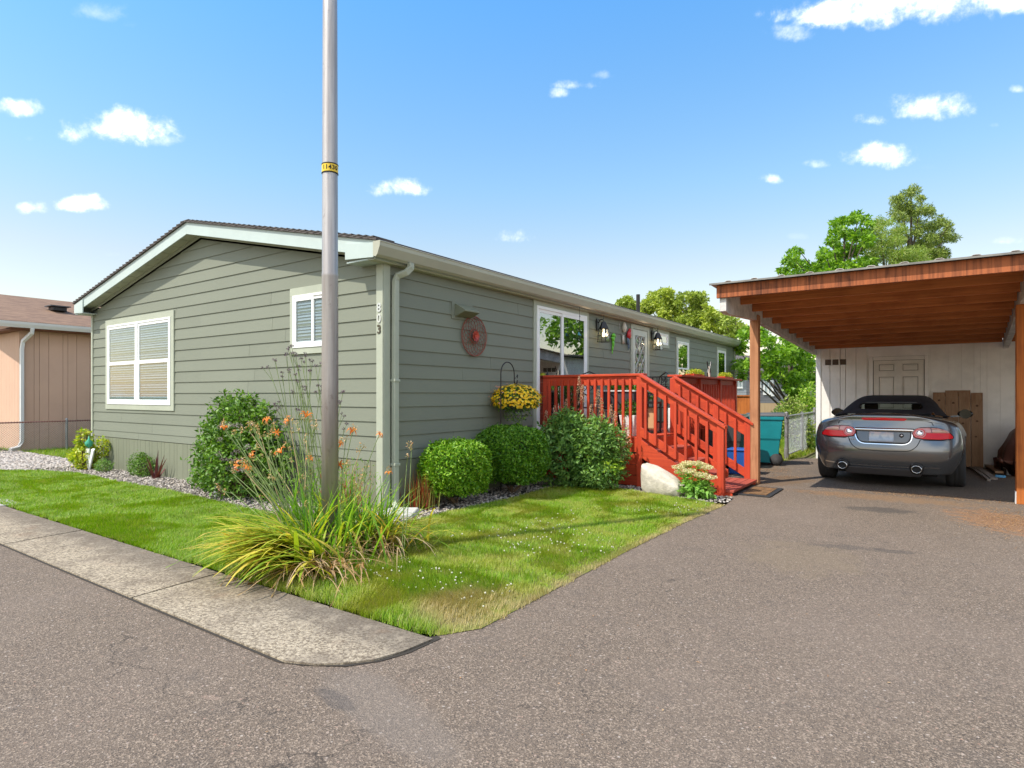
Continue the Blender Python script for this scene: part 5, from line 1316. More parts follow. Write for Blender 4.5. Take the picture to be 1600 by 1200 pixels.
# ------------------------------------------------------------------ wheeled bins
def bin_(x, y, rz, label, col, lidcol, h=1.04):
    t = thing('wheeled_bin', label, 'bin', (0, 0, 0), 'wheeled bins between deck and gate')
    mb = MB(); w0, w1, d0, d1 = .22, .29, .25, .33
    L = [(-w0, -d0, .05), (w0, -d0, .05), (w0, d0, .05), (-w0, d0, .05)]; 
    zs = [.05, .50, .54, .90, .92, .985]
    for i, z in enumerate(zs):
        k = (z - .05) / .93; a = w0 + (w1 - w0) * k; b = d0 + (d1 - d0) * k
        if i >= 2: a += .012; b += .012
        if i >= 4: a += .018; b += .02
        mb.v += [(-a, -b, z), (a, -b, z), (a, b, z), (-a, b, z)]
    for i in range(len(zs) - 1):
        for k in range(4): a0 = i * 4 + k; a1 = i * 4 + (k + 1) % 4; mb.f.append((a0, a1, a1 + 4, a0 + 4))
    mb.f.append((3, 2, 1, 0)); e = (len(zs) - 1) * 4; mb.f.append((e, e + 1, e + 2, e + 3))
    mb.build('bin_body', col, t, bevel=.018)
    mb = MB().hexa([(-.33, -.38, .985), (.33, -.38, .985), (.33, .40, .985), (-.33, .40, .985), (-.30, -.34, 1.035), (.30, -.34, 1.035), (.30, .38, 1.05), (-.30, .38, 1.05)]); mb.build('lid', lidcol, t, bevel=.012)
    MB().tube([(-.2, .41, .93), (-.2, .45, .98), (.2, .45, .98), (.2, .41, .93)], .016, 8).build('handle', lidcol, t)
    for s in (-1, 1): MB().lathe([(0, -.025), (.11, -.02), (.12, 0), (.11, .02), (0, .025)], (s * .25, .22, .12), 20, 'x').build('wheel', M['rubber'], t, smooth=True)
    t.location = (x, y, 0); t.rotation_euler = (0, 0, rz); ORG[t] = Vector((x, y, 0)); return t
M['teal'] = pmat('teal plastic', (.004, .25, .28), .42, var=.12, vscale=3); M['lidgrey'] = pmat('grey lid', (.07, .07, .075), .5)
M['greybin'] = pmat('dark grey plastic', (.055, .06, .06), .5); M['bluebin'] = pmat('blue plastic', (.02, .10, .38), .45)
bin_(2.60, 7.98, R(-78), 'tall teal wheeled bin with grey lid beside the gate', M['teal'], M['lidgrey'])
bin_(2.13, 6.95, R(95), 'dark grey wheeled bin behind the stair railing', M['greybin'], M['blackgloss'])
t = thing('blue_crate', 'small blue plastic recycling tub behind the stair post', 'tub', (2.55, 5.9, 0))
MB().hexa([(2.44, 6.0, 0), (2.80, 6.0, 0), (2.80, 6.3, 0), (2.44, 6.3, 0), (2.40, 5.96, .42), (2.84, 5.96, .42), (2.84, 6.34, .42), (2.40, 6.34, .42)]).build('tub_body', M['bluebin'], t, bevel=.015)
MB().box(2.385, 2.855, 5.945, 6.355, .42, .45).build('rim', M['bluebin'], t, bevel=.006)
# ------------------------------------------------------------------ chain link
def chain(mb, P, Q, z0, z1, cell=.055, r=.0017):
    P = Vector(P); Q = Vector(Q); L = (Q - P).length; d = (Q - P) / L; h = z1 - z0; n = int((L + h) / cell)
    for s in (1, -1):
        for k in range(n):
            u0 = k * cell - h; a = max(0, u0); b = min(L, u0 + h)
            if b <= a: continue
            za, zb = a - u0, b - u0
            if s < 0: za, zb = h - za, h - zb
            p = P + d * a; q = P + d * b; mb.bar((p.x, p.y, z0 + za), (q.x, q.y, z0 + zb), r * 2, r * 2)
FX = -12.8
f1 = thing('chain_link_fence', 'galvanised chain link fence with rusty rail before the salmon wall', 'fence', (FX, 1.1, 0))
for y in (-1.35, 1.10, 3.55, 6.0, 8.45): MB().lathe([(.028, 0), (.028, .79), (.02, .81), (0, .82)], (FX, y, 0), 10).build('post', M['galv'], f1)
MB().tube([(FX, -1.4, .74), (FX, 8.5, .74)], .016, 8).build('top_rail', M['rust'], f1)
mb = MB(); chain(mb, (FX + .03, -1.35, 0), (FX + .03, 8.45, 0), .04, .77, .055, .0022); mb.build('chain_mesh', M['galvdull'], f1)
gx = 2.80
f2 = thing('chain_link_gate', 'grey chain link gate and posts beside the carport', 'gate', (gx, 10.5, 0))
MB().lathe([(.05, 0), (.05, .25), (.038, .27), (.038, 1.02), (0, 1.05)], (gx, 9.15, 0), 12).build('post', M['galvdull'], f2)
MB().lathe([(.035, 0), (.035, 1.05), (0, 1.08)], (gx, 12.9, 0), 12).build('post', M['galvdull'], f2)
MB().tube([(gx, 9.3, .10), (gx, 9.3, .95), (gx, 10.95, .95), (gx, 10.95, .10), (gx, 9.3, .10)], .018, 8).build('gate_frame', M['galv'], f2)
MB().tube([(gx, 11.05, .0), (gx, 11.05, 1.0)], .03, 8).build('post', M['galv'], f2)
MB().tube([(gx, 11.05, .95), (gx, 12.9, .95)], .018, 8).build('top_rail', M['galv'], f2)
for z in (.25, .5, .8): MB().lathe([(.045, z), (.045, z + .03)], (gx, 9.15, 0), 12).build('clamp', M['galvdull'], f2)
mb = MB(); chain(mb, (gx + .01, 9.3, 0), (gx + .01, 10.95, 0), .11, .94, .06, .0014); chain(mb, (gx + .01, 11.05, 0), (gx + .01, 12.9, 0), .03, .95, .06, .0014); mb.build('chain_mesh', M['galv'], f2)
o = MB().box(2.86, 2.99, 13.1, 13.4, 0, 1.12).build('brick_pier', None, None, loc=(2.9, 13.2, 0)); setp(o, 'narrow reddish brick pier at the end of the gate fence', 'pier')
def brick():
    m = pmat('old brick', (.3, .14, .09), .9); w = NT(m.node_tree); b = w.n['Principled BSDF']; pos = w.node('ShaderNodeNewGeometry').outputs['Position']
    s = w.node('ShaderNodeSeparateXYZ', ins={0: pos}); v = w.node('ShaderNodeCombineXYZ', ins={0: w.math('ADD', s.outputs[0], s.outputs[1]), 1: s.outputs[2]})
    t = w.node('ShaderNodeTexBrick', ins={'Vector': v.outputs[0], 'Color1': (.34, .15, .09, 1), 'Color2': (.25, .11, .07, 1), 'Mortar': (.35, .3, .26, 1), 'Scale': 1, 'Mortar Size': .006, 'Brick Width': .2, 'Row Height': .07}); w.l.new(t.outputs[0], b.inputs['Base Color']); return m
o.data.materials.append(brick())

# ------------------------------------------------------------------ pole
PX_, PY_ = 1.16, -1.70
pole = thing('lamp_pole', 'tall plain metal pole rising out of the orange daylilies', 'pole', (PX_, PY_, 0))
def polemat():
    m = pmat('aged aluminium pole', (.42, .40, .39), .42, metal=.55); w = NT(m.node_tree); b = w.n['Principled BSDF']; pos = w.node('ShaderNodeNewGeometry').outputs['Position']
    st = w.noise(w.vmath('MULTIPLY', pos, (22, 22, 1.1)), 1, 4, .6); rs = w.noise(w.vmath('MULTIPLY', pos, (14, 14, 9)), 1, 5, .7)
    z = w.node('ShaderNodeSeparateXYZ', ins={0: pos}).outputs[2]
    low = w.smooth(z, 2.6, 1.2)
    c = w.mix(w.smooth(st, .3, .7), (.44, .41, .385), (.32, .285, .265)); c = w.mix(w.math('MULTIPLY', w.smooth(rs, .60, .72), .6), c, (.20, .16, .14)); c = w.mix(w.math('MULTIPLY', low, .35), c, (.17, .14, .13))
    w.l.new(c, b.inputs['Base Color']); return m
MB().lathe([(.072, 0), (.070, 1.5), (.068, 2.42), (.0695, 2.43), (.0695, 2.45), (.067, 2.46), (.062, 4.6), (.056, 6.0), (0, 6.02)], (PX_, PY_, 0), 40).build('shaft', polemat(), pole, smooth=True)
pole.children[0].data.shade_auto_smooth if False else None
zb = DZ(265, 5.22)
yb = MB().lathe([(.0655, zb - .034), (.0685, zb - .032), (.0685, zb + .032), (.0655, zb + .034)], (PX_, PY_, 0), 40).build('yellow_band', pmat('yellow tag', (.75, .50, .02), .4), pole, smooth=False)
MB().lathe([(.066, zb - .043), (.0705, zb - .041), (.0705, zb - .034), (.066, zb - .033)], (PX_, PY_, 0), 40).lathe([(.066, zb + .033), (.0705, zb + .034), (.0705, zb + .041), (.066, zb + .043)], (PX_, PY_, 0), 40).build('band_edge', M['gapdark'], pole)
ca = math.atan2(CAM.y - PY_, CAM.x - PX_)
for k, chx in enumerate('11430'):
    a = ca + (k - 2) * .42
    n_ = Vector((math.cos(a), math.sin(a), 0)); s_ = Vector((-math.sin(a), math.cos(a), 0)); rot = Matrix((s_, Vector((0, 0, 1)), n_)).transposed()
    text_mesh('tag_digit', chx, .052, M['gapdark'], pole, Vector((PX_, PY_, zb)) + n_ * .0685, rot, ext=.0012)

# ------------------------------------------------------------------ salmon neighbour house
nb = thing('neighbour_house', 'salmon pink house with brown shingle roof and white gutter', 'house', (-13.3, .26, 0))
def groove(name, c, ax):
    m = pmat(name, c, .75, var=.06, vscale=1.5); w = NT(m.node_tree); b = w.n['Principled BSDF']; s = w.node('ShaderNodeSeparateXYZ', ins={0: w.node('ShaderNodeNewGeometry').outputs['Position']}).outputs[ax]
    f = w.math('PINGPONG', s, .1016); g = w.smooth(f, .006, .0); bp = w.node('ShaderNodeBump', ins={'Strength': 1, 'Distance': .01, 'Height': w.math('SUBTRACT', 1.0, g)}); w.l.new(bp.outputs[0], b.inputs['Normal']); return m
M['salmon'] = pmat('salmon paint', (.56, .36, .255), .75, var=.05, vscale=1.2)
mb = MB().box(-21, -13.33, .29, 22, 0, 3.1)
x = -21.0
while x < -13.4: mb.box(x + .004, min(x + .2, -13.30) - .004, .26, .295, 0.02, 3.08); x += .2
mb.build('front_wall', M['salmon'], nb)
mb = MB(); y = .26; k = 0
while y < 21.8: w_ = (.31, .11, .20)[k % 3]; mb.box(-13.335, -13.30, y + .004, y + w_ - .004, .02, 3.08); y += w_; k += 1
mb.build('side_wall', M['salmon'], nb)
M['nshingle'] = shingle('brown shingles', (.27, .16, .095), (.18, .10, .06))
mb = MB(); RXn = -17.0; zf = lambda x: 3.22 + (4.36 - 3.22) * (1 - abs(x - RXn) / (abs(-12.95 - RXn)))
slab(RXn, -12.95, zf, .05, -.5, 22.4, mb); slab(2 * RXn + 12.95, RXn, zf, .05, -.5, 22.4, mb); mb.build('roof', M['nshingle'], nb)
MB().hexa([(-21, .0, 3.0), (-13.0, .0, 3.0), (-13.0, .26, 3.0), (-21, .26, 3.0), (-21, .0, 3.05), (-13.0, .0, 3.05), (-13.0, .26, 3.05), (-21, .26, 3.05)]).box(-13.3, -12.96, .0, 22, 3.03, 3.06).build('soffit', pmat('brown soffit', (.16, .06, .03), .8), nb)
MB().prism([(-21, 3.1), (-13.3, 3.1), (-17, 4.20)], 'xz', .265, .29).build('gable', M['salmon'], nb)
M['wgutter'] = pmat('white gutter', (.66, .65, .62), .4)
MB().prism([(-12.955, 3.2), (-12.955, 3.07), (-12.90, 3.06), (-12.86, 3.14), (-12.85, 3.20)], 'xz', -.5, 22.4).build('gutter', M['wgutter'], nb)
mb = MB(); recttube(mb, [(-12.92, .42, 3.07), (-12.95, .42, 2.95), (-13.22, .32, 2.75), (-13.24, .30, 2.55), (-13.24, .30, .25), (-13.20, .22, .10), (-13.0, .0, .07)], .09, .075, (0, 1, 0)); mb.build('downspout', M['wgutter'], nb, bevel=.01)
for (x, y) in ((-14.9, 1.6),):
    MB().box(x - .17, x + .17, y - .17, y + .17, zf(x), zf(x) + .12).build('roof_vent', M['black'], nb, bevel=.02); MB().box(x - .24, x + .24, y - .24, y + .24, zf(x) + .12, zf(x) + .15).build('vent_cap', M['lidgrey'], nb)
x, y = -14.5, 3.9
MB().lathe([(.035, zf(x)), (.035, zf(x) + .38), (0, zf(x) + .38)], (x, y, 0), 10).build('vent_pipe', M['black'], nb); MB().lathe([(.16, zf(x) - .03), (.06, zf(x) + .07), (.03, zf(x) + .08)], (x, y, 0), 12).build('pipe_flashing', M['galv'], nb)

# ------------------------------------------------------------------ grey house beyond the garden
def far_house(px0, px1, depth, h, col, label, wins, deep=9, roofh=1.5):
    a = D(px0, depth); b = D(px1, depth); u = (b - a); L = u.length; u.normalize(); n = Vector((u.y, -u.x, 0))   # n towards the camera
    if n.dot(CAM - a) < 0: n = -n
    t = thing('grey_house', label, 'house', tuple(a))
    def q(s, o, z): p = a + u * s + n * o; return (p.x, p.y, z)
    def bx(mb, s0, s1, o0, o1, z0, z1): return mb.hexa([q(s0, o0, z0), q(s1, o0, z0), q(s1, o1, z0), q(s0, o1, z0), q(s0, o0, z1), q(s1, o0, z1), q(s1, o1, z1), q(s0, o1, z1)])
    mb = MB(); bx(mb, 0, L, -deep, 0, 0, h)
    z = .2
    while z < h - .15: bx(mb, 0, L, 0, .02, z, z + .17); z += .2
    mb.build('wall', col, t)
    mb = MB(); mb.hexa([q(-.3, .4, h), q(L + .3, .4, h), q(L + .3, -deep / 2, h + roofh), q(-.3, -deep / 2, h + roofh), q(-.3, .4, h + .1), q(L + .3, .4, h + .1), q(L + .3, -deep / 2, h + roofh + .1), q(-.3, -deep / 2, h + roofh + .1)])
    mb.hexa([q(-.3, -deep - .4, h), q(L + .3, -deep - .4, h), q(L + .3, -deep / 2, h + roofh), q(-.3, -deep / 2, h + roofh), q(-.3, -deep - .4, h + .1), q(L + .3, -deep - .4, h + .1), q(L + .3, -deep / 2, h + roofh + .1), q(-.3, -deep / 2, h + roofh + .1)])
    mb.build('roof', M['shingle'], t)
    for (p0, p1, y0, y1) in wins:
        s0 = (p0 - px0) / (px1 - px0) * L; s1 = (p1 - px0) / (px1 - px0) * L; z0, z1 = DZ(y1, depth), DZ(y0, depth)
        mb = MB(); f = .12; bx(mb, s0, s1, .02, .08, z1 - f, z1); bx(mb, s0, s1, .02, .08, z0, z0 + f); bx(mb, s0, s0 + f, .02, .08, z0 + f, z1 - f); bx(mb, s1 - f, s1, .02, .08, z0 + f, z1 - f); bx(mb, (s0 + s1) / 2 - .04, (s0 + s1) / 2 + .04, .03, .07, z0 + f, z1 - f)
        wn = mb.build('window', M['white'], t); mb = MB(); bx(mb, s0 + f, s1 - f, .02, .035, z0 + f, z1 - f); mb.build('pane', M['paleglass'], wn)
    return t
M['paleglass'] = pmat('pale curtained panes', (.42, .46, .46), .3); M['hgrey'] = pmat('grey siding', (.17, .17, .18), .8, var=.1); M['hgreyl'] = pmat('pale grey siding', (.33, .34, .36), .8, var=.1)
far_house(1166, 1300, 46, 3.1, M['hgrey'], 'dark grey house with tall white windows beyond the garden', [(1184, 1189, 596, 610), (1192, 1208, 594, 617), (1204, 1209, 612, 619)])
far_house(1060, 1166, 40, 2.9, M['hgreyl'], 'pale grey house just past the end of the deck', [(1148, 1160, 588, 607)], deep=8)
o = thing('timber_planter', 'orange cedar planter box beyond the deck end', 'planter', tuple(D(1162, 24)))
c = D(1164, 24); MB().box(c.x - .30, c.x + .25, c.y - .25, c.y + .25, 0, 1.38 - (632 - 617) / 945 * 24 + .35).build('box', M['cedar'], o, bevel=.01)
MB().box(c.x - .34, c.x + .29, c.y - .29, c.y + .29, 1.35, 1.40).build('rim', M['cedar'], o)
a = D(1140, 30); b = D(1262, 30)
o = MB().bar((a.x, a.y, .55), (b.x, b.y, .55), .05, .9).build('low_wooden_fence', woodmat('pale fence timber', (.50, .36, .22), (.36, .24, .13), 'z', .8), None, loc=tuple(a)); setp(o, 'low pale timber fence across the far garden', 'fence')
# house across the drive, seen mirrored in the glass
nb2 = thing('opposite_house', 'beige house across the drive seen in window reflections', 'house', (17, 4, 0))
MB().box(16, 24, -4, 12, 0, 2.7).build('wall', pmat('beige siding', (.42, .36, .29), .8), nb2); MB().prism([(15.6, 2.7), (24.4, 2.7), (20, 3.9)], 'xz', -4.3, 12.3).build('roof', M['nshingle'], nb2)
# ------------------------------------------------------------------ leaves
def unit(n, rg=rng):
    v = rg.normal(size=(n, 3)); return v / np.linalg.norm(v, axis=1)[:, None]
def leaves(P, N, T, L, W, fold=.25, shape='leaf'):
    """P base points, N leaf normals, T leaf directions (made perpendicular to N)"""
    n = len(P); N = N / (np.linalg.norm(N, axis=1)[:, None] + 1e-9); T = T - N * (T * N).sum(1)[:, None]; T = T / (np.linalg.norm(T, axis=1)[:, None] + 1e-9)
    B = np.cross(N, T); L = np.broadcast_to(L, n)[:, None]; W = np.broadcast_to(W, n)[:, None]
    if shape == 'leaf':
        V = np.stack([P, P + T * L * .45 + B * W * .5 + N * W * fold, P + T * L, P + T * L * .45 - B * W * .5 + N * W * fold], 1)
        F = np.array([[0, 1, 2], [0, 2, 3]])
    else:  # lobed, maple-like
        V = np.stack([P, P + T * L * .25 + B * W * .5, P + T * L * .5 + B * W * .22, P + T * L, P + T * L * .5 - B * W * .22, P + T * L * .25 - B * W * .5], 1)
        F = np.array([[0, 1, 2], [0, 2, 4], [2, 3, 4], [0, 4, 5]])
    k = V.shape[1]
    return V.reshape(-1, 3), (F[None] + (np.arange(n) * k)[:, None, None]).reshape(-1, 3)
def leafobj(name, parts, mat, parent, **kw):
    Vs, Fs, b = [], [], 0
    for V, F in parts: Vs.append(V); Fs.append(F + b); b += len(V)
    return np_mesh(name, np.concatenate(Vs), np.concatenate(Fs), 3, mat, parent, **kw)
def clumpy(c, r, n, leafL, leafW, up=.5, jit=.8, inside=.35, shape='leaf', rough=.12, seed=0):
    """leaves over a lumpy ellipsoid shell, some inside"""
    rg = np.random.default_rng(seed + 11); c = np.array(c); r = np.array(r)
    d = unit(n, rg); ang = np.arctan2(d[:, 1], d[:, 0]); el = d[:, 2]
    lump = 1 + rough * (np.sin(ang * 3 + seed) * np.cos(el * 4 + seed) + .6 * np.sin(ang * 7 + el * 5 + seed * 2))
    rad = np.where(rg.random(n) < inside, rg.uniform(.55, .95, n), rg.uniform(.93, 1.03, n)) * lump
    rad = np.where(rg.random(n) < .12, rad * rg.uniform(1.0, 1.22, n), rad)
    P = c + d * r * rad[:, None]; N = d / r; N /= np.linalg.norm(N, axis=1)[:, None]
    N = N * (1 - jit) + unit(n, rg) * jit + np.array([0, 0, up]); T = unit(n, rg) + d * .6
    s = rg.uniform(.7, 1.25, n); return leaves(P, N, T, leafL * s, leafW * s, shape=shape)
def stems(mb, base, tips, r0=.012, r1=.004, n=5, wob=.05):
    for t in tips:
        b = Vector(base); t = Vector(t); m = b.lerp(t, .5) + Vector([random.uniform(-wob, wob) for _ in range(3)]); mb.tube([b, m, t], [r0, (r0 + r1) / 2, r1], n, False)
M['bark'] = pmat('bark', (.13, .10, .075), .9, var=.35, vscale=10, bump=.6, bscale=30); M['twig'] = pmat('brown twig', (.14, .09, .05), .85)
M['box1'] = leafmat('bright box leaves', [(.06, .17, .006), (.12, .28, .010), (.20, .38, .018), (.32, .48, .04)], trans=.25)
M['box2'] = leafmat('clipped hedge leaves', [(.04, .12, .006), (.075, .20, .010), (.13, .29, .015), (.22, .38, .03)], trans=.25)
M['shrubg'] = leafmat('dark green leaves', [(.035, .09, .010), (.07, .16, .015), (.12, .24, .025), (.22, .36, .06)], trans=.25)
M['spirea'] = leafmat('grey green leaves', [(.06, .14, .03), (.11, .22, .045), (.17, .31, .06), (.27, .42, .10)], trans=.25)
M['lime_l'] = leafmat('lime leaves', [(.12, .26, .02), (.22, .38, .04), (.34, .46, .06), (.40, .50, .10)], trans=.35)
M['yellowl'] = leafmat('yellow green leaves', [(.14, .24, .015), (.28, .38, .02), (.44, .46, .03), (.52, .50, .06)], trans=.35)
def shrub(name, label, cat, loc, blobs, mat, group=None, twigs=True, base_r=.12):
    t = thing(name, label, cat, loc, group)
    parts = [clumpy(*b[:2], b[2], *b[3:5], **(b[5] if len(b) > 5 else {})) for b in blobs]
    leafobj('foliage', parts, mat, t)
    if twigs:
        mb = MB(); 
        for b in blobs:
            for k in range(6): d = unit(1)[0]; stems(mb, (loc[0] + random.uniform(-.05, .05), loc[1] + random.uniform(-.05, .05), 0), [np.array(b[0]) + d * np.array(b[1]) * .8], .010, .003)
        mb.build('stems', M['twig'], t)
    return t
# clipped hedges: rounded box shaped domes
def dome_leaves(c, hx, hy, h, n, L, W, seed, pw=3.2, flat=.9):
    rg = np.random.default_rng(seed); d = unit(n * 2, rg); d = d[d[:, 2] > -.55][:n]; n = len(d)
    e = (np.abs(d) ** pw).sum(1) ** (-1 / pw); S = d * e[:, None]
    ang = np.arctan2(d[:, 1], d[:, 0]); lump = 1 + .045 * np.sin(ang * 3 + seed) + .035 * np.sin(ang * 5 + d[:, 2] * 6) + .03 * np.sin(ang * 11 + d[:, 2] * 13 + seed) + np.where(rg.random(n) < .03, rg.uniform(.02, .10, n), 0)
    under = np.clip((-S[:, 2]) / 1.0, 0, 1) * .28
    rad = np.where(rg.random(n) < .3, rg.uniform(.86, .97, n), rg.uniform(.96, 1.03, n)) * lump
    P = np.stack([c[0] + S[:, 0] * hx * (1 - under) * rad, c[1] + S[:, 1] * hy * (1 - under) * rad, h * .52 + S[:, 2] * h * .48 * rad], 1)
    N = d * .5 + unit(n, rg) * .75 + np.array([0, 0, .35]); T = unit(n, rg) + d * .8 + np.array([0, 0, .4]); s = rg.uniform(.7, 1.3, n)
    return leaves(P, N, T, L * s, W * s)
def hedge(c, hx, hy, h, n, mat, label, seed):
    t = thing('clipped_shrub', label, 'shrub', (c[0], c[1], 0), 'clipped shrubs along the long wall')
    leafobj('foliage', [dome_leaves(c, hx, hy, h, n, .034, .022, seed)], mat, t)
    v, f = ico_sphere(3); mb = MB().add([(c[0] + p[0] * hx * .80, c[1] + p[1] * hy * .80, h * .52 + p[2] * h * .40) for p in v], [tuple(q) for q in f]); mb.build('dark_core', M['innerdark'], t)
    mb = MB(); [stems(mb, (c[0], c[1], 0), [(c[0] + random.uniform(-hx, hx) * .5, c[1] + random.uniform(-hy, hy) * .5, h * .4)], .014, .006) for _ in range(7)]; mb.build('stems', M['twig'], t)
M['innerdark'] = pmat('dark shrub core', (.03, .045, .015), .95, var=.4, vscale=20)  # solid dark core filling the shrub behind its leaves
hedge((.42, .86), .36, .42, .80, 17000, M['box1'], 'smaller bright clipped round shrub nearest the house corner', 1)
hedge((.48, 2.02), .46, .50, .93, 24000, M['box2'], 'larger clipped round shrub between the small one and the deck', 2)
# tall shrub before the deck with pale pink flower plumes
t = thing('flowering_shrub', 'loose green shrub with pink plumes in front of the red deck', 'shrub', (1.0, 3.05, 0))
blobs = [((.78, 2.95, .50), (.42, .40, .52), 2600, .085, .036, dict(seed=3, rough=.2)), ((1.22, 3.10, .55), (.42, .36, .52), 2600, .085, .036, dict(seed=4, rough=.2)), ((.80, 3.05, .90), (.27, .26, .28), 1500, .08, .034, dict(seed=5, rough=.2)), ((.55, 2.95, .66), (.22, .22, .24), 1000, .055, .022, dict(seed=6)),
         ((1.48, 3.16, .62), (.30, .26, .36), 2000, .055, .024, dict(seed=8)), ((1.32, 3.05, .24), (.40, .34, .24), 1800, .06, .026, dict(seed=9))]
leafobj('foliage', [clumpy(b[0], tuple(q * .90 for q in b[1]), b[2], b[3], b[4], **b[5]) for b in blobs], M['spirea'], t)
mb = MB(); V = []
plumes = [(.86, 3.32, 1.66), (.93, 3.30, 1.52), (1.18, 3.34, 1.45), (1.26, 3.30, 1.32), (1.42, 3.30, 1.22), (1.52, 3.22, 1.12), (1.66, 3.25, 1.02), (1.74, 3.2, .92), (1.62, 3.1, .78), (1.36, 3.08, 1.04), (.70, 3.2, 1.30), (.42, 3.05, 1.12), (1.08, 3.3, 1.22), (1.70, 3.12, .70), (.55, 3.1, 1.2)]
for (x, y, z) in plumes:
    stems(mb, (x * .6 + .38, y * .5 + 1.5, .3), [(x, y, z)], .006, .003)
    n = 150; u = rng.uniform(0, 1, n) ** .8; r = .045 * (1 - u) + .008; a = rng.uniform(0, 6.28, n)
    P = np.stack([x + r * np.cos(a), y + r * np.sin(a), z - .26 + .30 * u], 1); V.append(leaves(P, unit(n), unit(n) + np.array([0, 0, .6]), .020, .012))
mb.build('stems', M['twig'], t); leafobj('flower_plumes', V, leafmat('dusty pink flowers', [(.52, .24, .17), (.64, .36, .26), (.34, .26, .10), (.70, .46, .34)], trans=.2), t)
leafobj('young_leaves', [clumpy((1.52, 3.02, .36), (.18, .14, .12), 160, .085, .045, seed=2, up=1)], M['lime_l'], t)
# big loose shrub before the gable wall
t = thing('loose_shrub', 'large loose green shrub standing before the gable wall', 'shrub', (-2.42, -.5, 0))
bl = [((-2.25, -.42, .55), (.50, .36, .50), 4600), ((-1.85, -.45, .48), (.55, .36, .46), 4600), ((-2.35, -.38, .98), (.28, .26, .32), 1900), ((-1.95, -.40, .98), (.32, .28, .36), 2400), ((-2.55, -.34, .78), (.26, .22, .30), 1400), ((-1.55, -.42, .85), (.30, .26, .36), 1800), ((-2.42, -.36, 1.30), (.12, .12, .14), 300), ((-1.45, -.42, 1.12), (.12, .11, .16), 350), ((-2.9, -.36, .2), (.26, .18, .18), 1000), ((-2.75, -.36, .55), (.24, .2, .26), 900), ((-1.25, -.42, .6), (.26, .22, .3), 900), ((-1.85, -.38, 1.3), (.12, .11, .14), 300)]
bl = [((b[0][0] - .40, b[0][1], b[0][2]), b[1], b[2]) for b in bl]
leafobj('foliage', [clumpy(b[0], b[1], int(b[2] * .46), .066, .038, seed=20 + i, rough=.36, inside=.5) for i, b in enumerate(bl)], M['shrubg'], t)
mb = MB()
for i, b in enumerate(bl):
    for k in range(9): d = unit(1)[0]; stems(mb, (-2.42 + random.uniform(-.15, .15), -.45, 0), [np.array(b[0]) + d * np.array(b[1])], .010, .002)
mb.build('stems', M['twig'], t)
n = 22; V = []
for i in range(n):
    a = random.uniform(-2.3, -1.6); c = (a, random.uniform(-.85, -.62), random.uniform(.45, 1.05)); V.append(clumpy(c, (.035, .035, .028), 50, .014, .010, seed=i))
leafobj('flower_heads', V, leafmat('mauve grey flowers', [(.30, .20, .24), (.42, .32, .36), (.22, .17, .18)], trans=.1), t)
# small plants in the gravel
def bladeplant(name, label, cat, loc, n, L, W, mat, spread=.08, lean=(.1, .7), curl=(.2, .9), group=None, seg=5, az=None):
    P = np.column_stack([rng.normal(loc[0], spread, n), rng.normal(loc[1], spread, n), np.zeros(n)]); a = rng.uniform(0, 6.28, n) if az is None else rng.normal(az[0], az[1], n)
    V, F = blades(P, rng.uniform(L[0], L[1], n), rng.uniform(W[0], W[1], n), a, rng.uniform(*lean, n), rng.uniform(*curl, n), seg)
    o = np_mesh(name, V, F, 4, mat, None, loc=(loc[0], loc[1], 0)); return setp(o, label, cat, group)
M['bloodgrass'] = leafmat('blood grass', [(.30, .03, .02), (.35, .06, .03), (.22, .26, .05), (.30, .32, .08), (.18, .03, .03)], trans=.35, tcol=(1.6, 1.0, .6))
p = G(655, 795)
bladeplant('red_tipped_grass', 'upright red and green grass tuft beside the downspout', 'ornamental grass', (p.x + .02, p.y + .02), 260, (.28, .52), (.006, .011), M['bloodgrass'], .085, (.0, .35), (.0, .35), 'red tipped grasses')
bladeplant('red_tipped_grass', 'red and green grass tuft in front of the gable wall corner', 'ornamental grass', (-.10, -.55), 260, (.30, .66), (.006, .011), M['bloodgrass'], .13, (.0, .4), (.0, .35), 'red tipped grasses')
M['cordy'] = leafmat('maroon strap leaves', [(.055, .012, .015), (.10, .022, .025), (.15, .05, .045)], trans=.2)
p = G(243, 748); bladeplant('maroon_spiky_plant', 'small maroon spiky plant in the gravel by the gable wall', 'plant', (p.x, p.y), 11, (.32, .50), (.035, .05), M['cordy'], .02, (.05, .65), (.0, .2), seg=4)
p = G(213, 745); shrub('low_green_shrub', 'low dense green shrub left of the maroon plant', 'shrub', (p.x, p.y + .1, 0), [((p.x - .12, p.y + .12, .18), (.24, .18, .20), 1500, .03, .016, dict(seed=31)), ((p.x + .14, p.y + .08, .16), (.20, .16, .17), 1200, .03, .016, dict(seed=32)), ((p.x - .02, p.y + .1, .32), (.06, .06, .10), 200, .03, .016, dict(seed=33))], M['shrubg'])
p = G(157, 738); shrub('tiny_green_plant', 'tiny round green plant in the gravel by the wall vent', 'plant', (p.x, p.y + .05, 0), [((p.x, p.y + .05, .11), (.15, .13, .12), 700, .028, .018, dict(seed=34))], M['spirea'])
p = G(125, 738); p.x -= .30; p.y += .12
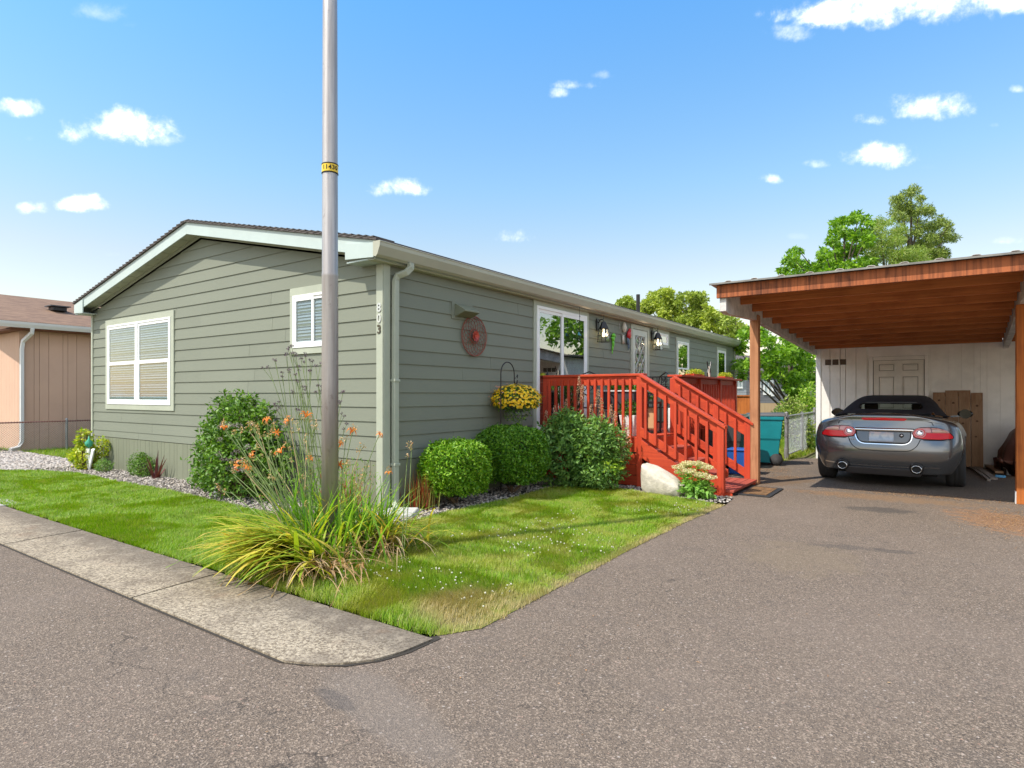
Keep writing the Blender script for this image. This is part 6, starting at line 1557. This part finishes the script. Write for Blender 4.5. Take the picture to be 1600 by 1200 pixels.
shrub('yellow_shrub', 'yellow leaved shrub at the far left corner of the green house', 'shrub', (p.x - .1, p.y + .1, 0), [((p.x - .08, p.y + .1, .24), (.22, .20, .22), 700, .07, .036, dict(seed=35)), ((p.x - .12, p.y + .1, .52), (.13, .12, .14), 220, .075, .036, dict(seed=36)), ((p.x + .12, p.y + .32, .42), (.13, .12, .18), 240, .06, .034, dict(seed=37)), ((p.x - .50, p.y + .15, .22), (.26, .18, .10), 260, .06, .034, dict(seed=38)), ((p.x - .14, p.y + .1, .70), (.08, .08, .05), 60, .08, .038, dict(seed=39))], M['yellowl'])
# white garden ornament with green glass
p = G(139, 735)
t = thing('white_garden_ornament', 'white petal shaped garden ornament with green glass by the wall corner', 'ornament', (p.x, p.y, 0))
for s, tilt in ((-1, .35), (1, .75), (-.3, .1)):
    MB().hexa([(p.x - .02, p.y - .015, 0), (p.x + .03, p.y - .015, 0), (p.x + .03, p.y + .015, 0), (p.x - .02, p.y + .015, 0), (p.x + s * tilt * .28 - .07, p.y - .02, .40), (p.x + s * tilt * .28 + .06, p.y - .02, .40), (p.x + s * tilt * .28 + .05, p.y + .01, .42), (p.x + s * tilt * .28 - .06, p.y + .01, .42)]).build('petal', M['white'], t, bevel=.01)
MB().lathe([(0, .42), (.06, .46), (.07, .52), (.02, .58), (0, .66)], (p.x, p.y, 0), 10).build('green_top', pmat('green glass', (.05, .32, .20), .2), t, smooth=True)
p = G(337, 776); o = MB().lathe([(.02, 0), (.03, .12), (.0, .16)], (p.x, p.y, 0), 10).build('garden_marker', M['white'], None, loc=(p.x, p.y, 0)); setp(o, 'little white marker stuck in the gravel under the loose shrub', 'marker')
# sedum by the boulder
t = thing('sedum_plant', 'leafy plant with flat cream flower heads beside the boulder', 'plant', (2.78, 3.08, 0)); cx, cy = 2.78, 3.08
V = []; mb = MB(); FH = []
heads = [(-.22, -.02, .40), (-.10, .03, .46), (.02, -.02, .47), (.14, .02, .42), (-.05, -.10, .37), (.10, -.10, .33), (.20, -.04, .30), (-.16, .08, .43), (.05, .10, .44), (-.24, .1, .32)]
for (dx, dy, z) in heads:
    b = (cx + dx * .35, cy + dy * .35, 0); stems(mb, b, [(cx + dx, cy + dy, z)], .007, .005, wob=.02)
    n = 30; u = rng.uniform(.08, .95, n); P = np.array(b) + (np.array([cx + dx, cy + dy, z]) - b) * u[:, None]
    V.append(leaves(P, unit(n) * .6 + np.array([0, 0, .8]), unit(n) + np.array([0, 0, .25]), rng.uniform(.06, .095, n), rng.uniform(.03, .045, n)))
    FH.append(clumpy((cx + dx, cy + dy, z + .015), (.085, .085, .024), 380, .016, .013, seed=int(z * 100)))
for k in range(5): V.append(clumpy((cx + random.uniform(-.14, .14), cy + random.uniform(-.1, .1), .12), (.14, .12, .10), 70, .085, .042, seed=k, up=.8))
mb.build('stems', M['lime_l'], t); leafobj('leaves', V, leafmat('sedum leaves', [(.14, .30, .04), (.22, .42, .07), (.32, .50, .12)], trans=.3), t); leafobj('flower_heads', FH, leafmat('cream flowers', [(.62, .55, .32), (.72, .66, .42), (.55, .50, .22)], trans=.2), t)
# ------------------------------------------------ hanging basket on a shepherd's hook
hx, hy = .32, 1.97
t = thing('shepherds_hook', 'black shepherds hook pole standing by the long wall', 'plant hook', (hx, hy, 0))
pts = [(hx, hy, 0), (hx, hy, 1.55)] + [(hx + .0, hy + .17 - .17 * math.cos(a), 1.72 + .17 * math.sin(a)) for a in np.linspace(0, math.pi, 12)] + [(hx, hy + .34, 1.60), (hx, hy + .37, 1.56), (hx, hy + .41, 1.58), (hx, hy + .42, 1.63)]
MB().tube(pts, .0085, 8).build('hook_rod', M['black'], t)
MB().lathe([(0, 1.86), (.012, 1.84), (.004, 1.80), (0, 1.79)], (hx, hy + .42, -.14), 8).tube([(hx, hy + .33, 1.63), (hx, hy + .42, 1.70)], .005, 5).build('finial', M['black'], t)
bc = (hx + .02, hy + .37, 1.34)
t = thing('hanging_basket', 'hanging basket overflowing with yellow and orange flowers', 'hanging basket', (bc[0], bc[1], 1.0))
mb = MB()
for a in (0, 2.1, 4.2): mb.tube([(hx, hy + .37, 1.58), (bc[0] + .13 * math.cos(a), bc[1] + .13 * math.sin(a), 1.38)], .003, 5)
mb.build('wires', M['black'], t)
MB().lathe([(0, 1.16), (.10, 1.16), (.15, 1.32), (.14, 1.32), (.09, 1.18), (0, 1.18)], (bc[0], bc[1], 0), 16).build('pot', M['lidgrey'], t)
leafobj('foliage', [clumpy((bc[0], bc[1], 1.35), (.32, .32, .18), 3000, .03, .018, seed=61), clumpy((bc[0], bc[1], 1.14), (.18, .18, .12), 400, .03, .018, seed=62)], M['shrubg'], t)
def flowers(c, r, n, size, seed, up=.6):
    rg = np.random.default_rng(seed); d = unit(n * 2, rg); d = d[d[:, 2] > -.6][:n]; n = len(d); P = np.array(c) + d * np.array(r) * rg.uniform(.97, 1.08, (n, 1)); N = d + np.array([0, 0, up]) + unit(n, rg) * .35; N /= np.linalg.norm(N, axis=1)[:, None]
    A = np.cross(N, np.array([.3, .5, .8])); A /= np.linalg.norm(A, axis=1)[:, None]; B = np.cross(N, A); s = size * rg.uniform(.7, 1.2, n)[:, None]
    V = [P + N * .002]; 
    for k in range(10): an = math.pi * k / 5; rr = s * (1 if k % 2 else .72); V.append(P + (A * math.cos(an) + B * math.sin(an)) * rr + N * s * .25)
    V = np.stack(V, 1); F = np.array([[0, 1 + k, 1 + (k + 1) % 10] for k in range(10)]); return V.reshape(-1, 3), (F[None] + (np.arange(n) * 11)[:, None, None]).reshape(-1, 3)
M['yellowf'] = leafmat('yellow petals', [(.85, .56, .01), (.90, .66, .02), (.85, .46, .01), (.92, .72, .08)], trans=.25, tcol=(1.2, 1.1, .8)); M['peachf'] = leafmat('peach petals', [(.62, .26, .14), (.66, .38, .26), (.50, .14, .10)], trans=.25, tcol=(1.2, 1.1, .8))
o = leafobj('yellow_flowers', [flowers((bc[0], bc[1], 1.35), (.35, .35, .21), 760, .023, 63)], M['yellowf'], t); o['kind'] = 'stuff'
o = leafobj('peach_flowers', [flowers((bc[0] - .12, bc[1] - .12, 1.37), (.26, .26, .20), 70, .018, 64)], M['peachf'], t); o['kind'] = 'stuff'
# plants on the deck
t = [o for o in COL.objects if o.name == 'white_planter'][0]
leafobj('pot_plant', [clumpy((1.495, 3.835, ZF + .42), (.15, .15, .14), 420, .05, .03, seed=71)], M['shrubg'], t)
def flowerbox(y, label):
    t = thing('flower_box', label, 'flower box', (DX - .04, y, 1.76), 'flower boxes on the rail shelf')
    MB().box(DX - .12, DX + .04, y - .32, y + .32, 1.762, 1.80).build('tray', M['redy'], t, bevel=.004)
    leafobj('foliage', [clumpy((DX - .04, y + d, 1.82), (.08, .16, .06), 260, .032, .02, seed=int(y * 10) + k) for k, d in enumerate((-.18, 0, .18))], M['yellowl'], t)
flowerbox(6.2, 'flower box with yellow green plants on the shelf nearer the stairs'); flowerbox(8.2, 'flower box with yellow green plants at the far end of the shelf')
p = (.9, 4.2)
t = thing('deck_pot_plant', 'leafy green plant standing among the chairs on the deck', 'plant', (.55, 5.6, ZF)); MB().lathe([(.10, 0), (.14, .28), (.12, .28), (0, .26)], (.55, 5.6, ZF), 14).build('pot', M['black'], t)
leafobj('foliage', [clumpy((.55, 5.6, ZF + .62), (.30, .34, .26), 900, .07, .04, seed=81), clumpy((.95, 5.55, ZF + .70), (.26, .26, .18), 500, .06, .035, seed=82)], M['shrubg'], t)

# ------------------------------------------------ daylily clump round the pole
t = thing('daylily_clump', 'big clump of orange daylilies with arching yellow leaves round the pole', 'daylilies', (1.2, -1.85, 0))
M['daylily'] = leafmat('daylily leaves', [(.14, .27, .02), (.28, .40, .03), (.46, .52, .05), (.62, .56, .08), (.64, .46, .12)], trans=.4, tcol=(1.4, 1.3, .5))
M['straw'] = leafmat('dry daylily leaves', [(.50, .33, .15), (.40, .24, .11), (.60, .45, .26), (.30, .17, .09)], trans=.3, tcol=(1.2, 1.0, .6))
M['dlgreen'] = leafmat('green daylily leaves', [(.10, .24, .02), (.18, .35, .03), (.28, .45, .05)], trans=.4)
def lily(n, cx, cy, sx, sy, L, W, az, lean, curl, mat, name, seg=7, z=0):
    P = np.column_stack([rng.normal(cx, sx, n), rng.normal(cy, sy, n), np.full(n, z)]); a = rng.normal(az[0], az[1], n)
    V, F = blades(P, rng.uniform(*L, n), rng.uniform(*W, n) * 1.25, a, rng.uniform(*lean, n), rng.uniform(*curl, n), seg)
    V[:, 2] = np.maximum(V[:, 2], .012 + rng.uniform(0, .02, len(V))); return V, F
def qobj(name, parts, mat, parent):
    Vs, Fs, b = [], [], 0
    for V, F in parts: Vs.append(V); Fs.append(F + b); b += len(V)
    return np_mesh(name, np.concatenate(Vs), np.concatenate(Fs), 4, mat, parent)
toL = math.atan2(-RGT.y, -RGT.x)      # towards the left of the photograph
toC = math.atan2(-FWD.y, -FWD.x)
c1 = G(470, 890); c2 = G(575, 860)
qobj('arching_leaves', [lily(240, c1.x, c1.y, .17, .12, (.45, .85), (.020, .032), (toL + .5, .55), (.35, .9), (.9, 1.7), M['daylily'], ''), lily(140, c2.x - .05, c2.y + .05, .22, .16, (.40, .75), (.016, .024), (toC + 1.2, 1.1), (.2, .8), (.8, 1.9), M['daylily'], ''),
    lily(120, c1.x + .02, c1.y + .05, .10, .08, (.55, .95), (.026, .040), (toL + .75, .35), (.35, .8), (1.1, 1.7), M['daylily'], ''),
    lily(90, 1.15, -1.75, .25, .2, (.4, .8), (.016, .024), (0, 3.1), (.1, .5), (.6, 1.6), M['daylily'], '')], M['daylily'], t)
qobj('green_leaves', [lily(150, 1.05, -1.72, .26, .16, (.45, .85), (.014, .022), (0, 3.1), (.0, .4), (.2, 1.0), None, ''), lily(100, c2.x, c2.y, .15, .1, (.4, .7), (.011, .017), (0, 3.1), (.0, .5), (.3, 1.0), None, '')], M['dlgreen'], t)
qobj('dry_leaves', [lily(110, c1.x + .12, c1.y + .02, .20, .12, (.35, .7), (.006, .013), (toC + .3, .9), (.7, 1.2), (1.0, 2.1), None, '', z=.05), lily(150, c2.x - .02, c2.y - .02, .22, .12, (.3, .62), (.006, .013), (toC - .2, 1.2), (.5, 1.1), (1.2, 2.4), None, '', z=.08)], M['straw'], t)
M['stalk'] = pmat('green stalk', (.16, .22, .06), .6, var=.3, vscale=6); M['stalkdry'] = pmat('straw stalk', (.36, .27, .13), .7)
M['orangef'] = leafmat('orange petals', [(.80, .26, .03), (.85, .36, .08), (.74, .20, .03)], trans=.35, tcol=(1.3, 1.0, .6)); M['budf'] = leafmat('faded buds', [(.62, .34, .14), (.55, .42, .22), (.48, .22, .10)], trans=.2)
def lilyflower(open_=.9):
    k_ = .8
    V = []; F = []
    for k in range(6):
        a = 2 * math.pi * k / 6; d = Vector((math.cos(a), math.sin(a), 0)); s = Vector((-math.sin(a), math.cos(a), 0)); w_ = .013 if k % 2 else .010; b = len(V)
        rows = [(.0, .0, .3), (.018, .030, .9), (.045, .055 * 1, 1.0), (.068, .055 - .02 * open_, .75), (.082, .036 - .04 * open_, .05)]
        for (r, z, ww) in rows: V += [tuple(d * r + Vector((0, 0, z)) - s * w_ * ww), tuple(d * r + Vector((0, 0, z)) + s * w_ * ww)]
        for i in range(4): F.append((b + 2 * i, b + 2 * i + 1, b + 2 * i + 3, b + 2 * i + 2))
    me = bpy.data.meshes.new('flower'); me.from_pydata(V, [], F); me.materials.append(M['orangef']); return me
fm = lilyflower(1.0); fm2 = lilyflower(.2)
fl = [(690, 652, 5.3, 1), (548, 578, 0, 0), (285, 0, 0, 0)]
stalks = MB(); dry = MB(); budsV = []
def stalk(px, py, depth, kind='flower', bx=None):
    p = D(px, depth); p.z = DZ(py, depth); bx_ = bx or (random.uniform(.85, 1.45), random.uniform(-2.0, -1.55))
    b = Vector((bx_[0] + (p.x - bx_[0]) * .25, bx_[1] + (p.y - bx_[1]) * .25, 0)); m = b.lerp(p, .55) + Vector((random.uniform(-.03, .03), random.uniform(-.03, .03), .05))
    (stalks if random.random() < .92 else dry).tube([b, m, p], [.0045, .0038, .0028], 6, False)
    # short side twigs with buds
    for k in range(random.randint(1, 3)):
        q = p + Vector((random.uniform(-.05, .05), random.uniform(-.05, .05), random.uniform(-.02, .07))); stalks.tube([p - (p - m) * .08, q], .0022, 4, False)
        budsV.append(clumpy(tuple(q), (.007, .007, .022), 12, .020, .008, seed=random.randint(0, 999)))
    if kind == 'flower':
        o = bpy.data.objects.new('flower', fm if random.random() < .6 else fm2); COL.objects.link(o); o.parent = t; o.location = p - ORG[t]; ORG[o] = ORG[t]
        tilt = Vector((random.uniform(-1, 1), random.uniform(-1, 1), random.uniform(.0, .9))) + (CAM - p).normalized() * .6; o.rotation_euler = tilt.to_track_quat('Z', 'Y').to_euler(); o.scale = [random.uniform(.45, .8)] * 3
    return p
for (px, py) in ((350, 672), (418, 658), (432, 676), (452, 658), (478, 652), (396, 712), (374, 727), (383, 733), (483, 717), (511, 712), (531, 726), (550, 676), (592, 680), (607, 741), (440, 708), (530, 694)):
    stalk(px, py, random.uniform(5.0, 5.6))
for k in range(46): stalk(random.uniform(345, 610), random.uniform(665, 790), random.uniform(5.0, 5.7), 'bud')
stalk(643, 700, 5.4, 'bud', bx=(1.75, -1.45)); stalk(636, 722, 5.4, 'bud', bx=(1.75, -1.45))
stalks.build('flower_stalks', M['stalk'], t); dry.build('dry_stalks', M['stalkdry'], t); leafobj('buds', budsV, M['budf'], t)
# tall airy verbena behind the lilies
t = thing('purple_verbena', 'tall airy stems with small purple flower heads behind the daylilies', 'plant', (.45, -1.2, 0))
mb = MB(); V = []
for (px, py) in ((419, 573), (429, 562), (450, 545), (456, 540), (462, 556), (470, 560), (478, 556), (488, 564), (493, 571), (452, 578), (462, 585), (441, 582), (468, 596), (478, 604), (430, 634), (437, 637), (463, 640), (497, 602), (500, 610), (536, 612), (531, 627), (466, 572), (484, 579), (472, 615), (538, 650), (542, 662), (462, 552), (448, 552), (436, 628), (458, 614)):
    dp = random.uniform(5.75, 6.2); p = D(px, dp); p.z = DZ(py, dp); b = D(490 + random.uniform(-25, 35), dp - .05)
    m = b.lerp(p, .6) + Vector((random.uniform(-.03, .03), random.uniform(-.03, .03), .08)); mb.tube([b, m, p], [.0045, .0035, .0022], 5, False); V.append(clumpy(tuple(p), (.016, .016, .009), 34, .010, .008, seed=random.randint(0, 999)))
    q = p + Vector((random.uniform(-.04, .04), random.uniform(-.04, .04), random.uniform(-.06, .03))); mb.tube([p.lerp(m, .25), q], .002, 4, False); V.append(clumpy(tuple(q), (.012, .012, .008), 24, .010, .008, seed=random.randint(0, 999)))
mb.build('stems', M['stalk'], t); leafobj('flower_heads', V, leafmat('dull purple flowers', [(.10, .06, .09), (.16, .09, .14), (.07, .04, .05)], trans=.1), t)
P = np.column_stack([rng.normal(.45, .28, 900), rng.normal(-1.15, .2, 900), rng.uniform(.1, .75, 900)]); leafobj('leaves', [leaves(P, unit(900), unit(900) + np.array([0, 0, .7]), .05, .012)], M['dlgreen'], t)

# ------------------------------------------------------------------ trees
def tree(name, label, base, h, blobs, mat, leafL, leafW, shape='leaf', trunk_r=.16, group=None, seed=0, limbs=True, barkm='bark', up=.5, twigleaf=None, top=None):
    t = thing(name, label, 'tree', tuple(base), group); base = Vector(base)
    parts = [clumpy(tuple(b[0]), b[1], b[2], leafL, leafW, shape=shape, seed=seed * 50 + i, rough=.2, inside=.55, up=up, jit=.75) for i, b in enumerate(blobs)]
    leafobj('crown', parts, mat, t)
    mb = MB(); tp = Vector(top) if top else base + Vector((0, 0, h * .85))
    mb.tube([base, base.lerp(tp, .35) + Vector((.1, 0, 0)), base.lerp(tp, .7), tp], [trunk_r * 1.25, trunk_r, trunk_r * .55, trunk_r * .12], 9)
    for b in blobs[::max(1, len(blobs) // 14)]:
        c = Vector(b[0]); k = max(.12, min(.85, (c.z - base.z - .6) / h * .8)); s = base.lerp(tp, k); mb.tube([s, s.lerp(c, .5) + Vector((0, 0, .1 * h * .1)), c], [trunk_r * .35, trunk_r * .2, trunk_r * .08], 6, False)
    mb.build('trunk', M[barkm], t); return t
def crown_blobs(cx_px, depth, profile, rg, per, r_rng, dens, thick=1.0):
    """profile: list of (py, half width px) top to bottom; blobs scattered within the silhouette"""
    out = []; ys = [p[0] for p in profile]; ws = [p[1] for p in profile]
    cs = [p[2] if len(p) > 2 else 0 for p in profile]
    for _ in range(per):
        py = rg.uniform(ys[0], ys[-1]); w = np.interp(py, ys, ws); c = np.interp(py, ys, cs); u = rg.uniform(-1, 1)
        r = rg.uniform(*r_rng); rp = r / depth * 945
        px = cx_px + c + u * max(0, w - rp * .7); dd = depth + rg.uniform(-1, 1) * thick * w / 945 * depth
        p = D(px, dd); p.z = max(r * .6, DZ(py + rp * .3, dd)); out.append(((p.x, p.y, p.z), (r * rg.uniform(.85, 1.2), r * rg.uniform(.85, 1.2), r * rg.uniform(.55, .85)), int(dens * r * r)))
    return out
rg = np.random.default_rng(5)
M['maple'] = leafmat('maple leaves', [(.07, .16, .010), (.13, .26, .014), (.20, .36, .025), (.32, .48, .05)], trans=.4)
M['conifer'] = leafmat('pine needles', [(.08, .13, .02), (.15, .22, .03), (.24, .31, .05), (.34, .39, .09)], trans=.15)
M['feathery'] = leafmat('feathery pale leaves', [(.13, .22, .03), (.22, .32, .05), (.30, .38, .09), (.34, .36, .12)], trans=.35)
M['ashl'] = leafmat('lighter grove leaves', [(.17, .23, .03), (.28, .35, .04), (.40, .46, .07), (.50, .54, .12)], trans=.3)  # lighter leaf tone for some of the grove trees
M['ashd'] = leafmat('darker grove leaves', [(.12, .17, .02), (.20, .27, .035), (.30, .37, .06), (.42, .48, .10)], trans=.3)
def px_blobs(lst, depth, rg, dens, thick=.5, sub=3):
    out = []
    for (px, py, rp) in lst:
        for _ in range(sub):
            r = rp / 945 * depth * rg.uniform(.45, .72); a = rg.uniform(0, 6.28); q = rp * rg.uniform(.15, .62); dd = depth + rg.uniform(-1, 1) * thick * 2
            p = D(px + q * math.cos(a), dd); p.z = DZ(py + q * math.sin(a), dd); p.z = max(p.z, r)
            out.append(((p.x, p.y, p.z), (r, r, r * .7), int(dens * r * r)))
    return out
mb_ = D(1235, 20.5)
low = [(1195, 535, 16), (1215, 550, 20), (1240, 560, 22), (1262, 575, 18), (1190, 560, 18), (1213, 578, 16), (1240, 590, 20), (1264, 600, 18), (1198, 588, 8), (1252, 615, 16), (1266, 628, 12), (1235, 607, 10), (1165, 520, 15), (1158, 545, 14), (1165, 570, 15), (1158, 588, 9), (1230, 530, 18), (1255, 545, 18), (1185, 520, 14)]
tree('maple_tree', 'bright green maple behind the gate with branches below the carport roof', mb_, 6, px_blobs(low, 20.5, rg, 1900, .8, 5), M['maple'], .13, .11, 'lobed', .14, seed=1, top=D(1235, 20.5, 3.6))
C = lambda L: [(1100 + a / 3.2, 270 + b / 3.2, r / 3.2) for a, b, r in L]
mp = C([(460, 400, 34), (450, 450, 48), (480, 500, 60), (410, 500, 36), (660, 255, 28), (700, 235, 34), (760, 215, 38), (820, 240, 34), (670, 290, 40), (735, 300, 55), (640, 345, 40), (690, 370, 62), (600, 405, 44), (650, 440, 64), (575, 460, 44), (760, 390, 60), (620, 500, 60), (720, 470, 70), (545, 500, 36), (800, 320, 50), (800, 460, 60)])
tree('maple_tree', 'tall green maple rising behind the carport roof', D(1310, 26), 9, px_blobs(mp, 26, rg, 1600, 1.0, 4), M['maple'], .16, .13, 'lobed', .16, seed=2, top=D(1320, 26, 8.6))
ft = C([(880, 250, 42), (850, 300, 55), (900, 310, 50), (830, 370, 55), (900, 380, 60), (950, 400, 50), (860, 440, 70), (950, 460, 55), (820, 430, 45), (925, 240, 28), (1010, 440, 50), (1060, 450, 50), (1110, 450, 45), (980, 350, 45), (1030, 400, 50), (990, 290, 34), (940, 330, 45), (1080, 400, 40), (1000, 460, 50)])
tree('feathery_tree', 'pale feathery yellow green tree between the maple and the conifer', D(1385, 27), 8, px_blobs(ft, 27, rg, 3000, .9, 4), M['feathery'], .12, .035, 'leaf', .12, seed=4, up=.2, top=D(1385, 27, 7.8))
cf = C([(1052, 85, 30), (1025, 105, 30), (960, 140, 34), (1085, 128, 24), (950, 180, 34), (1005, 175, 46), (1065, 185, 42), (1115, 190, 34), (1142, 183, 18), (985, 225, 34), (1035, 220, 26), (1190, 245, 42), (1150, 270, 36), (1225, 275, 22), (1130, 320, 30), (1205, 318, 38), (1245, 330, 22), (1160, 350, 40), (1080, 310, 26), (1110, 380, 44), (1190, 400, 44), (1040, 385, 40), (1170, 440, 50), (1000, 330, 28), (970, 290, 24), (1120, 430, 50), (1080, 350, 40), (1060, 290, 30), (1100, 260, 26), (1150, 400, 50), (1010, 430, 50), (1080, 460, 60), (1150, 470, 60), (1060, 240, 22)])
tree('conifer_tree', 'open crowned conifer standing above the carport roof', D(1422, 30), 11, px_blobs(cf, 30, rg, 3600, .9, 4), M['conifer'], .17, .035, 'leaf', .17, seed=3, up=.1, top=D(1424, 30, 11.4))
grp = 'grove of trees behind the green house'
C = lambda L: [(900 + a / 5.714, 440 + b / 5.714, r / 5.714) for a, b, r in L]
specs = [(978, 70, [(450, 175, 55), (400, 195, 38), (500, 190, 48), (470, 230, 60), (540, 240, 60), (360, 210, 30), (430, 240, 50)], 'leftmost tree of the grove, just left of the black roof pipe', 'ashd'),
 (1040, 66, [(620, 185, 55), (690, 150, 55), (760, 110, 55), (825, 95, 42), (830, 160, 70), (720, 230, 85), (850, 250, 90), (640, 260, 60), (780, 320, 80), (900, 330, 70), (590, 220, 40)], 'broad lighter green tree just right of the black roof pipe', 'ashl'),
 (1088, 63, [(935, 130, 38), (930, 200, 55), (1005, 115, 36), (1055, 105, 30), (1080, 120, 36), (1125, 120, 36), (1050, 180, 60), (1130, 185, 48), (1100, 260, 80), (1000, 280, 75), (960, 340, 60), (1060, 360, 70), (1150, 170, 30)], 'tree with dark pointed crown near the middle of the grove', 'ashd'),
 (1124, 60, [(1170, 245, 46), (1215, 285, 50), (1180, 340, 70), (1270, 310, 44), (1260, 380, 70), (1150, 400, 60), (1300, 420, 60)], 'lower rounded tree right of the pointed one', 'ashl'),
 (1150, 57, [(1340, 345, 44), (1400, 360, 46), (1360, 420, 70), (1440, 400, 46), (1460, 470, 60), (1500, 440, 50), (1560, 470, 50), (1400, 480, 60), (1320, 380, 50)], 'lowest tree of the grove just left of the carport post', 'ashd')]
for i, (px, dp, L, lab, mt) in enumerate(specs):
    L = C(L); py = min(q[1] - q[2] for q in L); L += [(q[0], q[1] + 45, q[2] * 1.1) for q in L[::2]]
    tree('grove_tree', lab, D(px, dp), DZ(py, dp), px_blobs(L, dp, rg, 620, 2.0, 5), M[mt], .34, .17, 'leaf', .3, grp, seed=10 + i, top=D(px, dp, DZ(py, dp) * .93))
# garden shrubs beyond the fence
for i, (px, dp, py, w_, mt, lab) in enumerate([(1245, 15.5, 628, 24, 'feathery', 'pale loose bush behind the chain link gate'), (1262, 17, 612, 22, 'lime_l', 'lime green bush beside the shed wall'), (1228, 19, 640, 18, 'spirea', 'small grey green bush beyond the bins')]):
    b = D(px, dp); h = DZ(py, dp); r = w_ / 945 * dp
    shrub('garden_bush', lab, 'shrub', tuple(b), [((b.x + random.uniform(-.5, .5) * r, b.y + random.uniform(-.5, .5) * r, h * u), (r * .7, r * .7, h * .34), 700, .09, .045, dict(seed=90 + i * 5 + k, inside=.5)) for k, u in enumerate((.3, .55, .75))], M[mt], 'garden bushes beyond the fence')
p = (2.65, 12.2)
bladeplant('tall_grass', 'tall uncut grass under the chain link gate', 'grass', p, 500, (.25, .55), (.010, .016), M['dlgreen'], .25, (.0, .6), (.2, .9))
# trees on the far side of the drive (seen mirrored in the panes)
for i, (x, y, lab) in enumerate(((25, 10, 'leafy tree behind the beige opposite house'), (27, 19, 'leafy tree beyond the opposite house, farther up the drive'), (22, 28, 'leafy tree at the far end of the drive'), (14, 34, 'leafy tree behind the storage shed'))):
    bl = [((x + rg.uniform(-2.4, 2.4), y + rg.uniform(-2.8, 2.8), rg.uniform(2.2, 7.5)), (1.5, 1.6, 1.1), 260) for _ in range(16)]
    tree('leafy_tree', lab, Vector((x, y, 0)), 8, bl, M['maple'], .42, .32, 'lobed', .22, 'trees across the drive', seed=40 + i, top=(x, y, 7))

# ------------------------------------------------ fallen needles and leaf litter on the drive
def litter():
    P = []
    for (px, py, rx, ry, n) in ((1580, 815, .45, .9, 2200), (1440, 775, 1.1, .22, 1500), (1300, 772, .6, .15, 350), (1210, 735, .35, .5, 900), (1225, 745, .4, .3, 500), (1545, 745, .5, .5, 500), (900, 1000, 1.5, 1.5, 40)):
        c = G(px, py); P.append(np.column_stack([rng.normal(c.x, rx * .55, n), rng.normal(c.y, ry * .55, n), rng.uniform(.004, .010, n)]))
    P = np.concatenate(P); P = P[(P[:, 0] > 1.9) & ~((P[:, 0] > 6.29) & (P[:, 0] < 6.5) & (P[:, 1] > 5) & (P[:, 1] < 5.25))]; n = len(P)
    N = unit(n) * .25 + np.array([0, 0, 1.0]); V, F = leaves(P, N, unit(n) * [1, 1, .1], rng.uniform(.008, .028, n), rng.uniform(.004, .012, n), fold=.1)
    o = np_mesh('leaf_litter', V, F, 3, leafmat('dry litter', [(.34, .17, .07), (.45, .24, .10), (.22, .11, .05), (.50, .33, .16)], trans=.05)); setp(o, 'orange brown needles and leaf litter scattered by the carport', 'leaf litter', kind='stuff')
litter()
